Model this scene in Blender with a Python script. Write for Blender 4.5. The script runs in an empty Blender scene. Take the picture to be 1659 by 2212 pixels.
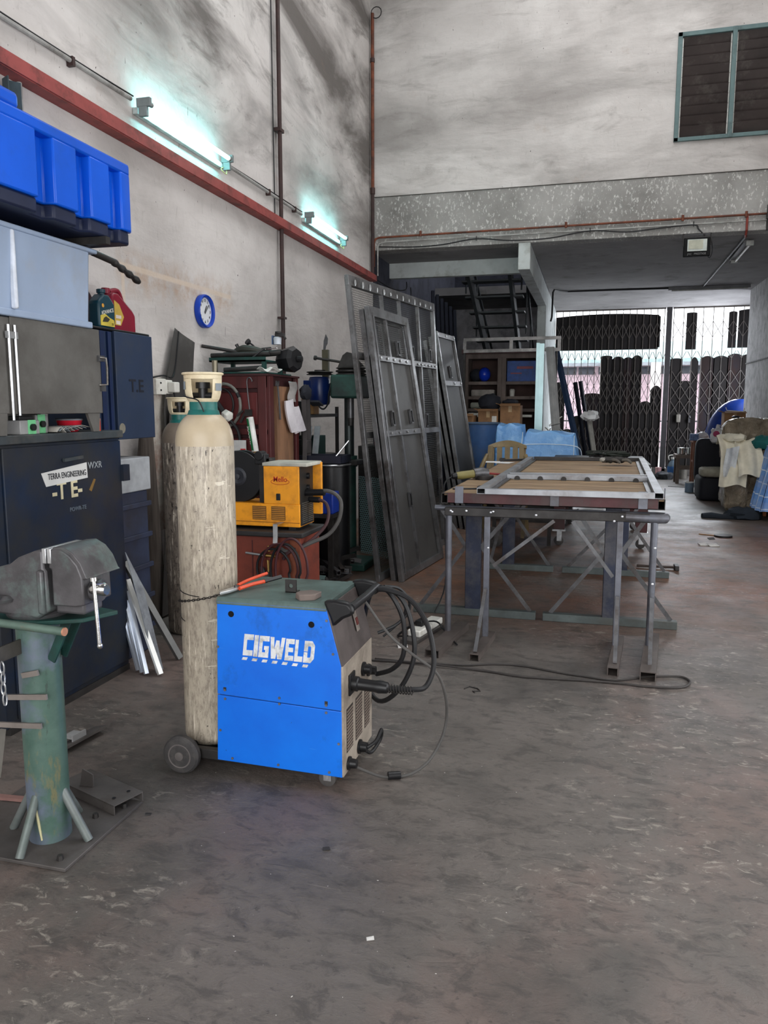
import bpy, bmesh, math, random
from mathutils import Vector, Matrix, Euler
random.seed(7)
S = bpy.context.scene
COL = S.collection
R = math.radians

# ------------------------------------------------------------------ camera, world, lights, exposure
cam = bpy.data.cameras.new('camera'); cam_o = bpy.data.objects.new('camera', cam); COL.objects.link(cam_o)
cam_o.location = (0, 0, 1.5); cam_o.rotation_euler = (R(90 - 7.8), 0, R(15.0))
cam.sensor_fit = 'VERTICAL'; cam.sensor_height = 36.0; cam.sensor_width = 36.0
cam.lens = 1660.0 / 2212.0 * 36.0; cam.clip_end = 200
S.camera = cam_o
S.view_settings.view_transform = 'Standard'; S.view_settings.look = 'None'
S.view_settings.gamma = 1.0; S.view_settings.use_curve_mapping = False
S.view_settings.exposure = 0.08
S.cycles.use_denoising = True
S.cycles.max_bounces = 8; S.cycles.diffuse_bounces = 4; S.cycles.glossy_bounces = 3
S.cycles.transparent_max_bounces = 12; S.cycles.caustics_reflective = False; S.cycles.caustics_refractive = False
S.cycles.sample_clamp_indirect = 6.0

w = bpy.data.worlds.new('world'); S.world = w; w.use_nodes = True
bg = w.node_tree.nodes['Background']; bg.inputs[0].default_value = (0.93, 0.96, 1.0, 1); bg.inputs[1].default_value = 2.6

def area(name, loc, rot, sx, sy, power, col):
    l = bpy.data.lights.new(name, 'AREA'); l.shape = 'RECTANGLE'; l.size = sx; l.size_y = sy; l.energy = power; l.color = col
    o = bpy.data.objects.new(name, l); COL.objects.link(o); o.location = loc; o.rotation_euler = [R(a) for a in rot]; return o
# daylight through the open front of the workshop (behind the camera) and through the two roof lights
area('entrance_daylight', (0.0, -2.9, 2.3), (90, 0, 0), 5.4, 3.6, 170, (1.0, 0.985, 0.97))
area('rooflight_daylight', (0.3, 4.0, 7.85), (0, 0, 0), 3.0, 3.0, 75, (1.0, 0.985, 0.98))
area('rooflight_daylight', (0.3, 8.0, 7.85), (0, 0, 0), 3.0, 2.4, 65, (1.0, 0.985, 0.98))
# next two lights added as fill, out of view: right wall and gate bay
area('side_fill', (2.70, 3.6, 1.7), (0, 90, 0), 2.8, 5.0, 40, (1.0, 0.985, 0.97))
area('bay_fill', (3.40, 16.25, 1.5), (0, 90, -28), 2.0, 1.0, 130, (0.86, 0.91, 1.0))
area('gate_daylight', (1.2, 18.6, 2.2), (-90, 0, 0), 4.0, 3.0, 230, (0.88, 0.93, 1.0))
# daylight entering through the street gate
area('street_daylight', (1.4, 20.6, 5.2), (-48, 0, 0), 5.0, 3.5, 1900, (0.88, 0.93, 1.0))

# ------------------------------------------------------------------ materials
def lin(c):
    out = []
    for v in c[:3]:
        v /= 255.0
        out.append(v / 12.92 if v <= 0.04045 else ((v + 0.055) / 1.055) ** 2.4)
    return (out[0], out[1], out[2], 1.0)
def mul(c, k): return tuple(max(0, min(255, v * k)) for v in c)
MATS = {}
class N:
    """small helper around a node tree"""
    def __init__(s, name):
        s.m = bpy.data.materials.new(name); s.m.use_nodes = True; s.t = s.m.node_tree
        s.b = s.t.nodes['Principled BSDF']; s.out = s.t.nodes['Material Output']
        s.co = s.t.nodes.new('ShaderNodeTexCoord')
    def new(s, k): return s.t.nodes.new(k)
    def link(s, a, b): s.t.links.new(a, b)
    def mapping(s, scale=(1, 1, 1), rot=(0, 0, 0), loc=(0, 0, 0), src='Object'):
        m = s.new('ShaderNodeMapping'); m.inputs['Scale'].default_value = scale; m.inputs['Rotation'].default_value = rot
        m.inputs['Location'].default_value = loc; s.link(s.co.outputs[src], m.inputs['Vector']); return m.outputs[0]
    def noise(s, vec, scale, detail=5, rough=.6, dist=0.0):
        n = s.new('ShaderNodeTexNoise'); n.inputs['Scale'].default_value = scale; n.inputs['Detail'].default_value = detail
        n.inputs['Roughness'].default_value = rough; n.inputs['Distortion'].default_value = dist
        s.link(vec, n.inputs['Vector']); return n.outputs['Fac']
    def ramp(s, fac, stops, interp='LINEAR'):
        r = s.new('ShaderNodeValToRGB'); r.color_ramp.interpolation = interp
        e = r.color_ramp.elements
        while len(e) < len(stops): e.new(0.5)
        for i, (p, c) in enumerate(stops):
            e[i].position = p; e[i].color = c if len(c) == 4 else (c[0], c[1], c[2], 1)
        s.link(fac, r.inputs[0]); return r.outputs[0]
    def fac(s, f, a, b): return s.ramp(f, [(a, (0, 0, 0, 1)), (b, (1, 1, 1, 1))])
    def mix(s, f, a, b, mode='MIX'):
        m = s.new('ShaderNodeMix'); m.data_type = 'RGBA'; m.blend_type = mode
        for idx, v in ((0, f), (6, a), (7, b)):
            if hasattr(v, 'links'): s.link(v, m.inputs[idx])
            else: m.inputs[idx].default_value = v
        return m.outputs[2]
    def math(s, op, a, b=None, c=None):
        m = s.new('ShaderNodeMath'); m.operation = op
        for i, v in enumerate((a, b, c)):
            if v is None: continue
            if hasattr(v, 'links'): s.link(v, m.inputs[i])
            else: m.inputs[i].default_value = v
        return m.outputs[0]
    def bump(s, h, strength, dist=0.01):
        n = s.new('ShaderNodeBump'); n.inputs['Strength'].default_value = strength; n.inputs['Distance'].default_value = dist
        s.link(h, n.inputs['Height'])
        s.link(n.outputs[0], s.b.inputs['Normal'])
    def col(s, c): s.link(c, s.b.inputs['Base Color'])

def mat(name, col, rough=.55, metal=0.0, var=.15, scale=7, dirt=None, damt=.35, dscale=4, bump=.12, bscale=45, stretch=(1, 1, 1), spec=.36, coat=0.0):
    """worn paint / metal / plastic: base colour with slow variation, blotches of dirt, fine relief"""
    if name in MATS: return MATS[name]
    n = N(name); v = n.mapping(stretch)
    c = n.ramp(n.noise(v, scale, 6), [(.3, lin(mul(col, 1 - var))), (.7, lin(mul(col, 1 + var * .6)))])
    if dirt is not None:
        f = n.fac(n.noise(n.mapping(stretch, loc=(3.1, 7.7, 1.3)), dscale, 9, .68), .62 - damt * .35, .70)
        c = n.mix(f, c, lin(dirt))
    n.col(c)
    if bump: n.bump(n.noise(v, bscale, 4), bump, .004)
    n.b.inputs['Roughness'].default_value = rough; n.b.inputs['Metallic'].default_value = metal
    n.b.inputs['Specular IOR Level'].default_value = spec
    if coat: n.b.inputs['Coat Weight'].default_value = coat
    MATS[name] = n.m; return n.m
def emit(name, col, strength):
    n = N(name); n.b.inputs['Base Color'].default_value = lin(col); n.b.inputs['Emission Color'].default_value = lin(col)
    n.b.inputs['Emission Strength'].default_value = strength; MATS[name] = n.m; return n.m

# ------------------------------------------------------------------ mesh builder
class M:
    def __init__(s): s.b = bmesh.new()
    def face(s, pts):
        try: return s.b.faces.new([s.b.verts.new(p) for p in pts])
        except ValueError: return None
    def obox(s, c, u, v, n, hu, hv, hn):
        c = Vector(c); u = Vector(u).normalized() * hu; v = Vector(v).normalized() * hv; n = Vector(n).normalized() * hn
        q = [s.b.verts.new(c + u * a + v * b_ + n * d) for d in (-1, 1) for b_ in (-1, 1) for a in (-1, 1)]
        for f in ((0, 2, 3, 1), (4, 5, 7, 6), (0, 1, 5, 4), (2, 6, 7, 3), (0, 4, 6, 2), (1, 3, 7, 5)):
            s.b.faces.new([q[i] for i in f])
        return s
    def box(s, x0, x1, y0, y1, z0, z1):
        return s.obox(((x0 + x1) / 2, (y0 + y1) / 2, (z0 + z1) / 2), (1, 0, 0), (0, 1, 0), (0, 0, 1), abs(x1 - x0) / 2, abs(y1 - y0) / 2, abs(z1 - z0) / 2)
    def bar(s, p0, p1, w_, h, up=(0, 0, 1)):
        p0 = Vector(p0); p1 = Vector(p1); d = (p1 - p0); L = d.length; d.normalize()
        side = d.cross(Vector(up))
        if side.length < 1e-4: side = d.cross(Vector((1, 0, 0)))
        side.normalize(); n = side.cross(d)
        return s.obox((p0 + p1) / 2, d, side, n, L / 2, w_ / 2, h / 2)
    def channel(s, p0, p1, w_, h, t=.004, up=(0, 0, 1)):
        """C section open at the bottom (relative to up)"""
        p0 = Vector(p0); p1 = Vector(p1); d = (p1 - p0).normalized(); side = d.cross(Vector(up)).normalized(); n = side.cross(d)
        s.bar(p0 + n * (h / 2), p1 + n * (h / 2), w_, t, up)
        for k in (-1, 1): s.bar(p0 + side * k * (w_ / 2 - t / 2), p1 + side * k * (w_ / 2 - t / 2), t, h, up)
        return s
    def rhs(s, p0, p1, w_, h, t=.003, up=(0, 0, 1)):
        """hollow rectangular section, ends open"""
        p0 = Vector(p0); p1 = Vector(p1); d = (p1 - p0).normalized(); side = d.cross(Vector(up)).normalized(); n = side.cross(d)
        for k in (-1, 1):
            s.bar(p0 + n * k * (h / 2 - t / 2), p1 + n * k * (h / 2 - t / 2), w_, t, up)
            s.bar(p0 + side * k * (w_ / 2 - t / 2), p1 + side * k * (w_ / 2 - t / 2), t, h - 2 * t, up)
        return s
    def ring(s, c, u, v, r, n):
        return [s.b.verts.new(Vector(c) + Vector(u) * (r * math.cos(2 * math.pi * i / n)) + Vector(v) * (r * math.sin(2 * math.pi * i / n))) for i in range(n)]
    def skin(s, rings, closed=False, cap=True):
        k = len(rings)
        for a in range(k if closed else k - 1):
            A = rings[a]; B_ = rings[(a + 1) % k]; n = len(A)
            for i in range(n): s.b.faces.new((A[i], A[(i + 1) % n], B_[(i + 1) % n], B_[i]))
        if cap and not closed:
            s.b.faces.new(rings[0][::-1]); s.b.faces.new(rings[-1])
        return s
    def cyl(s, p0, p1, r0, r1=None, n=20, cap=True):
        r1 = r0 if r1 is None else r1
        p0 = Vector(p0); p1 = Vector(p1); d = (p1 - p0).normalized()
        u = d.orthogonal().normalized(); v = d.cross(u)
        return s.skin([s.ring(p0, u, v, r0, n), s.ring(p1, u, v, r1, n)], cap=cap)
    def tube(s, pts, r, n=8, smooth=0, closed=False):
        P = [Vector(p) for p in pts]
        if smooth:
            Q = []; k = len(P)
            for i in range(k if closed else k - 1):
                p0 = P[i - 1] if (i > 0 or closed) else P[i]; p1 = P[i]; p2 = P[(i + 1) % k]
                p3 = P[(i + 2) % k] if (i + 2 < k or closed) else P[(i + 1) % k]
                for j in range(smooth):
                    t = j / smooth
                    Q.append(.5 * ((2 * p1) + (p2 - p0) * t + (2 * p0 - 5 * p1 + 4 * p2 - p3) * t * t + (3 * p1 - p0 - 3 * p2 + p3) * t ** 3))
            if not closed: Q.append(P[-1])
            if isinstance(r, (list, tuple)):
                k = len(Q) - 1; L = len(r) - 1; r = [r[min(int(i / k * L), L - 1)] * (1 - (i / k * L - min(int(i / k * L), L - 1))) + r[min(int(i / k * L) + 1, L)] * (i / k * L - min(int(i / k * L), L - 1)) for i in range(len(Q))]
            P = Q
        rings = []; u = None; k = len(P)
        for i, p in enumerate(P):
            a = P[i - 1] if (i > 0 or closed) else P[i]; c = P[(i + 1) % k] if (i + 1 < k or closed) else P[i]
            d = (c - a).normalized()
            if u is None: u = d.orthogonal().normalized()
            u = (u - d * u.dot(d))
            if u.length < 1e-5: u = d.orthogonal()
            u.normalize(); v = d.cross(u); rr = r[i] if isinstance(r, (list, tuple)) else r
            rings.append(s.ring(p, u, v, rr, n))
        return s.skin(rings, closed)
    def lathe(s, prof, c, axis='z', n=28, cap=True):
        c = Vector(c); ax = {'x': (Vector((0, 1, 0)), Vector((0, 0, 1)), Vector((1, 0, 0))), 'y': (Vector((0, 0, 1)), Vector((1, 0, 0)), Vector((0, 1, 0))), 'z': (Vector((1, 0, 0)), Vector((0, 1, 0)), Vector((0, 0, 1)))}
        u, v, d = ax[axis] if isinstance(axis, str) else (Vector(axis).orthogonal().normalized(), Vector(axis).cross(Vector(axis).orthogonal()).normalized(), Vector(axis).normalized())
        return s.skin([s.ring(c + d * z, u, v, max(r, .0004), n) for r, z in prof], cap=cap)
    def prism(s, poly, axis, a0, a1):
        f = {'x': lambda p, a: (a, p[0], p[1]), 'y': lambda p, a: (p[0], a, p[1]), 'z': lambda p, a: (p[0], p[1], a)}[axis]
        A = [s.b.verts.new(f(p, a0)) for p in poly]; B_ = [s.b.verts.new(f(p, a1)) for p in poly]; n = len(poly)
        for i in range(n): s.b.faces.new((A[i], A[(i + 1) % n], B_[(i + 1) % n], B_[i]))
        s.b.faces.new(A[::-1]); s.b.faces.new(B_); return s
    def ell(s, c, rx, ry, rz, nu=16, nv=10):
        c = Vector(c); rings = []
        for j in range(1, nv):
            a = math.pi * j / nv - math.pi / 2
            rings.append([s.b.verts.new(c + Vector((rx * math.cos(a) * math.cos(2 * math.pi * i / nu), ry * math.cos(a) * math.sin(2 * math.pi * i / nu), rz * math.sin(a)))) for i in range(nu)])
        return s.skin(rings)
    def grid(s, fn, nu, nv, thick=0.0):
        V = [[s.b.verts.new(fn(i / nu, j / nv)) for i in range(nu + 1)] for j in range(nv + 1)]
        fs = []
        for j in range(nv):
            for i in range(nu): fs.append(s.b.faces.new((V[j][i], V[j][i + 1], V[j + 1][i + 1], V[j + 1][i])))
        if thick:
            s.b.normal_update(); bmesh.ops.solidify(s.b, geom=fs, thickness=thick)
        return s
    def jitter(s, amt, seed=1):
        rnd = random.Random(seed)
        for v in s.b.verts: v.co += Vector((rnd.uniform(-1, 1), rnd.uniform(-1, 1), rnd.uniform(-1, 1))) * amt
        return s

BASE = {}
def _mesh(name, m, mats, base, bevel, angle):
    bmesh.ops.recalc_face_normals(m.b, faces=m.b.faces[:])
    if base is not None: bmesh.ops.translate(m.b, verts=m.b.verts[:], vec=-Vector(base))
    me = bpy.data.meshes.new(name); m.b.to_mesh(me); m.b.free()
    me.materials.append(mats)
    me.shade_smooth()
    me.set_sharp_from_angle(angle=R(angle))
    o = bpy.data.objects.new(name, me); COL.objects.link(o)
    if bevel:
        b = o.modifiers.new('bevel', 'BEVEL'); b.width = bevel; b.segments = 2; b.limit_method = 'ANGLE'; b.angle_limit = R(40)
    return o
def put(name, m, mt, parent, bevel=0, angle=35, label=None):
    """a part (or sub-part) in world coordinates, parented to its thing"""
    o = _mesh(name, m, mt, BASE[parent.name], bevel, angle); o.parent = parent; BASE[o.name] = BASE[parent.name]
    if label: o['label'] = label
    return o
def tag(o, label, cat, group=None):
    o['label'] = label; o['category'] = cat
    if group: o['group'] = group
    return o
def thing(name, label, cat, loc=(0, 0, 0), group=None):
    o = bpy.data.objects.new(name, None); COL.objects.link(o); o.location = loc; o.empty_display_size = .05
    BASE[o.name] = Vector(loc); return tag(o, label, cat, group)
def solo(name, m, mt, label, cat, group=None, bevel=0, angle=35, stuff=False):
    xs = [v.co for v in m.b.verts]
    lo = Vector((min(v.x for v in xs), min(v.y for v in xs), min(v.z for v in xs))); hi = Vector((max(v.x for v in xs), max(v.y for v in xs), 0))
    base = Vector(((lo.x + hi.x) / 2, (lo.y + hi.y) / 2, lo.z))
    o = _mesh(name, m, mt, base, bevel, angle); o.location = base; BASE[o.name] = base
    if stuff: o['kind'] = 'stuff'
    return tag(o, label, cat, group)
def st(name, m, mt, bevel=0, parent=None):
    o = _mesh(name, m, mt, None, bevel, 35); o['kind'] = 'structure'; BASE[o.name] = Vector((0, 0, 0))
    if parent: o.parent = parent
    return o
def copy_tree(o, loc, rotz=0.0, label=None, parent=None):
    c = o.copy(); COL.objects.link(c)
    if parent: c.parent = parent
    else:
        c.location = loc; c.rotation_euler = (0, 0, rotz)
        if label: c['label'] = label
    for ch in o.children: copy_tree(ch, None, parent=c)
    return c
def text(name, string, size, loc, rot, mt, parent, extrude=.0008, offset=0.0, sx=1.0, align='CENTER', shear=0.0):
    cu = bpy.data.curves.new(name, 'FONT'); cu.body = string; cu.size = size; cu.extrude = extrude; cu.offset = offset
    cu.align_x = align; cu.align_y = 'CENTER'; cu.shear = shear; cu.resolution_u = 3
    t = bpy.data.objects.new(name, cu); COL.objects.link(t)
    bpy.context.view_layer.update()
    me = bpy.data.meshes.new_from_object(t.evaluated_get(bpy.context.evaluated_depsgraph_get()))
    bpy.data.objects.remove(t); bpy.data.curves.remove(cu)
    mx = Matrix.Translation(Vector(loc) - BASE[parent.name]) @ Euler([R(a) for a in rot]).to_matrix().to_4x4() @ Matrix.Diagonal((sx, 1, 1, 1))
    me.transform(mx); me.materials.clear(); me.materials.append(mt); me.name = name
    o = bpy.data.objects.new(name, me); COL.objects.link(o); o.parent = parent; BASE[o.name] = BASE[parent.name]; return o
FRONT = (90, 0, 0)      # lettering that faces the camera side (-y)
EAST = (90, 0, 90)      # lettering that faces +x
def bolt(c, axis, r=.008, h=.006):
    return M().cyl(c, Vector(c) + Vector(axis) * h, r, r * .8, 6)
# ------------------------------------------------------------------ materials of the room
def plaster_mat(name, rot, stretch, soot_amt, ghost=False):
    n = N(name)
    v = n.mapping((1, 1, 1))
    base = n.ramp(n.noise(v, .9, 8, .6, .3), [(.25, lin((180, 174, 170))), (.55, lin((208, 203, 199))), (.8, lin((224, 220, 216)))])
    # wisps weaker low on the wall, full strength higher up
    if ghost:
        sp = n.new('ShaderNodeSeparateXYZ'); n.link(n.co.outputs['Object'], sp.inputs[0])
        soot_amt = n.math('MULTIPLY', soot_amt, n.math('ADD', .22, n.math('MULTIPLY', .78, n.fac(n.math('DIVIDE', sp.outputs[2], 10.0), .32, .42))))
    # soot wisps that drift along the trowel strokes
    sv = n.mapping(stretch, rot=rot, loc=(1.7, .4, 2.2))
    soot = n.noise(sv, 1.0, 10, .60, .5)
    c = n.mix(n.math('MULTIPLY', n.fac(soot, .44, .66), soot_amt), base, lin((98, 93, 89)))
    wisp = n.noise(n.mapping(stretch, rot=rot, loc=(6.7, 3.4, 8.2)), 3.2, 9, .66, .8)
    c = n.mix(n.math('MULTIPLY', n.fac(wisp, .54, .70), n.math('MULTIPLY', soot_amt, .75)), c, lin((112, 106, 101)))
    fine = n.noise(n.mapping((1, 1, .35)), 22, 8, .7)
    c = n.mix(n.math('MULTIPLY', n.fac(fine, .58, .74), .40), c, lin((126, 120, 113)))
    rust = n.noise(n.mapping((1, 1, 1), loc=(9.2, 5.1, 3.3)), 1.6, 9, .7)
    c = n.mix(n.math('MULTIPLY', n.fac(rust, .62, .76), .4), c, lin((158, 128, 104)))
    pits = n.noise(n.mapping((1, 1, .6), loc=(4, 2, 9)), 34, 4, .6)
    c = n.mix(n.fac(pits, .70, .72), c, lin((52, 46, 42)))
    if ghost:
        mk = n.noise(n.mapping((1, 5, .8), loc=(2, 3, 5)), 4.2, 5, .62)
        c = n.mix(n.math('MULTIPLY', n.fac(mk, .70, .72), .8), c, lin((86, 78, 72)))
    if ghost:      # rusty outline left on the wall by a removed shelf, beside the clock
        s = n.new('ShaderNodeSeparateXYZ'); n.link(n.co.outputs['Object'], s.inputs[0]); y, z = s.outputs[1], s.outputs[2]
        wob = n.noise(v, 9, 6, .7)
        def band(val, c0, half, soft):
            d = n.math('ABSOLUTE', n.math('SUBTRACT', val, c0)); return n.math('SUBTRACT', 1.0, n.math('MULTIPLY', n.math('SUBTRACT', d, half), 1 / soft))
        def clampm(x): return n.math('MINIMUM', n.math('MAXIMUM', x, 0.0), 1.0)
        h = n.math('MULTIPLY', clampm(band(z, 2.39, .035, .16)), clampm(band(y, 5.35, .78, .10)))
        h = n.math('MULTIPLY', h, n.fac(wob, .38, .62))
        c = n.mix(n.math('MULTIPLY', h, .6), c, lin((166, 136, 108)))
        l1 = n.math('MULTIPLY', clampm(band(z, 2.42, .012, .012)), clampm(band(y, 5.35, .80, .02)))
        l2 = n.math('MULTIPLY', clampm(band(y, 4.58, .012, .012)), clampm(band(z, 2.30, .12, .04)))
        c = n.mix(n.math('MULTIPLY', n.math('MAXIMUM', l1, l2), .7), c, lin((206, 190, 172)))
    n.col(c)
    h = n.math('ADD', n.math('MULTIPLY', n.noise(n.mapping(stretch, rot=rot), 2.0, 5, .55, .4), 1.0), n.math('MULTIPLY', n.noise(v, 26, 5), .10))
    n.bump(h, .55, .05); n.b.inputs['Roughness'].default_value = .85; n.b.inputs['Specular IOR Level'].default_value = .25
    return n.m
PLASTER = plaster_mat('stained_plaster', (0, R(-12), 0), (.45, 1, 1.5), .48)
PLASTER_L = plaster_mat('sooty_plaster', (R(32), 0, 0), (1, .5, 1.6), .92, True)
def beam_mat():
    n = N('speckled_render'); v = n.mapping((1, 1, 1))
    c = n.ramp(n.noise(v, 1.2, 8, .6), [(.3, lin((118, 116, 112))), (.7, lin((166, 164, 160)))])
    c = n.mix(n.math('MULTIPLY', n.fac(n.noise(n.mapping((1, 1, .5)), 38, 5, .65), .56, .62), .55), c, lin((226, 224, 220)))
    c = n.mix(n.math('MULTIPLY', n.fac(n.noise(n.mapping((.5, 1, 1), loc=(5, 1, 2)), 2.2, 8), .56, .72), .55), c, lin((100, 98, 95)))
    n.col(c); n.bump(n.noise(v, 18, 6), .35, .012); n.b.inputs['Roughness'].default_value = .85; return n.m
BEAMM = beam_mat()
def floor_mat():
    n = N('worn_concrete')
    v = n.mapping((1, 1, 1)); s = n.mapping((1.0, 1.7, 1), rot=(0, 0, R(14)))
    base = n.ramp(n.noise(v, .7, 8, .62, .3), [(.32, lin((84, 79, 74))), (.5, lin((99, 93, 88))), (.68, lin((112, 105, 100)))])
    rust = n.noise(n.mapping((.9, .6, 1), loc=(2.2, 6.3, 0)), .9, 9, .66)
    c = n.mix(n.math('MULTIPLY', n.fac(rust, .47, .62), .55), base, lin((120, 98, 90)))
    # brown rusty zone in the middle of the room beyond the welder
    p = n.new('ShaderNodeSeparateXYZ'); n.link(n.co.outputs['Object'], p.inputs[0])
    zone = n.math('MULTIPLY', n.fac(p.outputs[1], .52, .56), 1.0)
    yy = n.math('DIVIDE', p.outputs[1], 12.0); far = n.math('MULTIPLY', n.fac(yy, .40, .52), n.math('SUBTRACT', 1.0, n.fac(yy, .78, .95)))
    c = n.mix(n.math('MULTIPLY', n.math('MULTIPLY', far, n.fac(n.noise(v, 1.3, 8, .65), .28, .56)), .85), c, lin((112, 74, 52)))
    grime = n.noise(n.mapping((1, 1, 1), loc=(8, 3, 0)), .9, 9, .66)
    c = n.mix(n.math('MULTIPLY', n.fac(grime, .50, .66), .62), c, lin((54, 53, 51)))
    mott = n.noise(s, 8, 10, .74, .5)
    c = n.mix(n.math('MULTIPLY', n.fac(mott, .50, .60), .55), c, lin((58, 55, 53)))
    chip = n.noise(n.mapping((1, 1.5, 1), rot=(0, 0, R(8)), loc=(3, 8, 0)), 30, 6, .7)
    c = n.mix(n.math('MULTIPLY', n.fac(chip, .60, .66), .6), c, lin((48, 46, 44)))
    worn = n.math('MULTIPLY', n.fac(n.noise(s, 14, 9, .76, .8), .555, .63), n.fac(n.noise(n.mapping(loc=(1.4, .6, 0)), .75, 4), .46, .60))
    c = n.mix(n.math('MULTIPLY', worn, .8), c, lin((158, 151, 140)))
    spk = n.noise(n.mapping((1, 1, 1), loc=(1, 9, 0)), 70, 2, .5)
    c = n.mix(n.fac(spk, .765, .775), c, lin((206, 202, 196)))
    for ang, sc, loc in ((-24, 3.2, 0), (38, 2.6, 7)):          # long scratches
        w_ = n.noise(n.mapping((.35, 11, 1), rot=(0, 0, R(ang)), loc=(loc, loc, 0)), sc, 6, .72)
        c = n.mix(n.math('MULTIPLY', n.fac(w_, .70, .725), .5), c, lin((150, 143, 134)))
    n.col(c)
    rr = n.ramp(n.noise(v, 2.0, 7, .65), [(.3, (.36, .36, .36)), (.7, (.62, .62, .62))]); n.link(rr, n.b.inputs['Roughness'])
    h = n.math('ADD', n.math('MULTIPLY', mott, .8), n.math('ADD', n.math('MULTIPLY', chip, .25), n.math('MULTIPLY', n.noise(v, 70, 5, .7), .25)))
    n.bump(h, .7, .010); n.b.inputs['Specular IOR Level'].default_value = .45
    return n.m
FLOORM = floor_mat()
CEILM = mat('grey_slab_soffit', (142, 140, 140), .9, var=.1, scale=2, dirt=(110, 108, 106), damt=.2, dscale=2, bump=.1, bscale=14)
CREAM = mat('dirty_cream_paint', (190, 196, 194), .8, var=.08, scale=3, dirt=(150, 150, 145), damt=.3)
RWALL = mat('grey_fibre_board', (186, 184, 184), .85, var=.12, scale=5, dirt=(140, 138, 136), damt=.45, dscale=7, bump=.2)
DARKBACK = mat('dark_grimy_wall', (196, 194, 198), .9, var=.15, scale=3, dirt=(130, 130, 134), damt=.4)

# ------------------------------------------------------------------ the room
st('floor', M().box(-3.0, 3.7, -3.0, 18.3, -.12, 0), FLOORM)
st('wall_left', M().box(-3.2, -3.0, -3.0, 10.6, -.12, 8.0), PLASTER_L)
st('wall_left_bay', M().box(-3.2, -3.0, 10.6, 18.3, -.12, 8.0), mat('dark_slate_wall', (66, 68, 80), .85, var=.15, scale=2, dirt=(44, 44, 50), damt=.4))  # left wall beyond the slab edge, in a darker slate colour
st('wall_right', M().box(2.73, 2.93, -3.0, 1.1, -.12, 8.0).box(2.73, 2.93, 6.1, 10.5, -.12, 8.0).box(2.73, 2.93, 1.1, 6.1, 3.1, 8.0).box(2.73, 2.93, 1.1, 6.1, -.12, .3), PLASTER)      # unseen opening added here for the side fill light
st('wall_right_board', M().box(2.73, 2.93, 10.5, 15.7, -.12, 3.62), RWALL)
# upper back wall with the louvre window opening
wx0, wx1, wz0, wz1 = .849, 2.40, 4.70, 5.94
st('wall_back', M().box(-3.0, wx0, 10.5, 10.66, 4.318, 8).box(wx1, 2.73, 10.5, 10.66, 4.318, 8).box(wx0, wx1, 10.5, 10.66, 4.318, wz0).box(wx0, wx1, 10.5, 10.66, wz1, 8), PLASTER)
st('trim_1', M().box(-3.0, 2.73, 10.515, 10.75, 3.616, 4.312), BEAMM, bevel=.006)          # slab edge beam under the wall
st('ceiling', M().box(-3.0, 3.7, 10.75, 11.5, 3.616, 3.76).box(-.84, 3.7, 11.5, 18.3, 3.616, 3.76).box(-3.0, -.84, 15.0, 18.3, 3.616, 3.76), CEILM)
st('trim_2', M().box(-3.0, -1.0, 11.5, 11.62, 3.40, 3.75), CREAM, bevel=.006)               # trimmer beam of the stair opening
st('trim_3', M().box(-1.0, -.845, 10.515, 14.3, 3.28, 3.616), CREAM, bevel=.006)            # downstand beam
st('trim_4', M().box(-1.0, -.845, 14.3, 18.0, 0, 3.616), CREAM, bevel=.006)                 # column and wall end
st('wall_far', M().box(-3.0, -1.0, 17.2, 17.35, 0, 3.62), DARKBACK)
st('wall_far_upper', M().box(-3.0, -1.0, 17.2, 17.35, 3.62, 8), mat('dark_slate_wall', (66, 68, 80)))  # shade of the upper floor painted in as a dark wall colour
st('wall_upper_front', M().box(-3.0, 3.7, 18.0, 18.2, 3.76, 8).box(-3.0, -1.0, 17.35, 18.3, 0, 3.6), DARKBACK)
st('wall_right_bay', M().box(3.55, 3.7, 16.9, 18.3, -.12, 3.62).box(3.55, 3.7, 15.7, 16.9, 2.5, 3.62).box(3.55, 3.7, 15.7, 16.9, -.12, .4).box(2.93, 3.55, 15.55, 15.7, -.12, 3.62), RWALL)  # unseen opening added in the bay wall for its fill light
st('roof', M().box(-3.2, -1.2, -3.0, 18.3, 8.0, 8.12).box(1.8, 3.7, -3.0, 18.3, 8.0, 8.12).box(-1.2, 1.8, -3.0, 2.5, 8.0, 8.12).box(-1.2, 1.8, 5.5, 6.8, 8.0, 8.12).box(-1.2, 1.8, 9.2, 18.3, 8.0, 8.12), mat('grey_roof_sheet', (120, 120, 122), .8))
st('wall_front', M().box(-3.0, 2.73, -3.2, -3.0, 4.2, 8.0), PLASTER)
st('trim_5', M().box(-.845, 3.55, 17.93, 18.1, 0, .155), mat('concrete_kerb', (88, 84, 80), .85, dirt=(60, 58, 56)), bevel=.008)
st('trim_6', M().box(2.715, 2.735, 10.6, 15.7, 2.28, 2.30).box(2.715, 2.735, 13.4, 13.42, 0, 3.6), mat('board_joint', (96, 94, 94), .8))

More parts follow.
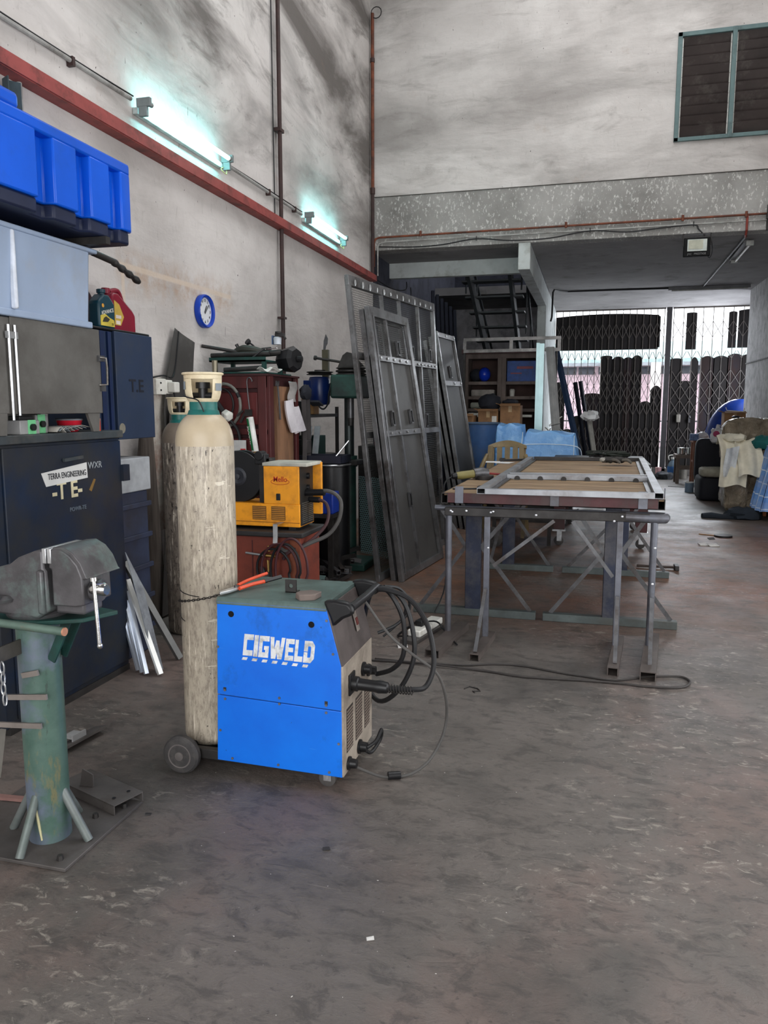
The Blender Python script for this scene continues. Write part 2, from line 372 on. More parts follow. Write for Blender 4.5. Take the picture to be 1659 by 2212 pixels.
# louvre window ---------------------------------------------------
FRAME_G = mat('grey_green_steel', (96, 118, 118), .55, var=.08, dirt=(70, 84, 84), damt=.25)
LOUV = mat('smoked_louvre_glass', (66, 58, 56), .25, var=.15, scale=3, dirt=(88, 82, 78), damt=.3, bump=.02)
win = st('window_1', M().box(wx0, wx1, 10.47, 10.56, wz0, wz0 + .045).box(wx0, wx1, 10.47, 10.56, wz1 - .05, wz1).box(wx0, wx0 + .05, 10.47, 10.56, wz0, wz1).box(wx1 - .05, wx1, 10.47, 10.56, wz0, wz1).box(1.455, 1.505, 10.465, 10.56, wz0, wz1), FRAME_G, bevel=.004)
for x0, x1 in ((.905, 1.45), (1.51, 2.35)):
    for i in range(10):
        z = wz0 + .07 + i * .113
        b = M().obox(((x0 + x1) / 2, 10.535, z + .05), (1, 0, 0), (0, -.52, .86), (0, .86, .52), (x1 - x0) / 2, .066, .003)
        o = put('louvre_blade', b, LOUV, win)
    c = put('louvre_clip_strip', M().box(x0 - .006, x0 + .008, 10.50, 10.53, wz0 + .05, wz1 - .06).box(x1 - .01, x1 + .004, 10.50, 10.53, wz0 + .05, wz1 - .06), mat('dull_aluminium', (170, 170, 165), .45, .7), win)
ALU = MATS['dull_aluminium']

# ------------------------------------------------------------------ the street outside the gate
st('road', M().box(-12, 16, 18.3, 45, -.15, -.02), mat('road_asphalt', (150, 146, 144), .9))
bld = thing('building', 'pink walled house with dark window band and sloping roof across the street', 'building', (0, 31, 0))
put('wall', M().box(-9, 12, 31, 36, -.02, 2.72), mat('pink_house_wall', (228, 204, 212), .9, dirt=(216, 186, 196), damt=.2), bld)
put('roof', M().prism([(30.2, 3.08), (30.2, 3.25), (36, 4.3), (36, 4.12)], 'x', -9.4, 12.4), mat('pale_green_roof', (176, 200, 200), .8, dirt=(150, 180, 176), damt=.4, dscale=2), bld)
put('fascia', M().box(-9.4, 12.4, 30.1, 30.25, 3.0, 3.12), mat('grey_fascia', (150, 156, 162), .8), bld)
for i in range(14):
    x = -8.2 + i * 1.4
    put('window', M().box(x, x + .58, 30.95, 31.04, 2.72, 3.0).box(x + .66, x + 1.24, 30.95, 31.04, 2.72, 3.0), mat('dark_window_glass', (70, 74, 82), .3), bld)
put('parapet', M().box(-9, 12, 31.02, 31.2, 2.7, 3.06), MATS['pink_house_wall'], bld)
for x in (.42, 2.2, 4.6, -3.6):
    put('pillar', M().box(x - .17, x + .17, 29.9, 30.2, 0, 3.1), mat('white_pillar', (226, 222, 218), .85), bld)
put('railing', M().box(-9, 12, 29.95, 30.0, .95, 1.0).box(-9, 12, 29.95, 30.0, .2, .25), mat('dark_railing', (60, 58, 60), .6), bld)
# ------------------------------------------------------------------ shared materials
REDB = mat('red_oxide_paint', (148, 72, 68), .6, var=.12, scale=6, dirt=(92, 52, 48), damt=.35, dscale=6)
DKPIPE = mat('dark_brown_pipe', (62, 44, 42), .5, var=.2, dirt=(40, 32, 32))
RUSTP = mat('rusty_pipe', (118, 66, 46), .65, var=.3, scale=9, dirt=(60, 44, 40), damt=.5)
CONDUIT = mat('grey_conduit', (168, 168, 164), .5, var=.12, dirt=(110, 106, 100), damt=.4)
BLACKC = mat('black_rubber', (26, 26, 28), .5, var=.2, bump=.05)
BLACKP = mat('black_plastic', (24, 24, 26), .38, var=.15, bump=.03)
STEEL = mat('mill_scale_steel', (92, 92, 94), .42, .6, var=.2, scale=8, dirt=(62, 54, 50), damt=.4, dscale=7)
BRIGHT = mat('ground_bright_steel', (196, 198, 200), .3, .85, var=.12, dirt=(130, 128, 126), damt=.3)
CHROME = mat('worn_chrome', (210, 210, 208), .18, 1.0, var=.1, dirt=(110, 100, 90), damt=.3)
DKSTEEL = mat('dark_oily_steel', (58, 56, 55), .5, .45, var=.25, scale=8, dirt=(40, 36, 34), damt=.4)
WHITEP = mat('white_plastic', (218, 216, 208), .4, var=.06, dirt=(170, 164, 150), damt=.3)
BRASS = mat('brass', (186, 150, 90), .3, .9, var=.1)
BLUEPL = mat('blue_moulded_plastic', (2, 86, 208), .38, var=.05, scale=3, dirt=(18, 82, 186), damt=.25, dscale=3, bump=.03, bscale=160)
NAVY = mat('navy_painted_steel', (13, 31, 54), .45, var=.3, scale=3, dirt=(44, 44, 43), damt=.8, dscale=3.6, spec=.3)
NAVY2 = mat('slate_blue_painted_steel', (38, 52, 76), .5, var=.08, scale=3, dirt=(50, 58, 72), damt=.3)
GREENP = mat('green_machine_paint', (84, 122, 110), .45, var=.18, scale=6, dirt=(86, 84, 66), damt=.45, dscale=5)
DKGREEN = mat('dark_green_paint', (26, 66, 60), .5, var=.2, dirt=(30, 42, 40), damt=.4)

# ------------------------------------------------------------------ left wall: beam, conduits, tube lights, pipes
bm_ = thing('steel_beam', 'long red painted steel angle running along the left wall', 'beam', (-2.95, 6.9, 3.19))
put('web', M().box(-2.91, -2.90, 1.5, 10.45, 3.20, 3.275), REDB, bm_)
put('flange', M().box(-2.998, -2.91, 1.5, 10.45, 3.195, 3.205), REDB, bm_)
put('upper_flange', M().box(-2.998, -2.91, 1.5, 10.45, 3.268, 3.276), mat('oily_black_edge', (48, 40, 40), .6), bm_)
t = thing('conduit', 'grey conduit topped by a black cable on the left wall above the red beam', 'conduit', (-2.98, 5.2, 3.46))
put('pipe', M().tube([(-2.975, 1.6, 3.46), (-2.975, 3.57, 3.468), (-2.975, 4.72, 3.49)], .014, 10), CONDUIT, t)
put('pipe', M().tube([(-2.975, 6.02, 3.475), (-2.975, 7.80, 3.475)], .014, 10), CONDUIT, t)
put('cable', M().tube([(-2.97, 1.6, 3.48), (-2.968, 2.6, 3.482), (-2.968, 3.6, 3.484), (-2.968, 4.3, 3.497), (-2.968, 4.74, 3.512)], .005, 6, smooth=4), BLACKC, t)
put('cable', M().tube([(-2.968, 6.0, 3.48), (-2.968, 6.8, 3.492), (-2.968, 7.8, 3.498)], .005, 6, smooth=4), BLACKC, t)
for yy in (2.6, 4.12, 6.95, 7.6): put('clip', M().box(-2.998, -2.955, yy - .012, yy + .012, 3.448, 3.50), DKPIPE, t)

TUBE = emit('lit_fluorescent_tube', (152, 244, 246), 42.0)
def tubelight(y0, y1, z, label):
    t = thing('tube_light', label, 'lamp', (-2.998, (y0 + y1) / 2, z - .05), 'tube lights on the left wall')
    put('housing', M().box(-2.997, -2.96, y0, y1, z - .062, z - .018), mat('white_lamp_batten', (206, 214, 212), .5, dirt=(150, 160, 158), damt=.3), t, bevel=.004)
    for yy in (y0 + .01, y1 - .01):
        put('lamp_holder', M().box(-2.965, -2.865, yy - .014, yy + .014, z - .02, z + .035).box(-2.95, -2.89, yy - .014, yy + .014, z - .08, z - .02), mat('grey_lamp_holder', (120, 128, 128), .6), t, bevel=.003)
    put('tube', M().cyl((-2.885, y0 + .025, z), (-2.885, y1 - .025, z), .0155, n=14), TUBE, t)
    put('end_cap', M().cyl((-2.885, y0 + .024, z), (-2.885, y0 + .055, z), .017, n=14).cyl((-2.885, y1 - .055, z), (-2.885, y1 - .024, z), .017, n=14), ALU, t)
    put('starter_wire', M().tube([(-2.93, y1 + .0, z - .07), (-2.91, y1 - .05, z - .12), (-2.93, y1 - .1, z - .09), (-2.96, y1 + .06, z - .03)], .004, 6, smooth=4), mat('yellow_wire', (186, 186, 120), .5), t)
    return t
tubelight(4.77, 6.0, 3.475, 'lit fluorescent tube on the left wall above the blue tub')
tubelight(7.86, 9.06, 3.475, 'lit fluorescent tube on the left wall near the room corner')

t = thing('wall_pipe', 'dark vertical pipe with a clamp crossing the red beam on the left wall', 'pipe', (-2.97, 7.2, 1.7))
put('pipe', M().cyl((-2.95, 7.19, 1.75), (-2.95, 7.19, 7.9), .02, n=12), DKPIPE, t)
put('clamp', M().box(-2.99, -2.925, 7.14, 7.24, 4.08, 4.11).box(-2.99, -2.925, 7.15, 7.23, 2.35, 2.37), DKPIPE, t)
put('cable', M().tube([(-2.985, 7.12, 3.2), (-2.985, 7.115, 4.1), (-2.985, 7.11, 6), (-2.985, 7.1, 7.9)], .006, 6), BLACKC, t)
t = thing('wall_pipe', 'rusty vertical pipe in the corner between left and back walls', 'pipe', (-2.95, 10.44, 3.2))
put('pipe', M().cyl((-2.955, 10.44, 3.27), (-2.955, 10.44, 4.4), .022, n=12), DKPIPE, t)
put('upper_pipe', M().cyl((-2.955, 10.44, 4.4), (-2.955, 10.44, 6.6), .022, n=12), RUSTP, t)
put('coupling', M().cyl((-2.955, 10.44, 4.34), (-2.955, 10.44, 4.42), .032, n=12).cyl((-2.955, 10.44, 6.0), (-2.955, 10.44, 6.05), .03, n=12), DKPIPE, t)
put('wire_loop', M().tube([(-2.95 + .07 * math.cos(a) + .05, 10.43, 6.6 + .07 * math.sin(a)) for a in [i * .52 for i in range(12)]], .006, 6, closed=True), BLACKC, t)

# conduits and slack cables on the slab edge of the back wall
t = thing('conduit', 'rusty brown conduit with clips along the concrete beam of the back wall', 'conduit', (0, 10.49, 3.7))
put('pipe', M().tube([(-2.95, 10.49, 3.40), (-2.95, 10.49, 3.72), (-2.93, 10.49, 3.765), (-2.88, 10.49, 3.782), (-1.5, 10.49, 3.788), (.6, 10.49, 3.795), (2.7, 10.49, 3.802)], .013, 8), RUSTP, t)
for x in (-2.3, -.4, 1.0, 1.72): put('clip', M().cyl((x, 10.475, 3.745 + .022 * 1), (x, 10.475, 3.835), .016, n=8), RUSTP, t)
put('tee_pipe', M().tube([(1.735, 10.49, 3.80), (1.735, 10.485, 3.62), (1.735, 10.52, 3.575), (1.75, 10.62, 3.565)], .014, 8), mat('red_conduit', (140, 62, 52), .5), t)
t = thing('conduit', 'thin pale conduit just below the rusty one on the back wall beam', 'conduit', (0, 10.49, 3.65))
put('pipe', M().tube([(-2.90, 10.495, 3.28), (-2.90, 10.495, 3.66), (-2.88, 10.495, 3.70), (-2.80, 10.495, 3.72), (-1.2, 10.495, 3.722), (.9, 10.495, 3.724), (2.7, 10.495, 3.728)], .009, 8), CONDUIT, t)
t = thing('cable', 'black slack cable sagging between ties along the back wall beam', 'cable', (0, 10.49, 3.64))
put('cable', M().tube([(-2.88, 10.49, 3.66), (-2.4, 10.49, 3.635), (-2.0, 10.49, 3.645), (-1.55, 10.49, 3.695), (-1.1, 10.49, 3.65), (-.6, 10.49, 3.652), (-.1, 10.49, 3.715), (.35, 10.49, 3.675), (.75, 10.49, 3.70), (1.13, 10.49, 3.716), (1.19, 10.485, 3.66), (1.27, 10.5, 3.58)], .008, 6, smooth=5), BLACKC, t)
for x, z in ((-1.55, 3.69), (-.1, 3.71), (1.13, 3.715)): put('tie', M().cyl((x, 10.485, z - .02), (x, 10.485, z + .04), .005, n=6), BLACKC, t)
solo('hanger_bracket', M().box(1.95, 2.02, 10.40, 10.5, 3.60, 3.90).box(1.93, 2.04, 10.38, 10.42, 3.72, 3.78), DKSTEEL, 'dark steel bracket on the back wall beam at the right edge', 'bracket')
solo('cable', M().tube([(-2.93, 10.46, 3.24), (-2.80, 10.9, 3.16), (-2.70, 11.3, 3.20), (-2.72, 11.45, 3.33)], .008, 6, smooth=5).tube([(-2.93, 10.47, 3.22), (-2.75, 10.7, 3.05), (-2.62, 11.2, 3.06), (-2.66, 11.46, 3.25)], .007, 6, smooth=5), BLACKC, 'two black cables drooping from the corner pipe below the slab', 'cable')

# flood light under the slab edge, ceiling lamps of the bay
t = thing('flood_light', 'black square flood light hanging below the back wall beam', 'lamp', (1.17, 10.42, 3.33))
put('body', M().box(1.02, 1.325, 10.40, 10.46, 3.325, 3.545), mat('matt_black_housing', (14, 14, 15), .7, spec=.2), t, bevel=.008)
put('lens', M().box(1.062, 1.285, 10.392, 10.402, 3.385, 3.525), mat('frosted_flood_lens', (196, 202, 196), .3, dirt=(170, 178, 172)), t)
put('chip_plate', M().box(1.075, 1.24, 10.388, 10.394, 3.41, 3.515), mat('pale_led_plate', (186, 186, 168), .5), t)
put('bracket', M().box(1.01, 1.02, 10.42, 10.45, 3.45, 3.60).box(1.325, 1.335, 10.42, 10.45, 3.45, 3.60).box(1.01, 1.335, 10.42, 10.45, 3.59, 3.60), DKSTEEL, t)
put('cable', M().tube([(1.30, 10.45, 3.34), (1.33, 10.46, 3.31), (1.36, 10.48, 3.40), (1.34, 10.5, 3.55)], .005, 6, smooth=4), BLACKC, t)
text('lettering', 'JMC', .03, (1.09, 10.398, 3.352), FRONT, mat('grey_print', (120, 120, 120), .5), t)
text('lettering', 'PRESTIGE', .033, (1.21, 10.398, 3.354), FRONT, MATS['grey_print'], t)
t = thing('ceiling_lamp', 'unlit batten lamp under the slab behind the flood light', 'lamp', (1.93, 12.2, 3.57))
put('housing', M().bar((1.83, 11.05, 3.595), (1.86, 12.3, 3.595), .06, .04), mat('grey_lamp_batten', (110, 110, 112), .5), t)
put('tube', M().cyl((1.885, 11.1, 3.558), (1.91, 12.25, 3.558), .016, n=10), WHITEP, t)
put('lamp_holder', M().box(1.83, 1.92, 11.03, 11.07, 3.54, 3.6), CONDUIT, t); put('lamp_holder', M().box(1.85, 1.94, 12.27, 12.31, 3.54, 3.6), CONDUIT, t)
t = thing('ceiling_lamp', 'unlit batten lamp crosswise on the slab above the gate', 'lamp', (1.9, 15.0, 3.55))
put('housing', M().box(1.25, 2.6, 14.97, 15.05, 3.56, 3.612), mat('grey_lamp_batten', (110, 110, 112), .5), t)
put('tube', M().cyl((1.30, 14.95, 3.55), (2.55, 14.95, 3.55), .014, n=10), ALU, t)
solo('conduit', M().tube([(-.76, 14.28, 3.0), (-.74, 14.27, 3.08), (-.735, 14.27, 3.5), (-.72, 14.4, 3.56), (-.66, 14.7, 3.59), (-.5, 14.9, 3.595), (.4, 14.95, 3.6), (1.3, 15.0, 3.6)], .016, 8), BLACKC, 'black conduit under the slab bending down beside the column', 'conduit')
solo('conduit', M().tube([(1.78, 10.75, 3.6), (1.80, 12.5, 3.6), (1.82, 14.9, 3.6)], .014, 8), mat('dark_grey_conduit', (70, 70, 72), .5), 'dark conduit running along the slab past the unlit batten lamp', 'conduit')

# ------------------------------------------------------------------ clock
t = thing('wall_clock', 'round wall clock with blue rim and white face on the left wall', 'clock', (-2.995, 5.64, 2.245))
c = (-2.995, 5.64, 2.245)
put('rim', M().lathe([(.128, 0), (.130, .035), (.122, .048), (.108, .040), (.106, .02)], c, 'x', 40), mat('blue_clock_rim', (20, 62, 170), .35, var=.05), t)
put('face', M().lathe([(.108, .0), (.108, .022), (.0, .022)], c, 'x', 40, cap=False), mat('white_clock_face', (214, 216, 218), .5, var=.03), t)
for i in range(12):
    a = R(90 - 30 * (i + 1))
    text('numeral', str(i + 1), .03, (-2.971, 5.64 + .082 * math.cos(a), 2.245 + .082 * math.sin(a)), EAST, BLACKP, t)
put('hour_hand', M().bar((-2.969, 5.63, 2.235), (-2.969, 5.665, 2.29), .008, .002, up=(1, 0, 0)), BLACKP, t)
put('minute_hand', M().bar((-2.967, 5.632, 2.226), (-2.967, 5.698, 2.30), .005, .002, up=(1, 0, 0)), BLACKP, t)
# ------------------------------------------------------------------ socket on its board
t = thing('power_socket', 'double wall socket with a white plug on a stained board', 'socket', (-2.99, 4.9, 1.58))
put('board', M().box(-2.998, -2.965, 4.80, 5.02, .62, 1.70), mat('stained_white_board', (186, 180, 170), .8, dirt=(120, 74, 56), damt=.55, dscale=5), t)
put('socket_plate', M().box(-2.965, -2.93, 4.82, 4.95, 1.585, 1.695), WHITEP, t, bevel=.004)
put('plug', M().box(-2.93, -2.87, 4.965, 5.035, 1.60, 1.675).box(-2.965, -2.93, 4.95, 5.04, 1.59, 1.69), WHITEP, t, bevel=.008)
for z in (1.61, 1.66): put('socket_hole', M().box(-2.931, -2.927, 4.87, 4.885, z, z + .012), BLACKP, t)
put('cable', M().tube([(-2.90, 5.0, 1.60), (-2.90, 5.03, 1.5), (-2.91, 5.05, 1.35), (-2.92, 5.07, 1.22)], .006, 6, smooth=4).tube([(-2.97, 4.82, 1.70), (-2.95, 4.95, 1.72), (-2.94, 5.05, 1.71), (-2.95, 5.12, 1.80), (-2.96, 5.2, 2.05)], .006, 6, smooth=4), BLACKC, t)
# ------------------------------------------------------------------ dark sheets and planks leaning on the wall
SHEET = mat('grey_steel_sheet', (74, 72, 70), .55, .25, var=.1, scale=2, dirt=(92, 90, 86), damt=.2)
solo('steel_sheet', M().grid(lambda u, v: (-2.95 + .04 * (1 - v) + .012 * math.sin(u * 3 + v * 4), 5.15 - .25 * min(1, (1 - v) / .38) ** .9 - .06 * max(0, .62 - v) + u * (.255 + .17 * min(1, (1 - v) / .36)), .55 + (1.52 - .085 * u) * v), 8, 18, .003), SHEET, 'tall curved dark steel sheet leaning on the wall below the clock', 'sheet')
solo('plank', M().prism([(4.33, .02), (4.60, 1.34), (4.735, 1.34), (4.83, .02)], 'x', -2.94, -2.92), mat('grey_old_plank', (92, 84, 78), .7, var=.2, dirt=(60, 54, 50), damt=.4, stretch=(1, 4, .5)), 'grey brown plank leaning on the wall behind the dark blue locker', 'plank')
solo('steel_sheet', M().prism([(4.72, .02), (4.93, 1.50), (5.16, 1.53), (5.20, .02)], 'x', -2.90, -2.895), SHEET, 'dark steel plate standing behind the second gas cylinder', 'sheet')
# ------------------------------------------------------------------ dark blue locker with its load
t = thing('locker', 'dark blue steel tool locker with painted lettering at the left wall', 'locker', (-2.76, 3.27, 0))
LX = -2.52
put('carcass', M().box(-2.99, LX - .012, 2.79, 3.755, .03, 1.33), NAVY, t, bevel=.004)
put('door', M().box(LX - .012, LX, 2.86, 3.75, .06, 1.315), NAVY, t, bevel=.003)
put('top_shelf', M().box(-2.99, LX + .012, 2.70, 3.765, 1.33, 1.372), mat('worn_dark_edge', (62, 68, 72), .5, .3, var=.2, dirt=(96, 92, 86), damt=.4), t, bevel=.005)
put('plinth', M().box(-2.98, LX - .004, 2.80, 3.75, 0, .035), DKSTEEL, t)
put('handle', M().bar((LX + .012, 3.255, 1.238), (LX + .012, 3.40, 1.246), .012, .016).box(LX, LX + .012, 3.26, 3.27, 1.232, 1.246).box(LX, LX + .012, 3.385, 3.395, 1.24, 1.252), mat('worn_dark_edge', (62, 68, 72)), t)
put('hinge', M().box(LX - .01, LX + .02, 3.74, 3.80, 1.09, 1.18), NAVY, t); put('hinge', M().box(LX - .01, LX + .02, 3.74, 3.80, .13, .20), NAVY, t)
lab = put('paper_label', M().prism([(3.10, 1.185), (3.445, 1.215), (3.448, 1.135), (3.13, 1.118), (3.115, 1.15)], 'x', LX, LX + .002), mat('white_tape', (208, 208, 206), .7, var=.04), t)
text('lettering', 'TERRA ENGINEERING', .042, (LX + .003, 3.29, 1.163), (90, 0, 90), mat('black_ink', (30, 32, 40), .7), t, sx=.72)
YEL = mat('cream_stencil_paint', (212, 202, 168), .7)
text('lettering', '-T E-', .12, (LX + .001, 3.285, 1.085), EAST, YEL, t, sx=.95, offset=.003)
text('lettering', 'WXR', .05, (LX + .001, 3.515, 1.195), EAST, mat('chalk', (150, 156, 160), .8), t)
text('lettering', 'POWR-TE', .03, (LX + .001, 3.36, .985), EAST, mat('faint_chalk', (96, 106, 116), .8), t)
put('paint_smear', M().prism([(3.455, 1.07), (3.475, 1.06), (3.515, 1.12), (3.50, 1.125)], 'x', LX, LX + .0015), mat('ochre_smear', (120, 92, 46), .7), t)

GM = mat('galvanised_grey_steel', (106, 104, 100), .5, .35, var=.12, scale=2.2, dirt=(78, 74, 70), damt=.6, dscale=2.2)
t = thing('steel_enclosure', 'stained grey steel enclosure box on short legs on the locker', 'enclosure', (-2.74, 3.2, 1.372))
EX = -2.50
put('body', M().box(-2.97, EX - .006, 2.60, 3.575, 1.468, 1.893), GM, t, bevel=.004)
put('door', M().box(EX - .006, EX, 2.935, 3.58, 1.466, 1.897), GM, t, bevel=.003)
put('hinge', M().cyl((EX + .006, 2.915, 1.44), (EX + .006, 2.915, 1.86), .006, n=8).cyl((EX + .006, 2.955, 1.46), (EX + .006, 2.955, 1.86), .006, n=8).box(EX, EX + .01, 2.90, 2.97, 1.80, 1.83), BRIGHT, t)
put('handle', M().tube([(EX, 3.555, 1.755), (EX + .03, 3.585, 1.752), (EX + .032, 3.588, 1.70), (EX + .03, 3.588, 1.615), (EX, 3.56, 1.612)], .006, 8), CHROME, t)
put('hasp', M().box(EX, EX + .012, 3.55, 3.60, 1.735, 1.765).box(EX, EX + .012, 3.565, 3.60, 1.58, 1.62), STEEL, t)
for y in (2.83, 3.50):
    put('leg', M().prism([(y, 1.372), (y + .05, 1.372), (y + .06, 1.47), (y - .045, 1.47)], 'x', EX - .02, EX - .005), GM, t)
    put('leg', M().prism([(y, 1.372), (y + .05, 1.372), (y + .06, 1.47), (y - .045, 1.47)], 'x', -2.96, -2.945), GM, t)
GAL = mat('scuffed_grey_box', (150, 150, 150), .55, .2, var=.1)
def gauge(y0, y1, x0, x1, z1, gy, label):
    t = thing('switch_box', label, 'box', ((x0 + x1) / 2, (y0 + y1) / 2, 1.372), 'switch boxes on the locker')
    put('body', M().box(x0, x1, y0, y1, 1.372, z1), GAL, t, bevel=.004)
    put('lid', M().box(x0 + .004, x1 - .01, y0 + .01, y1 - .03, z1, z1 + .02), BLACKP, t, bevel=.003)
    put('green_plate', M().box(x1, x1 + .002, gy - .025, gy + .027, 1.374, z1 + .001), mat('mint_green_plate', (120, 206, 146), .6), t)
    put('button', M().cyl((x1 + .002, gy + .002, (1.372 + z1) / 2), (x1 + .014, gy + .002, (1.372 + z1) / 2), .016, n=14), BLACKP, t)
gauge(2.985, 3.115, -2.60, LX - .003, 1.438, 3.06, 'small grey switch box with green plate on the locker, nearer the hinge leg')
gauge(3.145, 3.23, -2.68, LX - .05, 1.462, 3.185, 'small grey switch box with green plate on the locker, beside the papers')
t = thing('paper_stack', 'fanned stack of folded papers lying on the locker top', 'papers', (-2.58, 3.33, 1.372))
for i in range(7):
    put('sheet', M().grid(lambda u, v, i=i: (-2.64 + .11 * v, 3.245 + .022 * i + (.07 + .01 * i) * u, 1.374 + .0035 * i + (1 - abs(2 * u - .9)) * (.030 - .003 * i)), 6, 2, .0012), mat('grey_paper' if i % 2 else 'white_paper', (150, 160, 166) if i % 2 else (196, 192, 184), .8), t)
t = thing('bowl', 'shiny red plastic bowl under the grey enclosure on the locker', 'bowl', (-2.62, 3.46, 1.372))
put('bowl', M().lathe([(.04, 0), (.055, .02), (.066, .062), (.062, .066), (.05, .03), (.0, .02)], (-2.62, 3.46, 1.372), n=24, cap=False), mat('glossy_red_plastic', (186, 28, 48), .25), t)
put('rim', M().lathe([(.066, .058), (.07, .066), (.060, .068)], (-2.62, 3.46, 1.372), n=24, cap=False), mat('grey_plastic', (120, 124, 130), .4), t)
t = thing('bottle', 'tiny orange bottle with cap at the end of the locker', 'bottle', (-2.55, 3.60, 1.372))
put('body', M().cyl((-2.55, 3.60, 1.372), (-2.55, 3.60, 1.425), .014, n=14), mat('orange_plastic', (214, 76, 46), .4), t)
put('cap', M().cyl((-2.55, 3.60, 1.425), (-2.55, 3.60, 1.438), .015, n=14), mat('pale_cap', (180, 120, 100), .5), t)

# pale grey plastic box on the enclosure
t = thing('storage_box', 'pale grey plastic storage box below the blue tub', 'box', (-2.74, 3.0, 1.897))
LB = mat('pale_grey_plastic', (150, 166, 190), .4, var=.05, scale=2, dirt=(150, 160, 176), damt=.3)
put('body', M().prism([(-2.98, 1.905), (-2.50, 1.905), (-2.475, 2.29), (-2.98, 2.29)], 'y', 2.50, 3.505), LB, t, bevel=.02)
put('base_rim', M().box(-2.98, -2.488, 2.49, 3.515, 1.897, 1.93), LB, t, bevel=.006)
put('upper_rim', M().box(-2.98, -2.466, 2.49, 3.55, 2.27, 2.292), LB, t, bevel=.006)
put('corner_rib', M().box(-2.50, -2.468, 2.945, 2.965, 1.93, 2.27), mat('white_glossy_rib', (206, 212, 222), .3), t, bevel=.008)

# big blue tub on two wall arms
t = thing('plastic_tub', 'large blue ribbed plastic tub resting on wall arms at the top left', 'tub', (-2.6, 3.0, 2.36))
TX = -2.35
poly = [(-2.99, 2.25)]
ys = [2.25, 2.985, 3.075, 3.255, 3.345, 3.515, 3.60, 3.70]
front = [(TX - .10, 2.25), (TX - .02, 2.40), (TX, 2.93), (TX, 2.985), (TX - .055, 2.99), (TX - .055, 3.085), (TX, 3.095), (TX, 3.258), (TX - .05, 3.263), (TX - .05, 3.35), (TX, 3.357), (TX, 3.512), (TX - .045, 3.517), (TX - .045, 3.60), (TX, 3.607), (TX, 3.68), (TX - .02, 3.715), (-2.96, 3.715), (-2.96, 2.25)]
put('body', M().prism(front, 'z', 2.40, 2.685), BLUEPL, t, bevel=.008)
front2 = [(TX - .10, 2.25), (TX - .02, 2.40), (TX, 2.93), (TX, 3.68), (TX - .02, 3.715), (-2.96, 3.715), (-2.96, 2.25)]
put('rim', M().prism(front2, 'z', 2.68, 2.735), BLUEPL, t, bevel=.01)
put('raised_end', M().box(-2.97, TX - .01, 2.30, 2.91, 2.73, 2.80), BLUEPL, t, bevel=.02)
put('back_lip', M().box(-2.97, -2.80, 3.0, 3.71, 2.73, 2.80), BLUEPL, t, bevel=.03)
shr = [(-2.655 + (p[0] + 2.655) * .96, 2.98 + (p[1] - 2.98) * .985) for p in front]
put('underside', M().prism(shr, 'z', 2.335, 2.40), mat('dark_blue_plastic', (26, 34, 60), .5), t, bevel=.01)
for yy, x1 in ((3.46, -2.34), (2.6, -2.34)):
    solo('wall_bracket', M().bar((-2.998, yy, 2.315), (x1, yy, 2.315), .035, .035), DKSTEEL, 'dark steel wall bracket under the %s of the blue tub' % ('far end' if yy > 3 else 'near end'), 'bracket', 'wall brackets under the blue tub')
t = thing('drill_bit', 'large black twist drill sticking out behind the blue tub', 'drill bit', (-2.6, 3.95, 2.3))
put('shank', M().tube([(-2.60, 3.70, 2.315), (-2.60, 3.88, 2.30)], .018, 12), DKSTEEL, t)
put('flute', M().tube([(-2.60, 3.88 + .012 * i, 2.30 - .0035 * i) for i in range(22)], [.018 + .004 * math.sin(i * 1.1) for i in range(22)], 10), DKSTEEL, t)
t = thing('angle_bar', 'dark angle bar standing behind the near end of the blue tub', 'bar', (-2.93, 3.55, 2.74))
put('bar', M().prism([(-2.96, 3.53), (-2.90, 3.50), (-2.90, 3.508), (-2.952, 3.536), (-2.905, 3.60), (-2.912, 3.605)], 'z', 2.74, 3.155), mat('slate_steel', (58, 72, 78), .5, .3), t)
solo('conduit', M().cyl((-2.98, 3.68, 2.80), (-2.98, 3.68, 3.195), .014, n=10), CONDUIT, 'short white vertical conduit dropping from the red beam behind the blue tub', 'conduit')

# slate blue distribution cabinet
t = thing('wall_cabinet', 'slate blue wall cabinet marked T.E beside the grey enclosure', 'cabinet', (-2.82, 4.06, 1.31))
put('carcass', M().box(-2.998, -2.665, 3.775, 4.315, 1.312, 1.925), NAVY2, t, bevel=.004)
put('door', M().box(-2.665, -2.645, 3.93, 4.318, 1.31, 1.928), NAVY2, t, bevel=.004)
put('side_trim', M().box(-2.665, -2.652, 3.80, 3.84, 1.33, 1.92).box(-2.665, -2.652, 3.875, 3.90, 1.33, 1.92), mat('deep_blue_paint', (22, 38, 74), .4), t)
text('lettering', 'T.E', .105, (-2.644, 4.13, 1.62), EAST, mat('black_stencil', (24, 28, 40), .6), t, sx=1.1, offset=.002)
put('sticker', M().cyl((-2.645, 3.965, 1.375), (-2.643, 3.965, 1.375), .03, n=16), mat('worn_sticker', (120, 116, 104), .7), t)

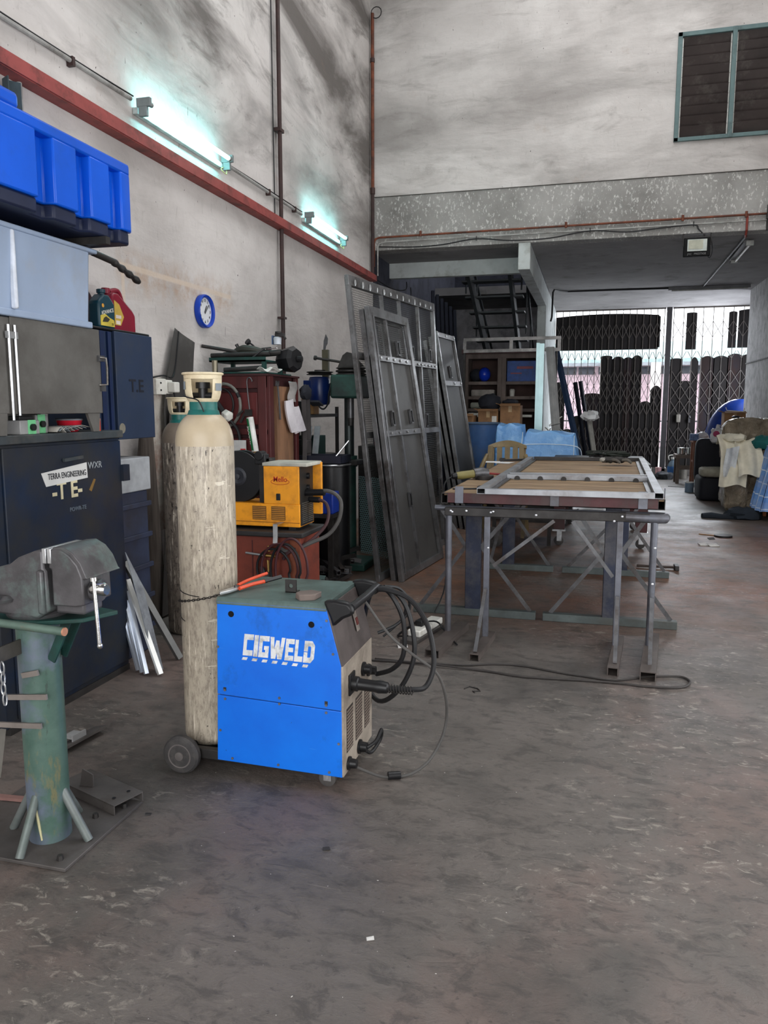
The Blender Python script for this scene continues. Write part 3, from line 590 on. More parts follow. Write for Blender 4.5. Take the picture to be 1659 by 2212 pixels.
# oil bottles on the cabinet
t = thing('oil_tray', 'thin black tray under the oil bottles on the blue cabinet', 'tray', (-2.8, 4.0, 1.928))
put('tray', M().box(-2.96, -2.655, 3.70, 4.31, 1.928, 1.942), BLACKP, t, bevel=.005)
def bottle(name, label, y, x, w_, d, h, mt, cap=None, ang=0.0):
    t = thing(name, label, 'bottle', (x, y, 1.942), 'motor oil bottles')
    z = 1.942
    put('body', M().prism([(y - w_ / 2, z), (y + w_ / 2, z), (y + w_ / 2, z + h * .64), (y + w_ * .36, z + h * .74), (y + w_ * .16, z + h * .86), (y - w_ * .16, z + h * .86), (y - w_ * .36, z + h * .74), (y - w_ / 2, z + h * .64)], 'x', x - d / 2, x + d / 2), mt, t, bevel=.012)
    put('neck', M().cyl((x, y, z + h * .84), (x, y, z + h * .93), w_ * .12, n=16), mt, t)
    put('cap', M().cyl((x, y, z + h * .90), (x, y, z + h), w_ * .16, n=16), cap or mt, t, bevel=.003)
    return t
GB = mat('dark_teal_plastic', (18, 58, 72), .35, var=.06)
OBY = 3.90
t = bottle('oil_bottle', 'teal motorcycle oil bottle with yellow label, in front', OBY, -2.70, .155, .07, .215, GB)
put('label_panel', M().prism([(3.835, 1.952), (3.965, 1.952), (3.960, 1.99), (3.920, 2.0), (3.875, 2.02), (3.835, 2.005)], 'x', -2.665, -2.663), mat('yellow_label', (196, 176, 70), .5), t)
put('motif', M().prism([(3.850, 1.972), (3.900, 1.975), (3.920, 1.992), (3.885, 2.005), (3.865, 1.995)], 'x', -2.663, -2.662), mat('dark_motif', (52, 48, 34), .5), t)
text('lettering', 'ADVANCE', .03, (-2.662, 3.900, 2.032), (90, -14, 90), WHITEP, t, sx=.85)
text('lettering', '2T', .018, (-2.662, 3.945, 1.965), EAST, BLACKP, t)
put('shell_badge', M().cyl((-2.664, 3.860, 2.062), (-2.662, 3.860, 2.062), .011, n=12), mat('orange_badge', (206, 150, 60), .5), t)
t = bottle('oil_bottle', 'dark maroon oil bottle half hidden behind the teal one', 3.92, -2.84, .13, .08, .25, mat('dark_maroon_plastic', (52, 26, 32), .4))
RJ = mat('crimson_plastic', (126, 26, 46), .3, var=.06)
t = thing('oil_jug', 'crimson oil jug with a looped handle on the blue cabinet', 'jug', (-2.84, 4.240, 1.942), 'motor oil bottles')
z = 1.942
put('body', M().prism([(4.120, z), (4.365, z), (4.365, z + .12), (4.335, z + .15), (4.190, z + .235), (4.140, z + .235), (4.120, z + .2)], 'x', -2.90, -2.78), RJ, t, bevel=.012)
put('handle', M().tube([(-2.84, 4.180, z + .245), (-2.84, 4.250, z + .262), (-2.84, 4.285, z + .245), (-2.84, 4.320, z + .17), (-2.84, 4.335, z + .12)], .016, 10, smooth=3), RJ, t)
put('cap', M().cyl((-2.84, 4.150, z + .23), (-2.84, 4.150, z + .262), .025, n=16), RJ, t)
put('label_panel', M().prism([(4.140, z + .045), (4.200, z + .045), (4.235, z + .10), (4.190, z + .17), (4.140, z + .19)], 'x', -2.78, -2.778), mat('gold_label', (190, 160, 70), .5), t)
put('label_text', M().box(-2.778, -2.777, 4.150, 4.205, z + .085, z + .105).box(-2.778, -2.777, 4.150, 4.195, z + .05, z + .072), mat('pale_print', (214, 200, 190), .6), t)

# aluminium and steel profiles leaning beside the locker
prof = [((-2.33, 3.97, .01), (-2.56, 3.80, .62), .035, 'grey_profile', 'grey steel channel leaning behind the aluminium profiles by the locker'),
        ((-2.45, 3.72, .01), (-2.545, 3.74, .33), .022, 'bright_aluminium', 'short aluminium profile leaning closest to the locker'),
        ((-2.405, 3.69, .01), (-2.54, 3.76, .40), .022, 'bright_aluminium', 'second aluminium profile from the locker, leaning'),
        ((-2.37, 3.675, .01), (-2.54, 3.785, .45), .022, 'bright_aluminium', 'third aluminium profile from the locker, leaning'),
        ((-2.29, 3.69, .01), (-2.53, 3.775, .52), .026, 'pale_aluminium', 'longest pale aluminium profile leaning on the locker side')]
mat('bright_aluminium', (206, 214, 226), .35, .6, var=.06); mat('pale_aluminium', (226, 226, 222), .4, .4, var=.05); mat('grey_profile', (108, 108, 106), .5, .4, var=.1)
for p0, p1, w_, mm, lb in prof:
    m = M(); m.channel(p0, p1, w_, w_ * .8, .003, up=(1, -.6, .5)); solo('metal_profile', m, MATS[mm], lb, 'profile', 'profiles leaning by the locker')
zs = M().prism([(3.727, .69), (3.722, .45), (3.70, .01), (3.77, .01), (3.80, .48)], 'x', -2.506, -2.502)
for v_ in zs.b.verts: v_.co.x += .185 * (1 - v_.co.z / .69)
solo('metal_strip', zs, mat('zinc_strip', (150, 156, 162), .45, .4, dirt=(108, 112, 118), damt=.4, dscale=9), 'pointed offcut of zinc sheet leaning on the locker', 'offcut')
# blue ribbed plastic crate standing behind the locker
t = thing('plastic_crate', 'narrow ribbed dark blue crate between locker and leaning plank', 'crate', (-2.75, 3.98, 0))
put('body', M().box(-2.93, -2.62, 3.83, 4.16, 0, 1.0), mat('dusty_blue_plastic', (46, 54, 74), .5, dirt=(40, 42, 50), damt=.5), t, bevel=.01)
for i in range(5): put('rib', M().box(-2.62, -2.60, 3.83, 4.17, .14 + i * .19, .17 + i * .19), mat('dusty_blue_plastic', (66, 80, 112)), t, bevel=.004)
put('lid', M().box(-2.93, -2.60, 3.82, 4.17, 1.0, 1.20), mat('pale_zinc_lid', (160, 164, 168), .5), t, bevel=.006)
# ------------------------------------------------------------------ bench vise on its green post
PX, PY = -1.785, 2.135
t = thing('vise_stand', 'green pipe post on a bolted base plate carrying the vise', 'stand', (PX, PY, 0))
put('base_plate', M().box(-2.12, -1.60, 1.968, 2.42, 0, .012), mat('dusty_steel_plate', (88, 84, 82), .6, .3, var=.15, dirt=(70, 64, 60), damt=.4), t, bevel=.002)
def post_mat():
    n = N('patchy_green_paint'); v = n.mapping()
    c = n.ramp(n.noise(v, 7, 7, .65), [(.3, lin((56, 82, 73))), (.7, lin((84, 108, 98)))])
    c = n.mix(n.fac(n.noise(n.mapping(loc=(4.2, 1.1, 1.5)), 3.2, 6, .6), .50, .58), c, lin((92, 102, 116)))
    c = n.mix(n.fac(n.noise(n.mapping((1.6, 1.6, .5), loc=(2, 8, 3)), 6, 7, .7), .60, .66), c, lin((108, 106, 78)))
    c = n.mix(n.math('MULTIPLY', n.fac(n.noise(n.mapping((2, 2, .4), loc=(7, 8, 3)), 22, 6, .7), .60, .66), .7), c, lin((52, 58, 54)))
    n.col(c); n.bump(n.noise(v, 40, 5), .15, .004); n.b.inputs['Roughness'].default_value = .42; MATS['patchy_green_paint'] = n.m; return n.m
POST = post_mat()
put('post', M().cyl((PX, PY, .012), (PX, PY, .80), .07, n=32), POST, t)
put('paint_drip', M().tube([(PX + .0, PY - .0705, .17), (PX + .012, PY - .071, .10), (PX + .02, PY - .069, .03)], [.004, .005, .003], 6), mat('cream_drip', (196, 190, 150), .4), t)
for dx, dy in ((0, -1), (1, 0), (-1, 0), (0, 1)):
    put('brace', M().cyl((PX + dx * .058, PY + dy * .058, .185), (PX + dx * .155, PY + dy * .155, .012), .0145, n=12), mat('grey_green_rod', (112, 118, 116), .5, .3, dirt=(82, 96, 90), damt=.5), t)
for x, y in ((-1.65, 2.01), (-1.64, 2.36), (-2.06, 2.02), (-1.70, 2.27)): put('bolt', bolt((x, y, .012), (0, 0, 1), .012, .016), DKSTEEL, t)
for z, x0, x1 in ((.622, PX - .01, PX + .05), (.541, PX - .075, PX + .078), (.437, PX - .16, PX + .05)):
    put('flat_bar', M().bar((x0, PY - .076, z - .006), (x1, PY - .072, z + .008), .008, .018), mat('bare_grey_bar', (132, 124, 118), .5, .3), t)
put('mounting_plate', M().prism([(-1.92, 2.02), (-1.70, 2.03), (-1.58, 2.10), (-1.53, 2.22), (-1.60, 2.24), (-1.92, 2.24)], 'z', .80, .815), DKGREEN, t, bevel=.003)
for s_ in (-1, 1): put('gusset', M().bar((PX + .07, PY + .03 * s_, .66), (PX + .14, PY + .03 * s_, .80), .008, .03), DKGREEN, t)
put('side_rod', M().cyl((-2.05, 1.99, .825), (-1.575, 2.0, .80), .0135, n=14), mat('green_rod', (92, 112, 102), .45, .3, dirt=(130, 98, 76), damt=.25), t)
put('rod_end', M().cyl((-1.577, 2.0, .80), (-1.572, 2.0, .80), .0136, n=14), mat('copper_end', (196, 140, 110), .5, .4), t)

VS = mat('worn_cast_iron', (84, 82, 84), .42, .35, var=.2, scale=9, dirt=(104, 122, 118), damt=.35, dscale=5, bump=.2)
t = thing('bench_vise', 'heavy dark cast iron bench vise at the left edge', 'vise', (-1.72, 2.12, .815))
Y0, Y1 = 2.035, 2.20
put('fixed_jaw', M().prism([(-1.86, .83), (-1.845, .985), (-1.80, .995), (-1.765, 1.02), (-1.70, 1.045), (-1.668, 1.05), (-1.668, .99), (-1.66, .98), (-1.655, .85), (-1.70, .822)], 'y', Y0, Y1), VS, t, bevel=.008)
put('fixed_web', M().box(-1.69, -1.665, Y0 - .012, Y1, .84, .985), VS, t, bevel=.008)
put('jaw_insert', M().box(-1.672, -1.657, Y0 + .002, Y1 + .01, 1.005, 1.054), BRIGHT, t, bevel=.002)
mj = put('moving_jaw', M().prism([(-1.648, 1.052), (-1.605, 1.052), (-1.575, 1.035), (-1.548, 1.005), (-1.532, .965), (-1.53, .875), (-1.56, .868), (-1.645, .868), (-1.645, .985), (-1.655, .99)], 'y', Y0 + .008, Y1 - .01), VS, t, bevel=.007)
put('jaw_insert', M().box(-1.655, -1.640, Y0 + .004, Y1 + .008, 1.005, 1.054), BRIGHT, t, bevel=.002)
put('jaw_hood', M().prism([(-1.64, 1.056), (-1.60, 1.06), (-1.565, 1.042), (-1.538, 1.010), (-1.520, .968), (-1.512, .962), (-1.535, .958), (-1.55, .985), (-1.58, 1.03), (-1.64, 1.045)], 'y', Y0 + .012, Y1 + .02), VS, t, bevel=.003)
put('slide_bar', M().box(-1.66, -1.55, 2.07, 2.17, .835, .90), VS, t, bevel=.01)
put('screw_boss', M().cyl((-1.53, 2.10, .915), (-1.505, 2.10, .915), .036, n=20), VS, t)
put('screw_head', M().lathe([(.018, 0), (.020, .01), (.021, .048), (.017, .055)], (-1.522, 2.075, .925), 'x', 20), CHROME, t)
put('handle_rod', M().cyl((-1.497, 2.052, .962), (-1.483, 2.046, .755), .0065, n=12), CHROME, t)
put('handle_knob', M().cyl((-1.4975, 2.052, .968), (-1.497, 2.052, .956), .011, n=12), CHROME, t); put('handle_knob', M().ell((-1.482, 2.046, .748), .009, .009, .011), CHROME, t)
put('base', M().lathe([(.10, 0), (.105, .012), (.085, .03), (.07, .04)], (-1.77, 2.13, .815), n=24), VS, t)
put('lock_lever', M().bar((-1.93, 2.0, .885), (-1.81, 2.0, .893), .012, .01), STEEL, t)
put('side_flange', M().lathe([(.05, 0), (.055, .01), (.04, .022)], (-1.84, 2.05, .872), n=20), VS, t)
# tray of angle steel at the edge
t = thing('scrap_tray', 'dark angle steel tray frame hooked on the vise post', 'tray', (-1.86, 2.0, .69))
put('rail', M().bar((-1.80, 1.86, .715), (-1.80, 2.18, .713), .006, .05).bar((-1.82, 1.86, .692), (-1.82, 2.18, .69), .04, .005), mat('oily_angle_steel', (84, 80, 74), .5, .4, var=.2, dirt=(54, 50, 46), damt=.4), t)
put('front_rail', M().bar((-2.10, 1.87, .715), (-1.80, 1.87, .715), .006, .05), MATS['oily_angle_steel'], t)
put('bottom', M().box(-2.1, -1.80, 1.87, 2.10, .690, .694), DKSTEEL, t)
put('weld_spatter', M().ell((-1.797, 2.10, .712), .002, .018, .012, 8, 6).jitter(.003), mat('pale_lilac_spatter', (196, 192, 206), .6), t)
solo('ball', M().ell((-1.87, 1.965, .735), .036, .036, .038), mat('dusty_pink_rubber', (120, 84, 82), .6), 'dusty pink rubber ball lying in the angle steel tray', 'ball')
t = thing('chain', 'short hanging steel chain of long links below the angle tray', 'chain', (-1.785, 1.97, .56))
for i in range(4):
    z = .675 - i * .034
    pts = [(.008 * math.cos(a), .022 * math.sin(a)) for a in [k * math.pi / 6 for k in range(12)]]
    if i % 2: P = [(-1.785 + .001 * i, 1.962 + a, z + b_) for a, b_ in pts]
    else: P = [(-1.785 + a, 1.962, z + b_) for a, b_ in pts]
    put('link', M().tube(P, .0026, 6, closed=True), BRIGHT, t)
# channel pieces on the floor behind the vise stand
m = M(); m.channel((-1.62, 2.36, .03), (-1.93, 2.47, .03), .13, .035, .004)
t = thing('steel_channel', 'steel channel offcut lying on the vise base plate corner', 'channel', (-1.77, 2.40, .012))
put('channel', m, mat('dusty_steel_plate', (88, 84, 82)), t)
put('end_lug', M().prism([(-1.86, .05), (-1.80, .05), (-1.80, .10), (-1.845, .12)], 'y', 2.40, 2.405), MATS['dusty_steel_plate'], t)
put('bolt_hole', M().cyl((-1.672, 2.345, .0525), (-1.672, 2.345, .0535), .007, n=10).cyl((-1.650, 2.405, .0525), (-1.650, 2.405, .0535), .007, n=10), BLACKP, t)
t = thing('steel_bracket', 'grey bracket with a clip lying on the floor behind the green post', 'bracket', (-2.17, 2.80, 0))
put('plate', M().obox((-2.18, 2.80, .02), (.12, 1, 0), (1, -.12, .3), (0, .3, 1), .16, .045, .006), mat('dusty_steel_plate', (88, 84, 82)), t)
put('clip', M().obox((-2.19, 2.80, .045), (.12, 1, 0), (1, -.12, 0), (0, 0, 1), .035, .03, .004).obox((-2.16, 2.80, .04), (.12, 1, 0), (1, -.12, 0), (0, 0, 1), .04, .004, .02), GAL, t)
solo('timber_offcut', M().obox((-2.29, 2.44, .10), (0, .25, 1), (1, 0, 0), (0, 1, -.25), .10, .012, .04), mat('pale_offcut', (140, 136, 128), .7), 'pale offcut standing at the left edge behind the vise stand', 'offcut')
solo('flat_bar', M().obox((-2.05, 2.30, .02), (1, .1, 0), (0, 1, 0), (0, 0, 1), .10, .012, .006), mat('rose_brown_bar', (128, 96, 90), .6), 'reddish flat bar lying on the vise base plate', 'bar')

# ------------------------------------------------------------------ gas cylinders
def cyl_mat(name, base, dark, amt):
    n = N(name); v = n.mapping((1, 1, .30))
    c = n.ramp(n.noise(n.mapping(), 2.2, 6), [(.3, lin(mul(base, .9))), (.7, lin(base))])
    c = n.mix(n.math('MULTIPLY', n.fac(n.noise(v, 58, 9, .78), .46, .60), amt * .8), c, lin(dark))
    c = n.mix(n.math('MULTIPLY', n.fac(n.noise(n.mapping((1, 1, .09), loc=(3, 1, 7)), 60, 5, .7), .57, .63), .6), c, lin((232, 222, 204)))
    c = n.mix(n.math('MULTIPLY', n.fac(n.noise(n.mapping((.25, .25, 1.4), loc=(8, 1, 2)), 26, 4, .6), .68, .70), .55), c, lin((232, 224, 206)))
    c = n.mix(n.fac(n.noise(n.mapping((1, 1, .6), loc=(2, 6, 1)), 44, 4, .6), .66 if amt < .96 else .60, .70 if amt < .96 else .63), c, lin((56, 50, 46)))
    c = n.mix(n.math('MULTIPLY', n.fac(n.noise(n.mapping(loc=(5, 5, 2)), 3.4, 3, .4), .72, .76), .7), c, lin((150, 190, 186)))
    n.col(c); n.bump(n.noise(v, 60, 5), .1, .004); n.b.inputs['Roughness'].default_value = .42; MATS[name] = n.m; return n.m
CB = cyl_mat('scratched_cream_paint', (190, 179, 161), (112, 101, 91), .80)
CSH = mat('cream_shoulder_paint', (180, 165, 140), .33, var=.08, scale=4, dirt=(170, 150, 126), damt=.35)
CB2 = cyl_mat('dark_speckled_cream_paint', (122, 112, 102), (52, 46, 42), .97)
TEAL = mat('teal_collar_paint', (30, 104, 98), .4, var=.15, dirt=(40, 66, 64), damt=.4)
CAPM = mat('cream_cap_paint', (222, 208, 176), .4, var=.06, dirt=(180, 160, 130), damt=.3)
def cylinder(x, y, z0, r, zs, ztop, label, body, shoulder, yaw, slotw=.75):
    t = thing('gas_cylinder', label, 'gas cylinder', (x, y, z0), 'gas cylinders')
    put('body', M().lathe([(r - .03, 0), (r - .008, .012), (r, .04), (r, zs - z0)], (x, y, z0), n=48), body, t, angle=50)
    h = .135
    put('shoulder', M().lathe([(r, 0)] + [(r * (1 - .56 * (i / 8) ** 2.3), h * (1 - (1 - i / 8) ** 1.25)) for i in range(1, 9)], (x, y, zs), n=48, cap=False), shoulder, t, angle=60)
    put('collar', M().lathe([(.068, 0), (.062, .02), (.057, .025), (.057, .065), (.05, .068)], (x, y, zs + h - .012), n=32), TEAL, t)
    zc = zs + h + .04
    # guard cap: a cup with two windows
    prof = [(.052, 0), (.064, .012), (.072, .035), (.076, .075), (.078, ztop - zc)]
    n_ = 40; m = M(); H = ztop - zc
    def wall(i0, i1, j0, j1):
        m.grid(lambda u, v: pt(i0 + (i1 - i0) * u, j0 + (j1 - j0) * v), max(2, int((i1 - i0) * 40)), max(2, int((j1 - j0) * 10)), .005)
    def pt(u, v):
        zz = v * H; rr = .078
        for (ra, za), (rb, zb) in zip(prof, prof[1:]):
            if za <= zz <= zb: rr = ra + (rb - ra) * (zz - za) / max(zb - za, 1e-6); break
        a = yaw + u * 2 * math.pi; return (x + rr * math.cos(a), y + rr * math.sin(a), zc + zz)
    wall(0, 1, 0, .14); wall(0, 1, .82, 1.0)
    wall(.10, .90, .12, .84)
    put('guard_cap', m, CAPM, t, angle=50)
    put('guard_rim', M().tube([(x + .080 * math.cos(a), y + .080 * math.sin(a), ztop) for a in [i * math.pi / 20 for i in range(40)]], .0055, 8, closed=True), CAPM, t)
    put('valve', M().cyl((x, y, zc - .02), (x, y, zc + .06), .02, n=14).cyl((x - .045, y, zc + .03), (x + .045, y, zc + .03), .014, n=12).cyl((x, y, zc + .06), (x, y, zc + .085), .03, n=14), BLACKP, t)
    return t
cx, cy = -1.556, 2.915
t = cylinder(cx, cy, .062, .120, 1.34, 1.634, 'tall scratched cream gas cylinder chained behind the bright blue welder', CB, CSH, R(-66), .62)
put('cap_sticker', M().grid(lambda u, v: (cx + .0790 * math.cos(R(-22 + 30 * u)), cy + .0790 * math.sin(R(-22 + 30 * u)), 1.565 + .03 * v), 6, 1, .001), mat('grey_tape', (130, 138, 144), .7), t)
put('cap_sticker', M().grid(lambda u, v: (cx + .0788 * math.cos(R(-142 + 16 * u)), cy + .0788 * math.sin(R(-142 + 16 * u)), 1.57 + .032 * v), 6, 1, .001), MATS['grey_tape'], t)
put('wire_tie', M().tube([(cx - .062, cy - .052, 1.548), (cx - .03, cy - .080, 1.538), (cx + .02, cy - .082, 1.525), (cx + .035, cy - .065, 1.48)], .003, 6, smooth=4), BLACKC, t)
cylinder(-2.585, 4.52, 0, .12, 1.27, 1.555, 'dark speckled gas cylinder standing by the wall behind the cream one', CB2, mat('dark_cream_shoulder', (120, 108, 96), .45), R(-66), .62)
# chain around the front cylinder
t = thing('chain', 'thin dark chain tied around the cream gas cylinder to the blue welder', 'chain', (-1.58, 2.9, .68))
pts = []
for i in range(30):
    a = R(-200 + i * 5.2); pts.append(Vector((cx + .127 * math.cos(a), cy + .127 * math.sin(a), .662 + .0022 * i)))
pts += [Vector((-1.455, 2.79, .735)), Vector((-1.43, 2.78, .748)), Vector((-1.40, 2.78, .757))]
m = M()
acc = 0
for a, b_ in zip(pts, pts[1:]):
    d = (b_ - a); k = max(1, int(d.length / .012))
    for j in range(k):
        p = a + d * ((j + .5) / k); q = d.normalized() * .0085; acc += 1
        side = (Vector((0, 0, 1)) if acc % 2 else d.cross(Vector((0, 0, 1))).normalized()) * .004
        m.tube([p - q, p - q * .5 + side, p + q * .5 + side, p + q, p + q * .5 - side, p - q * .5 - side], .0017, 4, closed=True)
put('links', m, DKSTEEL, t)
put('tie_wire', M().tube([(cx + .122 * math.cos(R(a)), cy + .122 * math.sin(R(a)), .705 - .0002 * a) for a in range(-190, -70, 12)], .0018, 4).tube([(cx + .122 * math.cos(R(a)), cy + .122 * math.sin(R(a)), .63 - .0003 * (a + 190)) for a in range(-190, -110, 10)], .0016, 4), BLACKC, t)

# ------------------------------------------------------------------ blue MIG welder on wheels
def blue_mat():
    n = N('bright_blue_paint'); v = n.mapping()
    c = n.ramp(n.noise(v, 3, 5), [(.3, lin((0, 98, 212))), (.7, lin((0, 116, 230)))])
    c = n.mix(n.math('MULTIPLY', n.fac(n.noise(n.mapping((1, 1, .7), loc=(1, 2, 3)), 6, 8, .7), .57, .72), .6), c, lin((12, 72, 140)))
    c = n.mix(n.fac(n.noise(n.mapping((1, 1, 1), loc=(6, 2, 8)), 24, 4, .6), .70, .73), c, lin((34, 44, 60)))
    c = n.mix(n.math('MULTIPLY', n.fac(n.noise(n.mapping((.7, 1, 12), rot=(0, R(6), 0)), 5, 5, .6), .68, .71), .5), c, lin((70, 150, 236)))
    n.col(c); n.bump(n.noise(v, 30, 4), .04, .004); n.b.inputs['Roughness'].default_value = .42; MATS['bright_blue_paint'] = n.m; return n.m
BLUEM = blue_mat()
TOPM = mat('grimy_grey_green_top', (86, 104, 100), .5, .2, var=.2, scale=5, dirt=(62, 72, 68), damt=.5, dscale=6)
FRM = mat('soiled_beige_panel', (162, 151, 138), .6, var=.12, scale=6, dirt=(98, 88, 79), damt=.5, dscale=7)
CTRL = mat('brown_grey_control_panel', (86, 78, 76), .5, var=.12, dirt=(58, 52, 50), damt=.4)
t = thing('mig_welder', 'bright blue CIGWELD welding machine on a wheeled trolley', 'welder', (-1.16, 2.9, 0))
MY0, MY1 = 2.70, 3.10
body = [(-1.42, .075), (-.895, .066), (-.895, .512), (-.952, .735), (-1.408, .735)]
put('chassis', M().prism([(-1.415, .08), (-.9, .072), (-.9, .51), (-.957, .73), (-1.403, .73)], 'y', MY0 + .004, MY1 - .003), mat('dark_chassis', (40, 42, 46), .6), t)
put('upper_side_panel', M().prism([(-1.419, .352), (-.893, .334), (-.893, .512), (-.951, .736), (-1.409, .736)], 'y', MY0 - .002, MY0 + .006), BLUEM, t, bevel=.002)
put('lower_side_panel', M().prism([(-1.427, .071), (-.892, .061), (-.892, .331), (-1.419, .349)], 'y', MY0 - .002, MY0 + .006), BLUEM, t, bevel=.002)
put('far_side_panel', M().prism([(-1.427, .071), (-.892, .061), (-.893, .512), (-.951, .736), (-1.409, .736)], 'y', MY1 - .004, MY1 + .002), BLUEM, t)
put('top_cover', M().prism([(MY0 - .003, .725), (MY0 - .001, .742), (MY0 + .008, .753), (MY1 - .008, .753), (MY1 + .002, .742), (MY1 + .003, .725)], 'x', -1.412, -.95), TOPM, t, bevel=.002)
put('top_flange', M().box(-.985, -.95, MY0 + .01, MY1 - .01, .752, .7575), TOPM, t, bevel=.001)
put('front_panel', M().box(-.897, -.886, MY0 - .001, MY1 + .001, .062, .512), FRM, t, bevel=.003)
put('control_panel', M().prism([(-.897, .512), (-.886, .512), (-.946, .742), (-.957, .738)], 'y', MY0, MY1), CTRL, t, bevel=.002)
put('control_window', M().obox((-.9085, 2.945, .625), (.253, 0, -.967), (0, 1, 0), (.967, 0, .253), .042, .017, .003), mat('dirty_white_window', (150, 140, 132), .5, dirt=(70, 62, 58), damt=.8, dscale=14), t, bevel=.003)
put('control_dial', M().obox((-.9055, 2.945, .625), (.253, 0, -.967), (0, 1, 0), (.967, 0, .253), .015, .012, .003), mat('red_brown_switch', (96, 40, 36), .5), t)
hb = BLACKP
for y in (MY0 + .012, MY1 - .025):
    put('handle_bracket', M().prism([(-.965, .765), (-.915, .772), (-.862, .765), (-.842, .742), (-.845, .718), (-.885, .70), (-.925, .665), (-.938, .70)], 'y', y - .018, y + .02), hb, t, bevel=.012)
put('handle_bar', M().tube([(-.858, MY0 + .015, .742), (-.850, 2.90, .745), (-.858, MY1 - .02, .742)], .017, 14), hb, t)
for i, (y0, y1, dz) in enumerate(((2.738, 2.822, 0), (2.858, 2.95, 0), (2.985, 3.06, 0))):
    put('vent_frame', M().box(-.888, -.885, y0, y1, .145, .325), mat('vent_backing', (52, 45, 41), .8), t)
    b = M()
    for k in range(13): b.box(-.886, -.8835, y0 + .004, y1 - .004, .152 + k * .0132, .158 + k * .0132)
    put('vent_slats', b, mat('grimy_brown_slats', (128, 114, 103), .6), t)
for (y, z, r) in ((2.76, .095, .02), (2.905, .10, .022), (3.04, .385, .02), (2.965, .415, .022)):
    put('socket', M().lathe([(r * 1.35, 0), (r * 1.35, .008), (r, .01), (r * .9, .035), (r * .5, .037)], (-.886, y, z), 'x', 18), BLACKP, t)
put('earth_lead', M().tube([(-.85, 2.905, .10), (-.82, 2.93, .12), (-.81, 2.98, .15), (-.82, 3.0, .10), (-.845, 2.95, .06), (-.86, 2.91, .085)], .008, 8, smooth=4), BLACKC, t)
for x, z in ((-1.349, .688), (-1.012, .670)): put('lifting_hole', M().cyl((x, MY0 - .003, z), (x, MY0 + .0, z), .0125, n=18), mat('hole_black', (8, 8, 10), .9), t)
for x, z in ((-1.385, .372), (-1.15, .362), (-.955, .352), (-1.385, .335), (-1.15, .338), (-.955, .322), (-1.41, .20), (-.905, .20), (-1.36, .085), (-1.16, .082), (-.945, .078), (-1.41, .55), (-.925, .56), (-.95, .69)):
    put('screw', M().cyl((x, MY0 - .005, z), (x, MY0 - .002, z), .0055, n=8), mat('dull_screw', (120, 120, 124), .4, .7), t)
for x, z in ((-1.385, .363), (-.955, .348)): put('clip_tab', M().box(x - .006, x + .006, MY0 - .004, MY0 - .002, z + .006, z + .02), DKSTEEL, t)
# block lettering: heavy italic letters
WHT = mat('white_sign_paint', (222, 224, 226), .5, var=.05, dirt=(130, 130, 124), damt=.4, dscale=20)
def glyphs(parent):
    G = {'C': [[(0, 0), (1, 0), (1, .26), (.34, .26), (.34, .74), (1, .74), (1, 1), (0, 1)]],
         'I': [[(0, 0), (1, 0), (1, 1), (0, 1)]],
         'G': [[(0, 0), (1, 0), (1, .54), (.52, .54), (.52, .36), (.66, .36), (.66, .24), (.34, .24), (.34, .76), (1, .76), (1, 1), (0, 1)]],
         'W': [[(.14, 0), (.44, 0), (.5, .3), (.56, 0), (.86, 0), (1, 1), (.76, 1), (.70, .42), (.62, .86), (.40, .86), (.31, .42), (.25, 1), (0, 1)]],
         'E': [[(0, 0), (1, 0), (1, .23), (.36, .23), (.36, .40), (.9, .40), (.9, .60), (.36, .60), (.36, .77), (1, .77), (1, 1), (0, 1)]],
         'L': [[(0, 0), (1, 0), (1, .25), (.38, .25), (.38, 1), (0, 1)]],
         'D': [[(0, 0), (.72, 0), (1, .22), (1, .78), (.72, 1), (0, 1), (0, .0)], None]}
    x = -1.303; z0 = .524; h = .088; sh = .12
    for ch, w_ in (('C', .041), ('I', .018), ('G', .042), ('W', .062), ('E', .036), ('L', .034), ('D', .043)):
        poly = G[ch][0]
        if ch == 'D': poly = [(0, 0), (.72, 0), (1, .2), (1, .8), (.72, 1), (0, 1), (0, .52), (.36, .52), (.36, .76), (.60, .76), (.66, .70), (.66, .30), (.60, .24), (.36, .24), (.36, .48), (0, .48)]
        slope = -.03
        P = [(x + a * w_ + sh * b_ * h, z0 + b_ * h + (x + 1.303) * slope) for a, b_ in poly]
        put('letter', M().prism(P, 'y', MY0 - .0035, MY0 - .002), WHT, parent)
        x += w_ + .0035
    for i in range(7):
        x = -1.308 + i * .0425; zz = .505 + i * .0425 * -.03
        put('logo_dash', M().prism([(x, zz), (x + .021, zz), (x + .027, zz + .0115), (x + .006, zz + .0115)], 'y', MY0 - .0035, MY0 - .002), WHT, parent)
glyphs(t)
put('rack', M().box(-1.665, -1.40, 2.74, 3.06, .045, .058).box(-1.60, -1.38, 2.715, 2.745, .06, .10).box(-1.60, -1.38, 3.06, 3.09, .06, .10), DKSTEEL, t, bevel=.002)
put('axle', M().cyl((-1.583, 2.70, .08), (-1.583, 3.12, .08), .012, n=12), DKSTEEL, t)
for y0 in (2.665, 3.10):
    wl = put('wheel', M().lathe([(.052, 0), (.072, .004), (.080, .014), (.080, .034), (.072, .044), (.052, .046)], (-1.583, y0, .08), 'y', 36), mat('worn_grey_rubber', (62, 60, 60), .7, dirt=(92, 88, 84), damt=.4), t)
    put('hub', M().lathe([(.054, 0), (.05, -.003), (.02, .004), (.018, -.006), (.008, -.008)], (-1.583, y0 + .002, .08), 'y', 30), mat('dusty_grey_hub', (104, 98, 96), .6), wl)
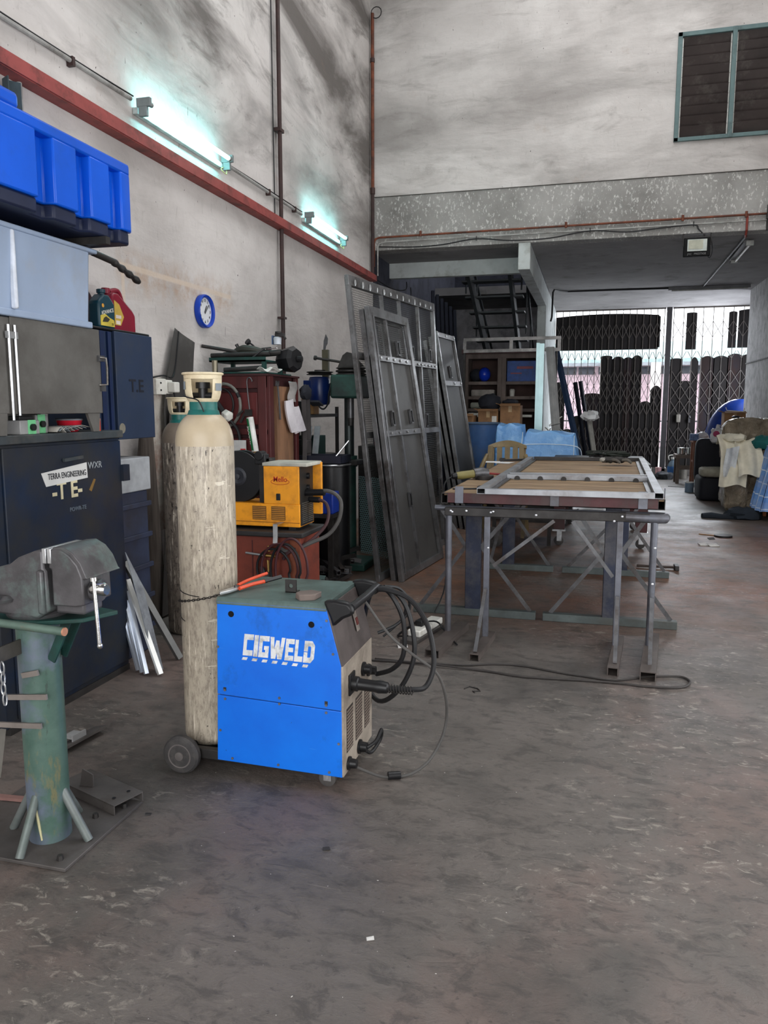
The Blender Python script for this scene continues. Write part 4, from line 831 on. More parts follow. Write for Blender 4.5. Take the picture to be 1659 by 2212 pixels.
for x, y in ((-.965, 2.735), (-.965, 3.05)):
    cs = put('caster', M().lathe([(.022, 0), (.034, .004), (.035, .012), (.034, .02), (.022, .024)], (x, y - .012, .035), 'y', 24), mat('worn_grey_rubber', (62, 60, 60)), t)
    put('caster_fork', M().box(x - .012, x + .02, y - .018, y - .014, .03, .07).box(x - .012, x + .02, y + .014, y + .018, .03, .07).box(x - .015, x + .025, y - .018, y + .018, .062, .068), BRIGHT, cs)
# torch plugged into the front, cable loops and its hose
t = thing('welding_torch', 'black torch plug and thick cable loops hanging on the blue welder front', 'welding torch', (-.80, 2.86, .30))
put('plug', M().lathe([(.036, 0), (.036, .006), (.030, .008), (.030, .03), (.024, .034), (.023, .10), (.026, .115), (.022, .15), (.016, .155)], (-.886, 2.80, .412), (1, 0, -.04), 20), BLACKP, t)
put('flange_plate', M().box(-.886, -.878, 2.765, 2.835, .37, .455), BLACKP, t, bevel=.002)
sp = [(-.735 + .0016 * i, 2.80 + .016 * math.cos(i * .9), .404 + .016 * math.sin(i * .9)) for i in range(64)]
put('spring_sleeve', M().tube(sp, .0026, 5), DKSTEEL, t)
put('cable', M().tube([(-.74, 2.80, .405), (-.64, 2.82, .402), (-.594, 2.86, .405), (-.572, 2.90, .474), (-.586, 2.93, .569), (-.624, 2.96, .651), (-.700, 3.0, .721), (-.80, 3.02, .745), (-.86, 3.04, .735),
    (-.80, 3.08, .735), (-.734, 3.08, .674), (-.694, 3.07, .549), (-.693, 3.06, .430), (-.753, 3.06, .303), (-.85, 3.09, .23), (-.93, 3.15, .30), (-.95, 3.17, .50), (-.90, 3.14, .70), (-.84, 3.10, .735),
    (-.778, 3.06, .70), (-.735, 3.06, .60), (-.735, 3.06, .459), (-.788, 3.08, .384), (-.87, 3.12, .34)], .0105, 9, smooth=6), BLACKC, t)
t = thing('lead', 'thin dark cable looping from the welder handle down to the floor in front', 'cable', (-.75, 3.0, 0))
put('cable', M().tube([(-.87, 2.94, .715), (-.77, 2.95, .577), (-.672, 2.96, .497), (-.576, 2.98, .42), (-.545, 3.02, .31), (-.545, 3.05, .20), (-.56, 3.02, .12), (-.60, 2.95, .05), (-.66, 2.90, .012), (-.72, 2.86, .01), (-.78, 2.83, .02), (-.86, 2.765, .08)], .006, 8, smooth=6), mat('grey_cable', (78, 76, 74), .6), t)
put('coupler', M().cyl((-.745, 2.845, .018), (-.70, 2.868, .016), .016, n=12), BLACKP, t)
t = thing('lead', 'pair of thin dark cables hanging behind the welder front', 'cable', (-.80, 3.15, .4))
put('cable', M().tube([(-.83, 3.10, .74), (-.78, 3.16, .72), (-.74, 3.19, .66), (-.75, 3.19, .60), (-.80, 3.17, .55), (-.87, 3.14, .52)], .007, 7, smooth=5).tube([(-.83, 3.11, .73), (-.76, 3.17, .66), (-.77, 3.18, .58), (-.85, 3.16, .50)], .005, 7, smooth=5), BLACKC, t)

# things lying on the welder
ORG = mat('orange_red_grip', (214, 76, 40), .4, var=.1, dirt=(110, 60, 46), damt=.4)
t = thing('wire_cutter', 'orange handled cutters lying on the back corner of the blue welder', 'pliers', (-1.38, 2.83, .757))
put('handle', M().tube([(-1.375, 2.82, .775), (-1.365, 2.90, .780), (-1.335, 3.02, .785)], .007, 8, smooth=3), ORG, t)
put('handle', M().tube([(-1.36, 2.80, .767), (-1.33, 2.87, .772), (-1.29, 2.93, .775)], .008, 8, smooth=3), ORG, t)
put('grip_end', M().tube([(-1.30, 2.915, .775), (-1.255, 2.985, .782)], .009, 8), BLACKP, t)
put('jaw', M().prism([(-1.385, 2.84), (-1.36, 2.82), (-1.375, 2.74), (-1.395, 2.70), (-1.41, 2.72), (-1.395, 2.78)], 'z', .760, .772), BRIGHT, t, bevel=.003)
put('pivot', M().cyl((-1.375, 2.805, .758), (-1.375, 2.805, .778), .011, n=12), STEEL, t)
t = thing('steel_tab', 'small upright square steel tab with a hole on the blue welder', 'tab', (-1.15, 2.85, .753))
m = M(); m.grid(lambda u, v: (0, 0, 0), 1, 1); m.b.clear()
hx, hz = -1.152, .780
ring_o = [(hx + .024 * max(-1, min(1, 1.42 * math.cos(a))), hz + .026 * max(-1, min(1, 1.42 * math.sin(a)))) for a in [i * math.pi / 8 for i in range(16)]]
ring_i = [(hx + .009 * math.cos(a), hz + .001 + .009 * math.sin(a)) for a in [i * math.pi / 8 for i in range(16)]]
for y in (2.84, 2.846):
    A = [m.b.verts.new((p[0], y, p[1])) for p in ring_o]; B_ = [m.b.verts.new((p[0], y, p[1])) for p in ring_i]
    for i in range(16): m.b.faces.new((A[i], A[(i + 1) % 16], B_[(i + 1) % 16], B_[i]))
put('plate', m, DKSTEEL, t); put('foot', M().box(hx - .024, hx + .024, 2.84, 2.88, .753, .757), DKSTEEL, t)
solo('stone_chip', M().prism([(-1.10, 2.76), (-1.07, 2.725), (-1.01, 2.745), (-1.005, 2.80), (-1.06, 2.825), (-1.095, 2.79)], 'z', .754, .775).jitter(.004, 3), mat('grey_brown_stone', (112, 100, 94), .8, dirt=(84, 74, 70)), 'wedge shaped grey brown stone lying on the blue welder', 'stone', bevel=.004)
# ------------------------------------------------------------------ red cabinet with the yellow welder
BRICK = mat('brick_red_paint', (124, 58, 44), .6, var=.12, scale=4, dirt=(84, 44, 36), damt=.4)
MAROON = mat('maroon_varnished_wood', (84, 38, 38), .45, var=.2, scale=4, stretch=(1, 1, .2), dirt=(52, 28, 28), damt=.4)
YELM = mat('amber_yellow_paint', (246, 162, 36), .42, var=.06, scale=5, dirt=(190, 122, 40), damt=.4, dscale=7)
t = thing('low_cabinet', 'brick red low cabinet with dark top under the yellow welder', 'cabinet', (-2.0, 4.62, 0))
put('body', M().box(-2.36, -1.735, 4.44, 4.80, 0, .69), BRICK, t, bevel=.006)
put('top', M().box(-2.38, -1.70, 4.40, 4.82, .69, .722), mat('dark_rubber_top', (44, 42, 42), .6), t, bevel=.008)
put('edge_board', M().box(-1.80, -1.733, 4.436, 4.446, .0, .69), mat('orange_brown_board', (140, 78, 54), .6, var=.2), t)
put('door_line', M().box(-2.06, -2.054, 4.436, 4.442, .03, .66), MAROON, t)
t = thing('inverter_welder', 'yellow Mello welder with an open wire spool on the red cabinet', 'welder', (-2.0, 4.62, .722))
put('foot', M().box(-2.28, -2.24, 4.52, 4.76, .722, .742), BLACKP, t); put('foot', M().box(-1.84, -1.79, 4.52, 4.76, .722, .742), BLACKP, t)
put('base_case', M().box(-2.32, -1.757, 4.50, 4.76, .742, .888), YELM, t, bevel=.004)
put('base_seam', M().box(-2.32, -1.757, 4.498, 4.501, .768, .772), mat('dark_amber_seam', (150, 92, 24), .6), t)
put('control_case', M().box(-1.998, -1.760, 4.50, 4.56, .888, 1.128).box(-1.998, -1.79, 4.56, 4.76, .888, 1.128), YELM, t, bevel=.003)
put('far_flange', M().box(-1.80, -1.692, 4.735, 4.76, .80, 1.142), YELM, t, bevel=.004)
put('top_cover', M().box(-2.005, -1.70, 4.495, 4.765, 1.128, 1.150), mat('pale_worn_cover', (196, 194, 180), .5, dirt=(150, 148, 138), damt=.4), t, bevel=.005)
put('front_plate', M().box(-1.775, -1.752, 4.515, 4.74, .75, 1.125), mat('black_front_plate', (40, 38, 36), .5), t)
for z in (1.06, .985): put('knob', M().lathe([(.02, 0), (.019, .018), (.012, .02)], (-1.752, 4.63, z), 'x', 16), BLACKP, t)
for y0, y1 in ((4.53, 4.62), (4.64, 4.73)):
    b = M()
    for k in range(11): b.box(-1.752, -1.748, y0, y1, .765 + k * .0125, .770 + k * .0125)
    put('front_grille', b, mat('grey_grille', (92, 90, 84), .6), t)
for x0 in (-2.078, -1.948):
    b = M(); b.box(x0, x0 + .095, 4.4975, 4.4985, .785, .872)
    fr = put('vent', b, mat('amber_vent_back', (92, 66, 34), .7), t)
    b = M()
    for k in range(7): b.box(x0 + .004, x0 + .091, 4.494, 4.498, .790 + k * .0118, .796 + k * .0118)
    put('vent_slats', b, mat('amber_slats', (190, 128, 48), .6), fr)
put('rocker_switch', M().box(-1.912, -1.884, 4.493, 4.50, .912, .955), BLACKP, t, bevel=.003)
RED_INK = mat('red_ink', (170, 44, 30), .6)
text('lettering', 'Mello', .048, (-1.885, 4.4985, 1.045), FRONT, RED_INK, t, sx=.88, offset=.0004, shear=.05)
for a0, a1 in ((125, 415),):
    put('logo_ellipse', M().tube([(-1.885 + .062 * math.cos(R(a)), 4.4985, 1.030 + .018 * math.sin(R(a))) for a in range(a0, a1, 10)], .0016, 5), RED_INK, t)
sp = put('wire_spool', M().lathe([(.05, -.045), (.165, -.045), (.168, -.04), (.165, -.034), (.08, -.03), (.08, .03), (.165, .034), (.168, .04), (.165, .045), (.05, .045)], (-2.20, 4.60, 1.052), 'y', 44), BLACKP, t)
put('spool_hub', M().lathe([(.06, -.048), (.045, -.056), (.02, -.05), (.018, -.066), (.01, -.068)], (-2.20, 4.60, 1.052), 'y', 20), mat('dark_grey_plastic', (50, 52, 58), .45), sp)
put('spool_bracket', M().box(-2.05, -2.0, 4.55, 4.70, .888, 1.17).bar((-2.20, 4.66, 1.05), (-2.02, 4.66, 1.10), .02, .03), DKSTEEL, t)
put('feeder', M().box(-2.07, -2.0, 4.53, 4.60, 1.135, 1.20).cyl((-2.04, 4.52, 1.19), (-2.04, 4.60, 1.19), .03, n=16), BLACKP, t, bevel=.004)
put('torch_socket', M().cyl((-1.755, 4.60, .955), (-1.62, 4.585, .962), .022, n=14).cyl((-1.755, 4.66, .905), (-1.68, 4.65, .905), .02, n=14), BLACKP, t)
put('torch_cable', M().tube([(-1.70, 4.59, .959), (-1.60, 4.58, .972), (-1.53, 4.57, .945), (-1.50, 4.56, .89), (-1.515, 4.55, .79), (-1.58, 4.54, .70), (-1.68, 4.50, .65), (-1.80, 4.43, .60), (-1.86, 4.42, .62)], .013, 8, smooth=5), mat('grey_cable', (78, 76, 74)), t)
put('earth_cable', M().tube([(-1.68, 4.65, .905), (-1.63, 4.64, .885), (-1.605, 4.62, .82), (-1.62, 4.58, .74), (-1.70, 4.50, .65), (-1.80, 4.42, .60), (-1.84, 4.42, .55)], .011, 8, smooth=5), mat('maroon_cable', (70, 46, 48), .5), t)
put('clip_strip', M().prism([(4.395, .775), (4.40, .775), (4.399, .69), (4.392, .655), (4.388, .655), (4.394, .69)], 'x', -1.895, -1.865).box(-1.895, -1.865, 4.395, 4.51, .77, .775), BRIGHT, t)
# gas torches and hoses on the red cabinet
t = thing('gas_torch', 'brass gas torch with dark hoses hung on the red cabinet', 'torch', (-1.95, 4.41, .55))
put('tube', M().tube([(-2.09, 4.41, .582), (-2.0, 4.41, .574), (-1.955, 4.41, .570)], .008, 8), BRIGHT, t)
put('valve_body', M().tube([(-1.955, 4.41, .572), (-1.88, 4.41, .568)], .011, 10).cyl((-1.93, 4.41, .60), (-1.93, 4.41, .635), .011, n=10).tube([(-1.93, 4.41, .61), (-1.88, 4.41, .612)], .008, 8), BRASS, t)
put('nozzle', M().tube([(-1.935, 4.40, .545), (-1.932, 4.40, .47)], .009, 10), BRASS, t)
put('clamp', M().prism([(-1.99, .50), (-1.965, .49), (-1.945, .44), (-1.925, .48), (-1.92, .50), (-1.93, .43), (-1.955, .40), (-1.985, .43)], 'y', 4.395, 4.42), STEEL, t, bevel=.003)
HOSE = mat('maroon_hose', (74, 40, 44), .5)
for k, mm in enumerate((BLACKC, HOSE, BLACKC, HOSE)):
    r_ = .125 + .018 * (k % 2); ox = -1.90 + .045 * k
    put('hose', M().tube([(ox + r_ * math.cos(a) * (.9 - .05 * k), 4.405 - .012 * k, .49 + (r_ + .02 * k) * math.sin(a)) for a in [R(200) - i * R(17) for i in range(14)]] + [(ox + .16 + .01 * k, 4.40, .30), (ox + .17 + .02 * k, 4.41, .12), (ox + .20, 4.42, .02)], .008, 8, smooth=3), mm, t)

# ------------------------------------------------------------------ maroon cabinet at the wall with its load
t = thing('tall_cabinet', 'tall maroon panelled cabinet against the left wall behind the cylinders', 'cabinet', (-2.69, 5.81, 0))
put('carcass', M().box(-2.985, -2.42, 5.53, 6.12, 0, 1.735), mat('dark_maroon_board', (58, 28, 30), .6, var=.2), t)
for z0, z1 in ((1.64, 1.735), (1.285, 1.33), (.62, .70), (0, .08)): put('rail', M().box(-2.985, -2.405, 5.50, 5.53, z0, z1), MAROON, t, bevel=.004)
for x0, x1 in ((-2.985, -2.88), (-2.475, -2.405)): put('stile', M().box(x0, x1, 5.495, 5.532, 0, 1.735), MAROON, t, bevel=.004)
for z0, z1 in ((1.34, 1.63), (.71, 1.275), (.09, .61)): put('panel', M().box(-2.87, -2.485, 5.515, 5.53, z0 + .02, z1 - .02), mat('maroon_panel', (98, 44, 44), .4, var=.2, stretch=(1, 1, .2)), t, bevel=.01)
put('side_post', M().box(-2.41, -2.385, 5.52, 5.60, 0, 1.735).box(-2.41, -2.385, 6.06, 6.12, 0, 1.735), MAROON, t, bevel=.003)
put('side_board', M().box(-2.42, -2.395, 5.68, 6.02, .3, 1.66), mat('old_brown_plywood', (140, 104, 78), .7, var=.2, stretch=(1, 1, .25), dirt=(92, 70, 56), damt=.4), t)
put('top', M().box(-2.995, -2.38, 5.48, 6.14, 1.735, 1.75), mat('dark_maroon_board', (58, 28, 30)), t)
t = thing('tool_tray', 'dark green steel tray on short legs on top of the maroon cabinet', 'tray', (-2.7, 5.78, 1.75))
put('sheet', M().box(-2.98, -2.42, 5.50, 6.06, 1.752, 1.765), DKGREEN, t, bevel=.003)
put('upper_tray', M().box(-2.94, -2.46, 5.62, 6.0, 1.85, 1.862).box(-2.94, -2.46, 5.62, 5.632, 1.85, 1.885), DKGREEN, t)
for x in (-2.92, -2.50): 
    for y in (5.64, 5.96): put('leg', M().box(x, x + .03, y, y + .03, 1.765, 1.85), DKGREEN, t)
t = thing('bucket', 'black faceted plastic bucket lying on the maroon cabinet beside the pipe', 'bucket', (-2.36, 5.85, 1.80))
put('body', M().lathe([(.06, 0), (.09, .04), (.105, .14), (.08, .17), (.0, .17)], (-2.44, 5.87, 1.868), (.95, -.25, .05), 8), BLACKP, t)
put('base', M().lathe([(.025, 0), (.025, .04)], (-2.275, 5.83, 1.875), 'x', 10), BLACKP, t)
rods = [((-2.99, 5.60, 1.975), (-2.55, 5.75, 1.90), .014, 'long dark pipe sticking out left on the tool heap'), ((-2.92, 5.62, 1.90), (-2.45, 5.68, 1.915), .018, 'thick dark bar along the front of the tool heap'),
        ((-2.88, 5.72, 1.895), (-2.40, 5.80, 1.93), .022, 'grey pipe in the middle of the tool heap'), ((-2.86, 5.86, 1.90), (-2.36, 5.90, 1.935), .02, 'dark pipe at the back of the tool heap')]
rods += [((-2.80, 5.60, 1.785), (-2.50, 5.64, 1.80), .02, 'short pipe stub lying under the upper tray of the tool heap'), ((-2.95, 5.90, 1.93), (-2.55, 5.95, 1.97), .016, 'thin dark pipe rising at the back of the tool heap')]
for p0, p1, r_, lb in rods: solo('pipe', M().cyl(p0, p1, r_, n=10), DKSTEEL, lb, 'pipe', 'pipes of the tool heap on the maroon cabinet')
t = thing('hand_drill', 'dark hand drill lying on the tool heap on the maroon cabinet', 'drill', (-2.60, 5.72, 1.93))
put('body', M().tube([(-2.75, 5.70, 1.935), (-2.68, 5.70, 1.95), (-2.60, 5.70, 1.945), (-2.52, 5.71, 1.93)], [.02, .035, .032, .02], 10, smooth=3), mat('dark_olive_plastic', (52, 54, 48), .5), t)
put('grip', M().tube([(-2.71, 5.70, 1.94), (-2.735, 5.69, 1.99)], .014, 8), BLACKP, t); put('cord', M().tube([(-2.80, 5.66, 1.91), (-2.70, 5.64, 1.87), (-2.60, 5.63, 1.865), (-2.52, 5.64, 1.92), (-2.48, 5.66, 1.95)], .007, 6, smooth=4), BLACKC, t)
t = thing('work_lamp', 'small black lamp with a round head on the tool heap', 'lamp', (-2.66, 5.78, 1.96))
put('head', M().lathe([(.012, 0), (.024, .012), (.026, .03)], (-2.655, 5.77, 2.0), (-.4, -.7, .5), 14), BLACKP, t); put('neck', M().tube([(-2.60, 5.78, 1.95), (-2.63, 5.78, 1.985), (-2.655, 5.77, 2.005)], .007, 6), BLACKP, t)
t = thing('spray_gun', 'grey spray gun with a cup standing on the tool heap near the pipe', 'spray gun', (-2.42, 5.80, 1.99))
put('cup', M().lathe([(.03, 0), (.034, .05), (.02, .06)], (-2.43, 5.80, 1.99), n=16), mat('pale_cup', (190, 196, 204), .4), t)
put('head', M().box(-2.445, -2.37, 5.78, 5.82, 2.05, 2.075).cyl((-2.42, 5.8, 2.075), (-2.42, 5.8, 2.09), .028, n=12).tube([(-2.385, 5.8, 2.07), (-2.36, 5.8, 2.03)], .01, 8), DKSTEEL, t, bevel=.002)
put('blue_label', M().box(-2.472, -2.464, 5.78, 5.83, 1.99, 2.06), mat('blue_grey_card', (88, 108, 140), .6), t)
t = thing('socket_wrench', 'bright chrome spanner on the black bucket', 'spanner', (-2.42, 5.72, 1.93)); put('shaft', M().bar((-2.50, 5.70, 1.945), (-2.40, 5.71, 1.955), .012, .006), CHROME, t); put('head', M().ell((-2.50, 5.70, 1.945), .016, .012, .006), CHROME, t)
solo('rag', M().grid(lambda u, v: (-2.48 + .17 * u, 5.50 + .10 * v, 1.766 + .02 * math.sin(u * 9) * math.cos(v * 5) + .018), 14, 8, .002), mat('white_rag', (206, 206, 200), .85), 'crumpled white rag on the front edge of the maroon cabinet', 'rag')
solo('metal_cup', M().lathe([(.02, 0), (.022, .09), (.018, .092)], (-2.85, 5.54, 1.766), n=16), mat('brass_grey_cup', (146, 138, 118), .4, .5), 'small upright grey brass cylinder on the maroon cabinet corner', 'cup')
# hung on the cabinet
t = thing('hose_coil', 'hanging grey hose loop on the maroon cabinet front', 'hose', (-2.71, 5.47, 1.5))
put('loop', M().tube([(-2.745 + .135 * math.cos(a), 5.475, 1.51 + .165 * math.sin(a)) for a in [i * math.pi / 14 for i in range(28)]], .012, 8, closed=True), mat('grey_hose', (112, 112, 106), .5), t)
put('inner_loop', M().tube([(-2.77 + .10 * math.cos(a), 5.478, 1.52 + .12 * math.sin(a)) for a in [i * math.pi / 14 for i in range(28)]], .008, 8, closed=True), BLACKC, t)
put('tape', M().tube([(-2.635, 5.475, 1.605), (-2.618, 5.475, 1.57)], .015, 8), BLACKC, t)
t = thing('trailing_socket', 'white trailing socket hanging on a black cable by the cream cylinder', 'socket', (-2.70, 5.45, 1.42))
put('case', M().lathe([(.03, 0), (.042, .012), (.044, .06), (.03, .075)], (-2.735, 5.46, 1.445), (.75, -.5, -.3), 6), WHITEP, t, bevel=.004)
put('switch', M().box(-2.70, -2.685, 5.415, 5.425, 1.40, 1.425), mat('grey_plastic', (120, 124, 130)), t)
put('cable', M().tube([(-2.85, 5.46, 1.60), (-2.79, 5.46, 1.52), (-2.74, 5.46, 1.45)], .02, 8).tube([(-2.69, 5.45, 1.40), (-2.63, 5.46, 1.32), (-2.615, 5.46, 1.22), (-2.65, 5.46, 1.10), (-2.72, 5.46, 1.0)], .012, 8, smooth=4), BLACKC, t)
t = thing('caulking_gun', 'caulking gun with a green and white cartridge hung on the maroon cabinet', 'caulking gun', (-2.50, 5.47, 1.3))
put('rod', M().tube([(-2.55, 5.47, 1.68), (-2.545, 5.47, 1.71), (-2.525, 5.47, 1.72), (-2.508, 5.47, 1.70), (-2.51, 5.47, 1.69)], .005, 8, smooth=3).tube([(-2.55, 5.47, 1.68), (-2.535, 5.46, 1.55), (-2.52, 5.455, 1.44)], .005, 8), STEEL, t)
put('cartridge', M().cyl((-2.522, 5.45, 1.42), (-2.478, 5.44, 1.16), .027, n=20), mat('white_cartridge', (214, 214, 210), .4), t)
put('cartridge_label', M().grid(lambda u, v: (-2.521 + .043 * v - .0275 * math.cos(R(20 + 70 * u)), 5.448 - .009 * v - .0275 * math.sin(R(20 + 70 * u)), 1.41 - .24 * v), 8, 1, .0006), mat('green_label', (34, 122, 72), .5), t)
text('lettering', 'SILICONE', .03, (-2.512, 5.4195, 1.285), (90, 80, 0), WHITEP, t, sx=1.1)
put('trigger', M().box(-2.56, -2.51, 5.44, 5.47, 1.43, 1.48).bar((-2.56, 5.45, 1.45), (-2.60, 5.45, 1.38), .012, .018).bar((-2.575, 5.45, 1.47), (-2.63, 5.45, 1.43), .01, .014), DKSTEEL, t)
put('nozzle', M().cyl((-2.478, 5.44, 1.16), (-2.468, 5.437, 1.10), .02, .008, n=12), mat('amber_nozzle', (140, 110, 70), .4), t)
t = thing('warning_card', 'white and red card standing by the wire spool', 'card', (-2.62, 5.44, 1.1))
put('card', M().box(-2.70, -2.555, 5.44, 5.446, 1.13, 1.245), mat('white_card', (214, 214, 212), .6), t); put('red_band', M().prism([(-2.60, 1.13), (-2.545, 1.13), (-2.56, 1.18), (-2.60, 1.18)], 'y', 5.436, 5.44), mat('red_card', (196, 40, 44), .5), t)
put('holder', M().box(-2.70, -2.56, 5.446, 5.49, 1.10, 1.135), DKSTEEL, t)
solo('spanner', M().tube([(-2.378, 5.66, 1.68), (-2.376, 5.68, 1.55), (-2.376, 5.70, 1.40)], .008, 8).prism([(5.63, 1.66), (5.68, 1.66), (5.685, 1.70), (5.66, 1.685), (5.635, 1.70)], 'x', -2.384, -2.372), STEEL, 'long grey spanner hanging on the side of the maroon cabinet', 'spanner')
t = thing('work_glove', 'pair of white work gloves hanging on the side of the maroon cabinet', 'gloves', (-2.36, 5.86, 1.45))
GL = mat('white_glove_cloth', (206, 202, 206), .85, var=.06, dirt=(176, 168, 176), damt=.3)
put('glove', M().grid(lambda u, v: (-2.37 + .025 * math.sin(math.pi * u), 5.78 + (.13 + .05 * v) * u + .12 * v * v - .01, 1.545 - .25 * v + .02 * u), 8, 10, .02), GL, t)
put('glove', M().grid(lambda u, v: (-2.35 + .02 * math.sin(math.pi * u), 5.86 + (.12 + .05 * v) * u + .12 * v, 1.50 - .20 * v), 8, 10, .02), GL, t)
for k in range(4): put('finger', M().tube([(-2.352, 5.93 + .032 * k, 1.335 - .006 * k), (-2.35, 5.965 + .033 * k, 1.285 + .006 * k)], [.018, .013], 8), GL, t)
put('plastic_cuff', M().grid(lambda u, v: (-2.365 + .03 * math.sin(math.pi * u), 5.85 + .15 * u + .03 * math.sin(v * 6), 1.70 - .16 * v), 8, 6, .004), mat('clear_grey_plastic', (146, 142, 140), .2), t)
t = thing('apron', 'dark work cap and apron hanging beside the white gloves', 'apron', (-2.33, 6.2, 1.2))
DKC = mat('dark_navy_cloth', (30, 32, 40), .85, var=.2)
put('cap', M().ell((-2.35, 6.20, 1.62), .04, .10, .065, 14, 8).jitter(.008, 4), DKC, t); put('cap_peak', M().obox((-2.30, 6.31, 1.53), (0, 1, -.3), (1, 0, 0), (0, .3, 1), .06, .05, .008), DKC, t)
put('cloth', M().grid(lambda u, v: (-2.36 + .025 * math.sin(u * 12), 6.12 + .19 * u + .02 * math.sin(v * 5), 1.56 - .92 * v), 16, 8, .006), mat('dark_grey_cloth', (58, 54, 54), .85, var=.2), t)
put('pouch', M().box(-2.345, -2.325, 6.15, 6.27, 1.10, 1.22), mat('dark_grey_cloth', (58, 54, 54)), t, bevel=.01)

# ------------------------------------------------------------------ pedestal drill
t = thing('pedestal_drill', 'green pedestal drill with blue motor and grooved pulley by the left wall', 'drill', (-2.25, 6.8, 0))
DR = mat('dark_green_machine', (36, 70, 62), .5, var=.2, dirt=(30, 44, 42), damt=.4)
put('base', M().box(-2.38, -1.96, 6.62, 7.05, 0, .07), DR, t, bevel=.012)
put('column', M().cyl((-2.16, 6.82, .07), (-2.16, 6.82, 1.60), .045, n=20), mat('dark_column_steel', (56, 62, 62), .4, .5), t)
put('column_sleeve', M().cyl((-2.16, 6.82, .07), (-2.16, 6.82, .98), .062, n=20), DR, t)
put('table', M().box(-2.30, -2.02, 6.60, 6.82, .975, 1.02), DKSTEEL, t, bevel=.006); put('table_arm', M().cyl((-2.16, 6.82, .95), (-2.16, 6.82, 1.05), .075, n=20), DR, t)
put('head', M().box(-2.27, -2.0, 6.60, 6.98, 1.575, 1.785), DR, t, bevel=.02)
put('quill', M().cyl((-2.10, 6.68, 1.40), (-2.10, 6.68, 1.58), .03, n=16), STEEL, t); put('chuck', M().cyl((-2.10, 6.68, 1.33), (-2.10, 6.68, 1.40), .025, .03, n=14), DKSTEEL, t)
put('pulley', M().lathe([(.03, 0), (.14, 0), (.14, .008), (.115, .018), (.14, .028), (.14, .04), (.115, .05), (.14, .06), (.13, .068), (.03, .068)], (-2.12, 6.76, 1.785), n=32), DKSTEEL, t)
put('pulley_guard', M().prism([(-2.24, 1.85), (-2.19, 1.96), (-2.15, 1.99), (-2.11, 1.98), (-2.08, 1.94), (-2.0, 1.86)], 'y', 6.72, 6.80), DKSTEEL, t, bevel=.006)
put('motor', M().lathe([(.03, -.13), (.088, -.125), (.098, -.10), (.098, .10), (.09, .125), (.05, .13)], (-2.44, 6.80, 1.645), n=32), mat('deep_blue_motor', (14, 34, 84), .3, var=.1), t)
put('motor_box', M().box(-2.57, -2.47, 6.72, 6.80, 1.62, 1.74), mat('deep_blue_motor', (14, 34, 84)), t, bevel=.006)
put('motor_pulley', M().lathe([(.02, 0), (.12, 0), (.125, .006), (.10, .014), (.125, .024), (.12, .03), (.05, .03), (.05, .045), (.02, .045)], (-2.435, 6.80, 1.79), n=32), DKSTEEL, t)
put('motor_bracket', M().box(-2.42, -2.36, 6.82, 6.86, 1.55, 2.02).box(-2.40, -2.20, 6.86, 6.90, 1.60, 1.72), mat('olive_steel', (84, 80, 64), .5, .3), t)
put('lever', M().cyl((-2.47, 6.78, 1.945), (-2.20, 6.80, 1.90), .012, n=10).cyl((-2.48, 6.78, 1.946), (-2.46, 6.78, 1.943), .022, n=12), DKSTEEL, t)
put('cable', M().tube([(-2.28, 6.70, 1.74), (-2.30, 6.66, 1.62), (-2.31, 6.66, 1.53), (-2.35, 6.66, 1.48), (-2.40, 6.68, 1.50), (-2.41, 6.72, 1.55)], .008, 6, smooth=4), BLACKC, t)
solo('trowel', M().prism([(-2.42, 1.95), (-2.40, 1.96), (-2.385, 2.05), (-2.37, 2.075), (-2.365, 2.12), (-2.385, 2.16), (-2.405, 2.10), (-2.41, 2.03)], 'y', 6.83, 6.84), STEEL, 'leaf shaped grey blade stuck upright behind the blue motor', 'blade')

# drum, crates and shelf between cabinet and drill
t = thing('drum', 'black steel drum with a bright rim beside the pedestal drill', 'drum', (-2.18, 6.34, 0))
put('body', M().lathe([(.16, 0), (.165, .02), (.165, .985), (.172, .99), (.172, 1.01), (.165, 1.015)], (-2.18, 6.34, 0), n=36, cap=True), mat('gloss_black_drum', (20, 20, 22), .3), t)
put('rim', M().tube([(-2.18 + .173 * math.cos(a), 6.34 + .173 * math.sin(a), 1.005) for a in [i * math.pi / 18 for i in range(36)]], .006, 8, closed=True), BRIGHT, t)
solo('tray', M().box(-2.42, -2.04, 6.20, 6.48, 1.02, 1.03).box(-2.42, -2.04, 6.20, 6.21, 1.03, 1.085).box(-2.42, -2.04, 6.47, 6.48, 1.03, 1.085).box(-2.42, -2.41, 6.20, 6.48, 1.03, 1.085).box(-2.05, -2.04, 6.20, 6.48, 1.03, 1.085), mat('dark_navy_tray', (28, 30, 44), .5), 'dark rectangular tray sitting on the black drum', 'tray')
solo('rod', M().cyl((-2.14, 6.30, 1.05), (-2.02, 6.36, 1.21), .008, n=8), BRIGHT, 'thin bright rod slanting out of the tray on the drum', 'rod')
solo('crate', M().box(-2.33, -2.03, 5.95, 6.12, .62, .80), mat('royal_blue_plastic', (22, 50, 140), .45), 'royal blue plastic crate in front of the black drum', 'crate', bevel=.01)
solo('stool', M().box(-2.36, -2.02, 5.92, 6.13, .59, .62).box(-2.35, -2.31, 5.93, 5.97, 0, .59).box(-2.07, -2.03, 5.93, 5.97, 0, .59).box(-2.35, -2.31, 6.08, 6.12, 0, .59).box(-2.07, -2.03, 6.08, 6.12, 0, .59), DKSTEEL, 'dark steel stand under the royal blue crate', 'stand')
t = thing('shelf_rack', 'dark steel shelf rack at the wall between cabinet and pedestal drill', 'shelf', (-2.75, 7.1, 0))
for z in (.45, 1.0, 1.40): put('shelf', M().box(-2.98, -2.52, 6.6, 7.6, z, z + .03), DKSTEEL, t)
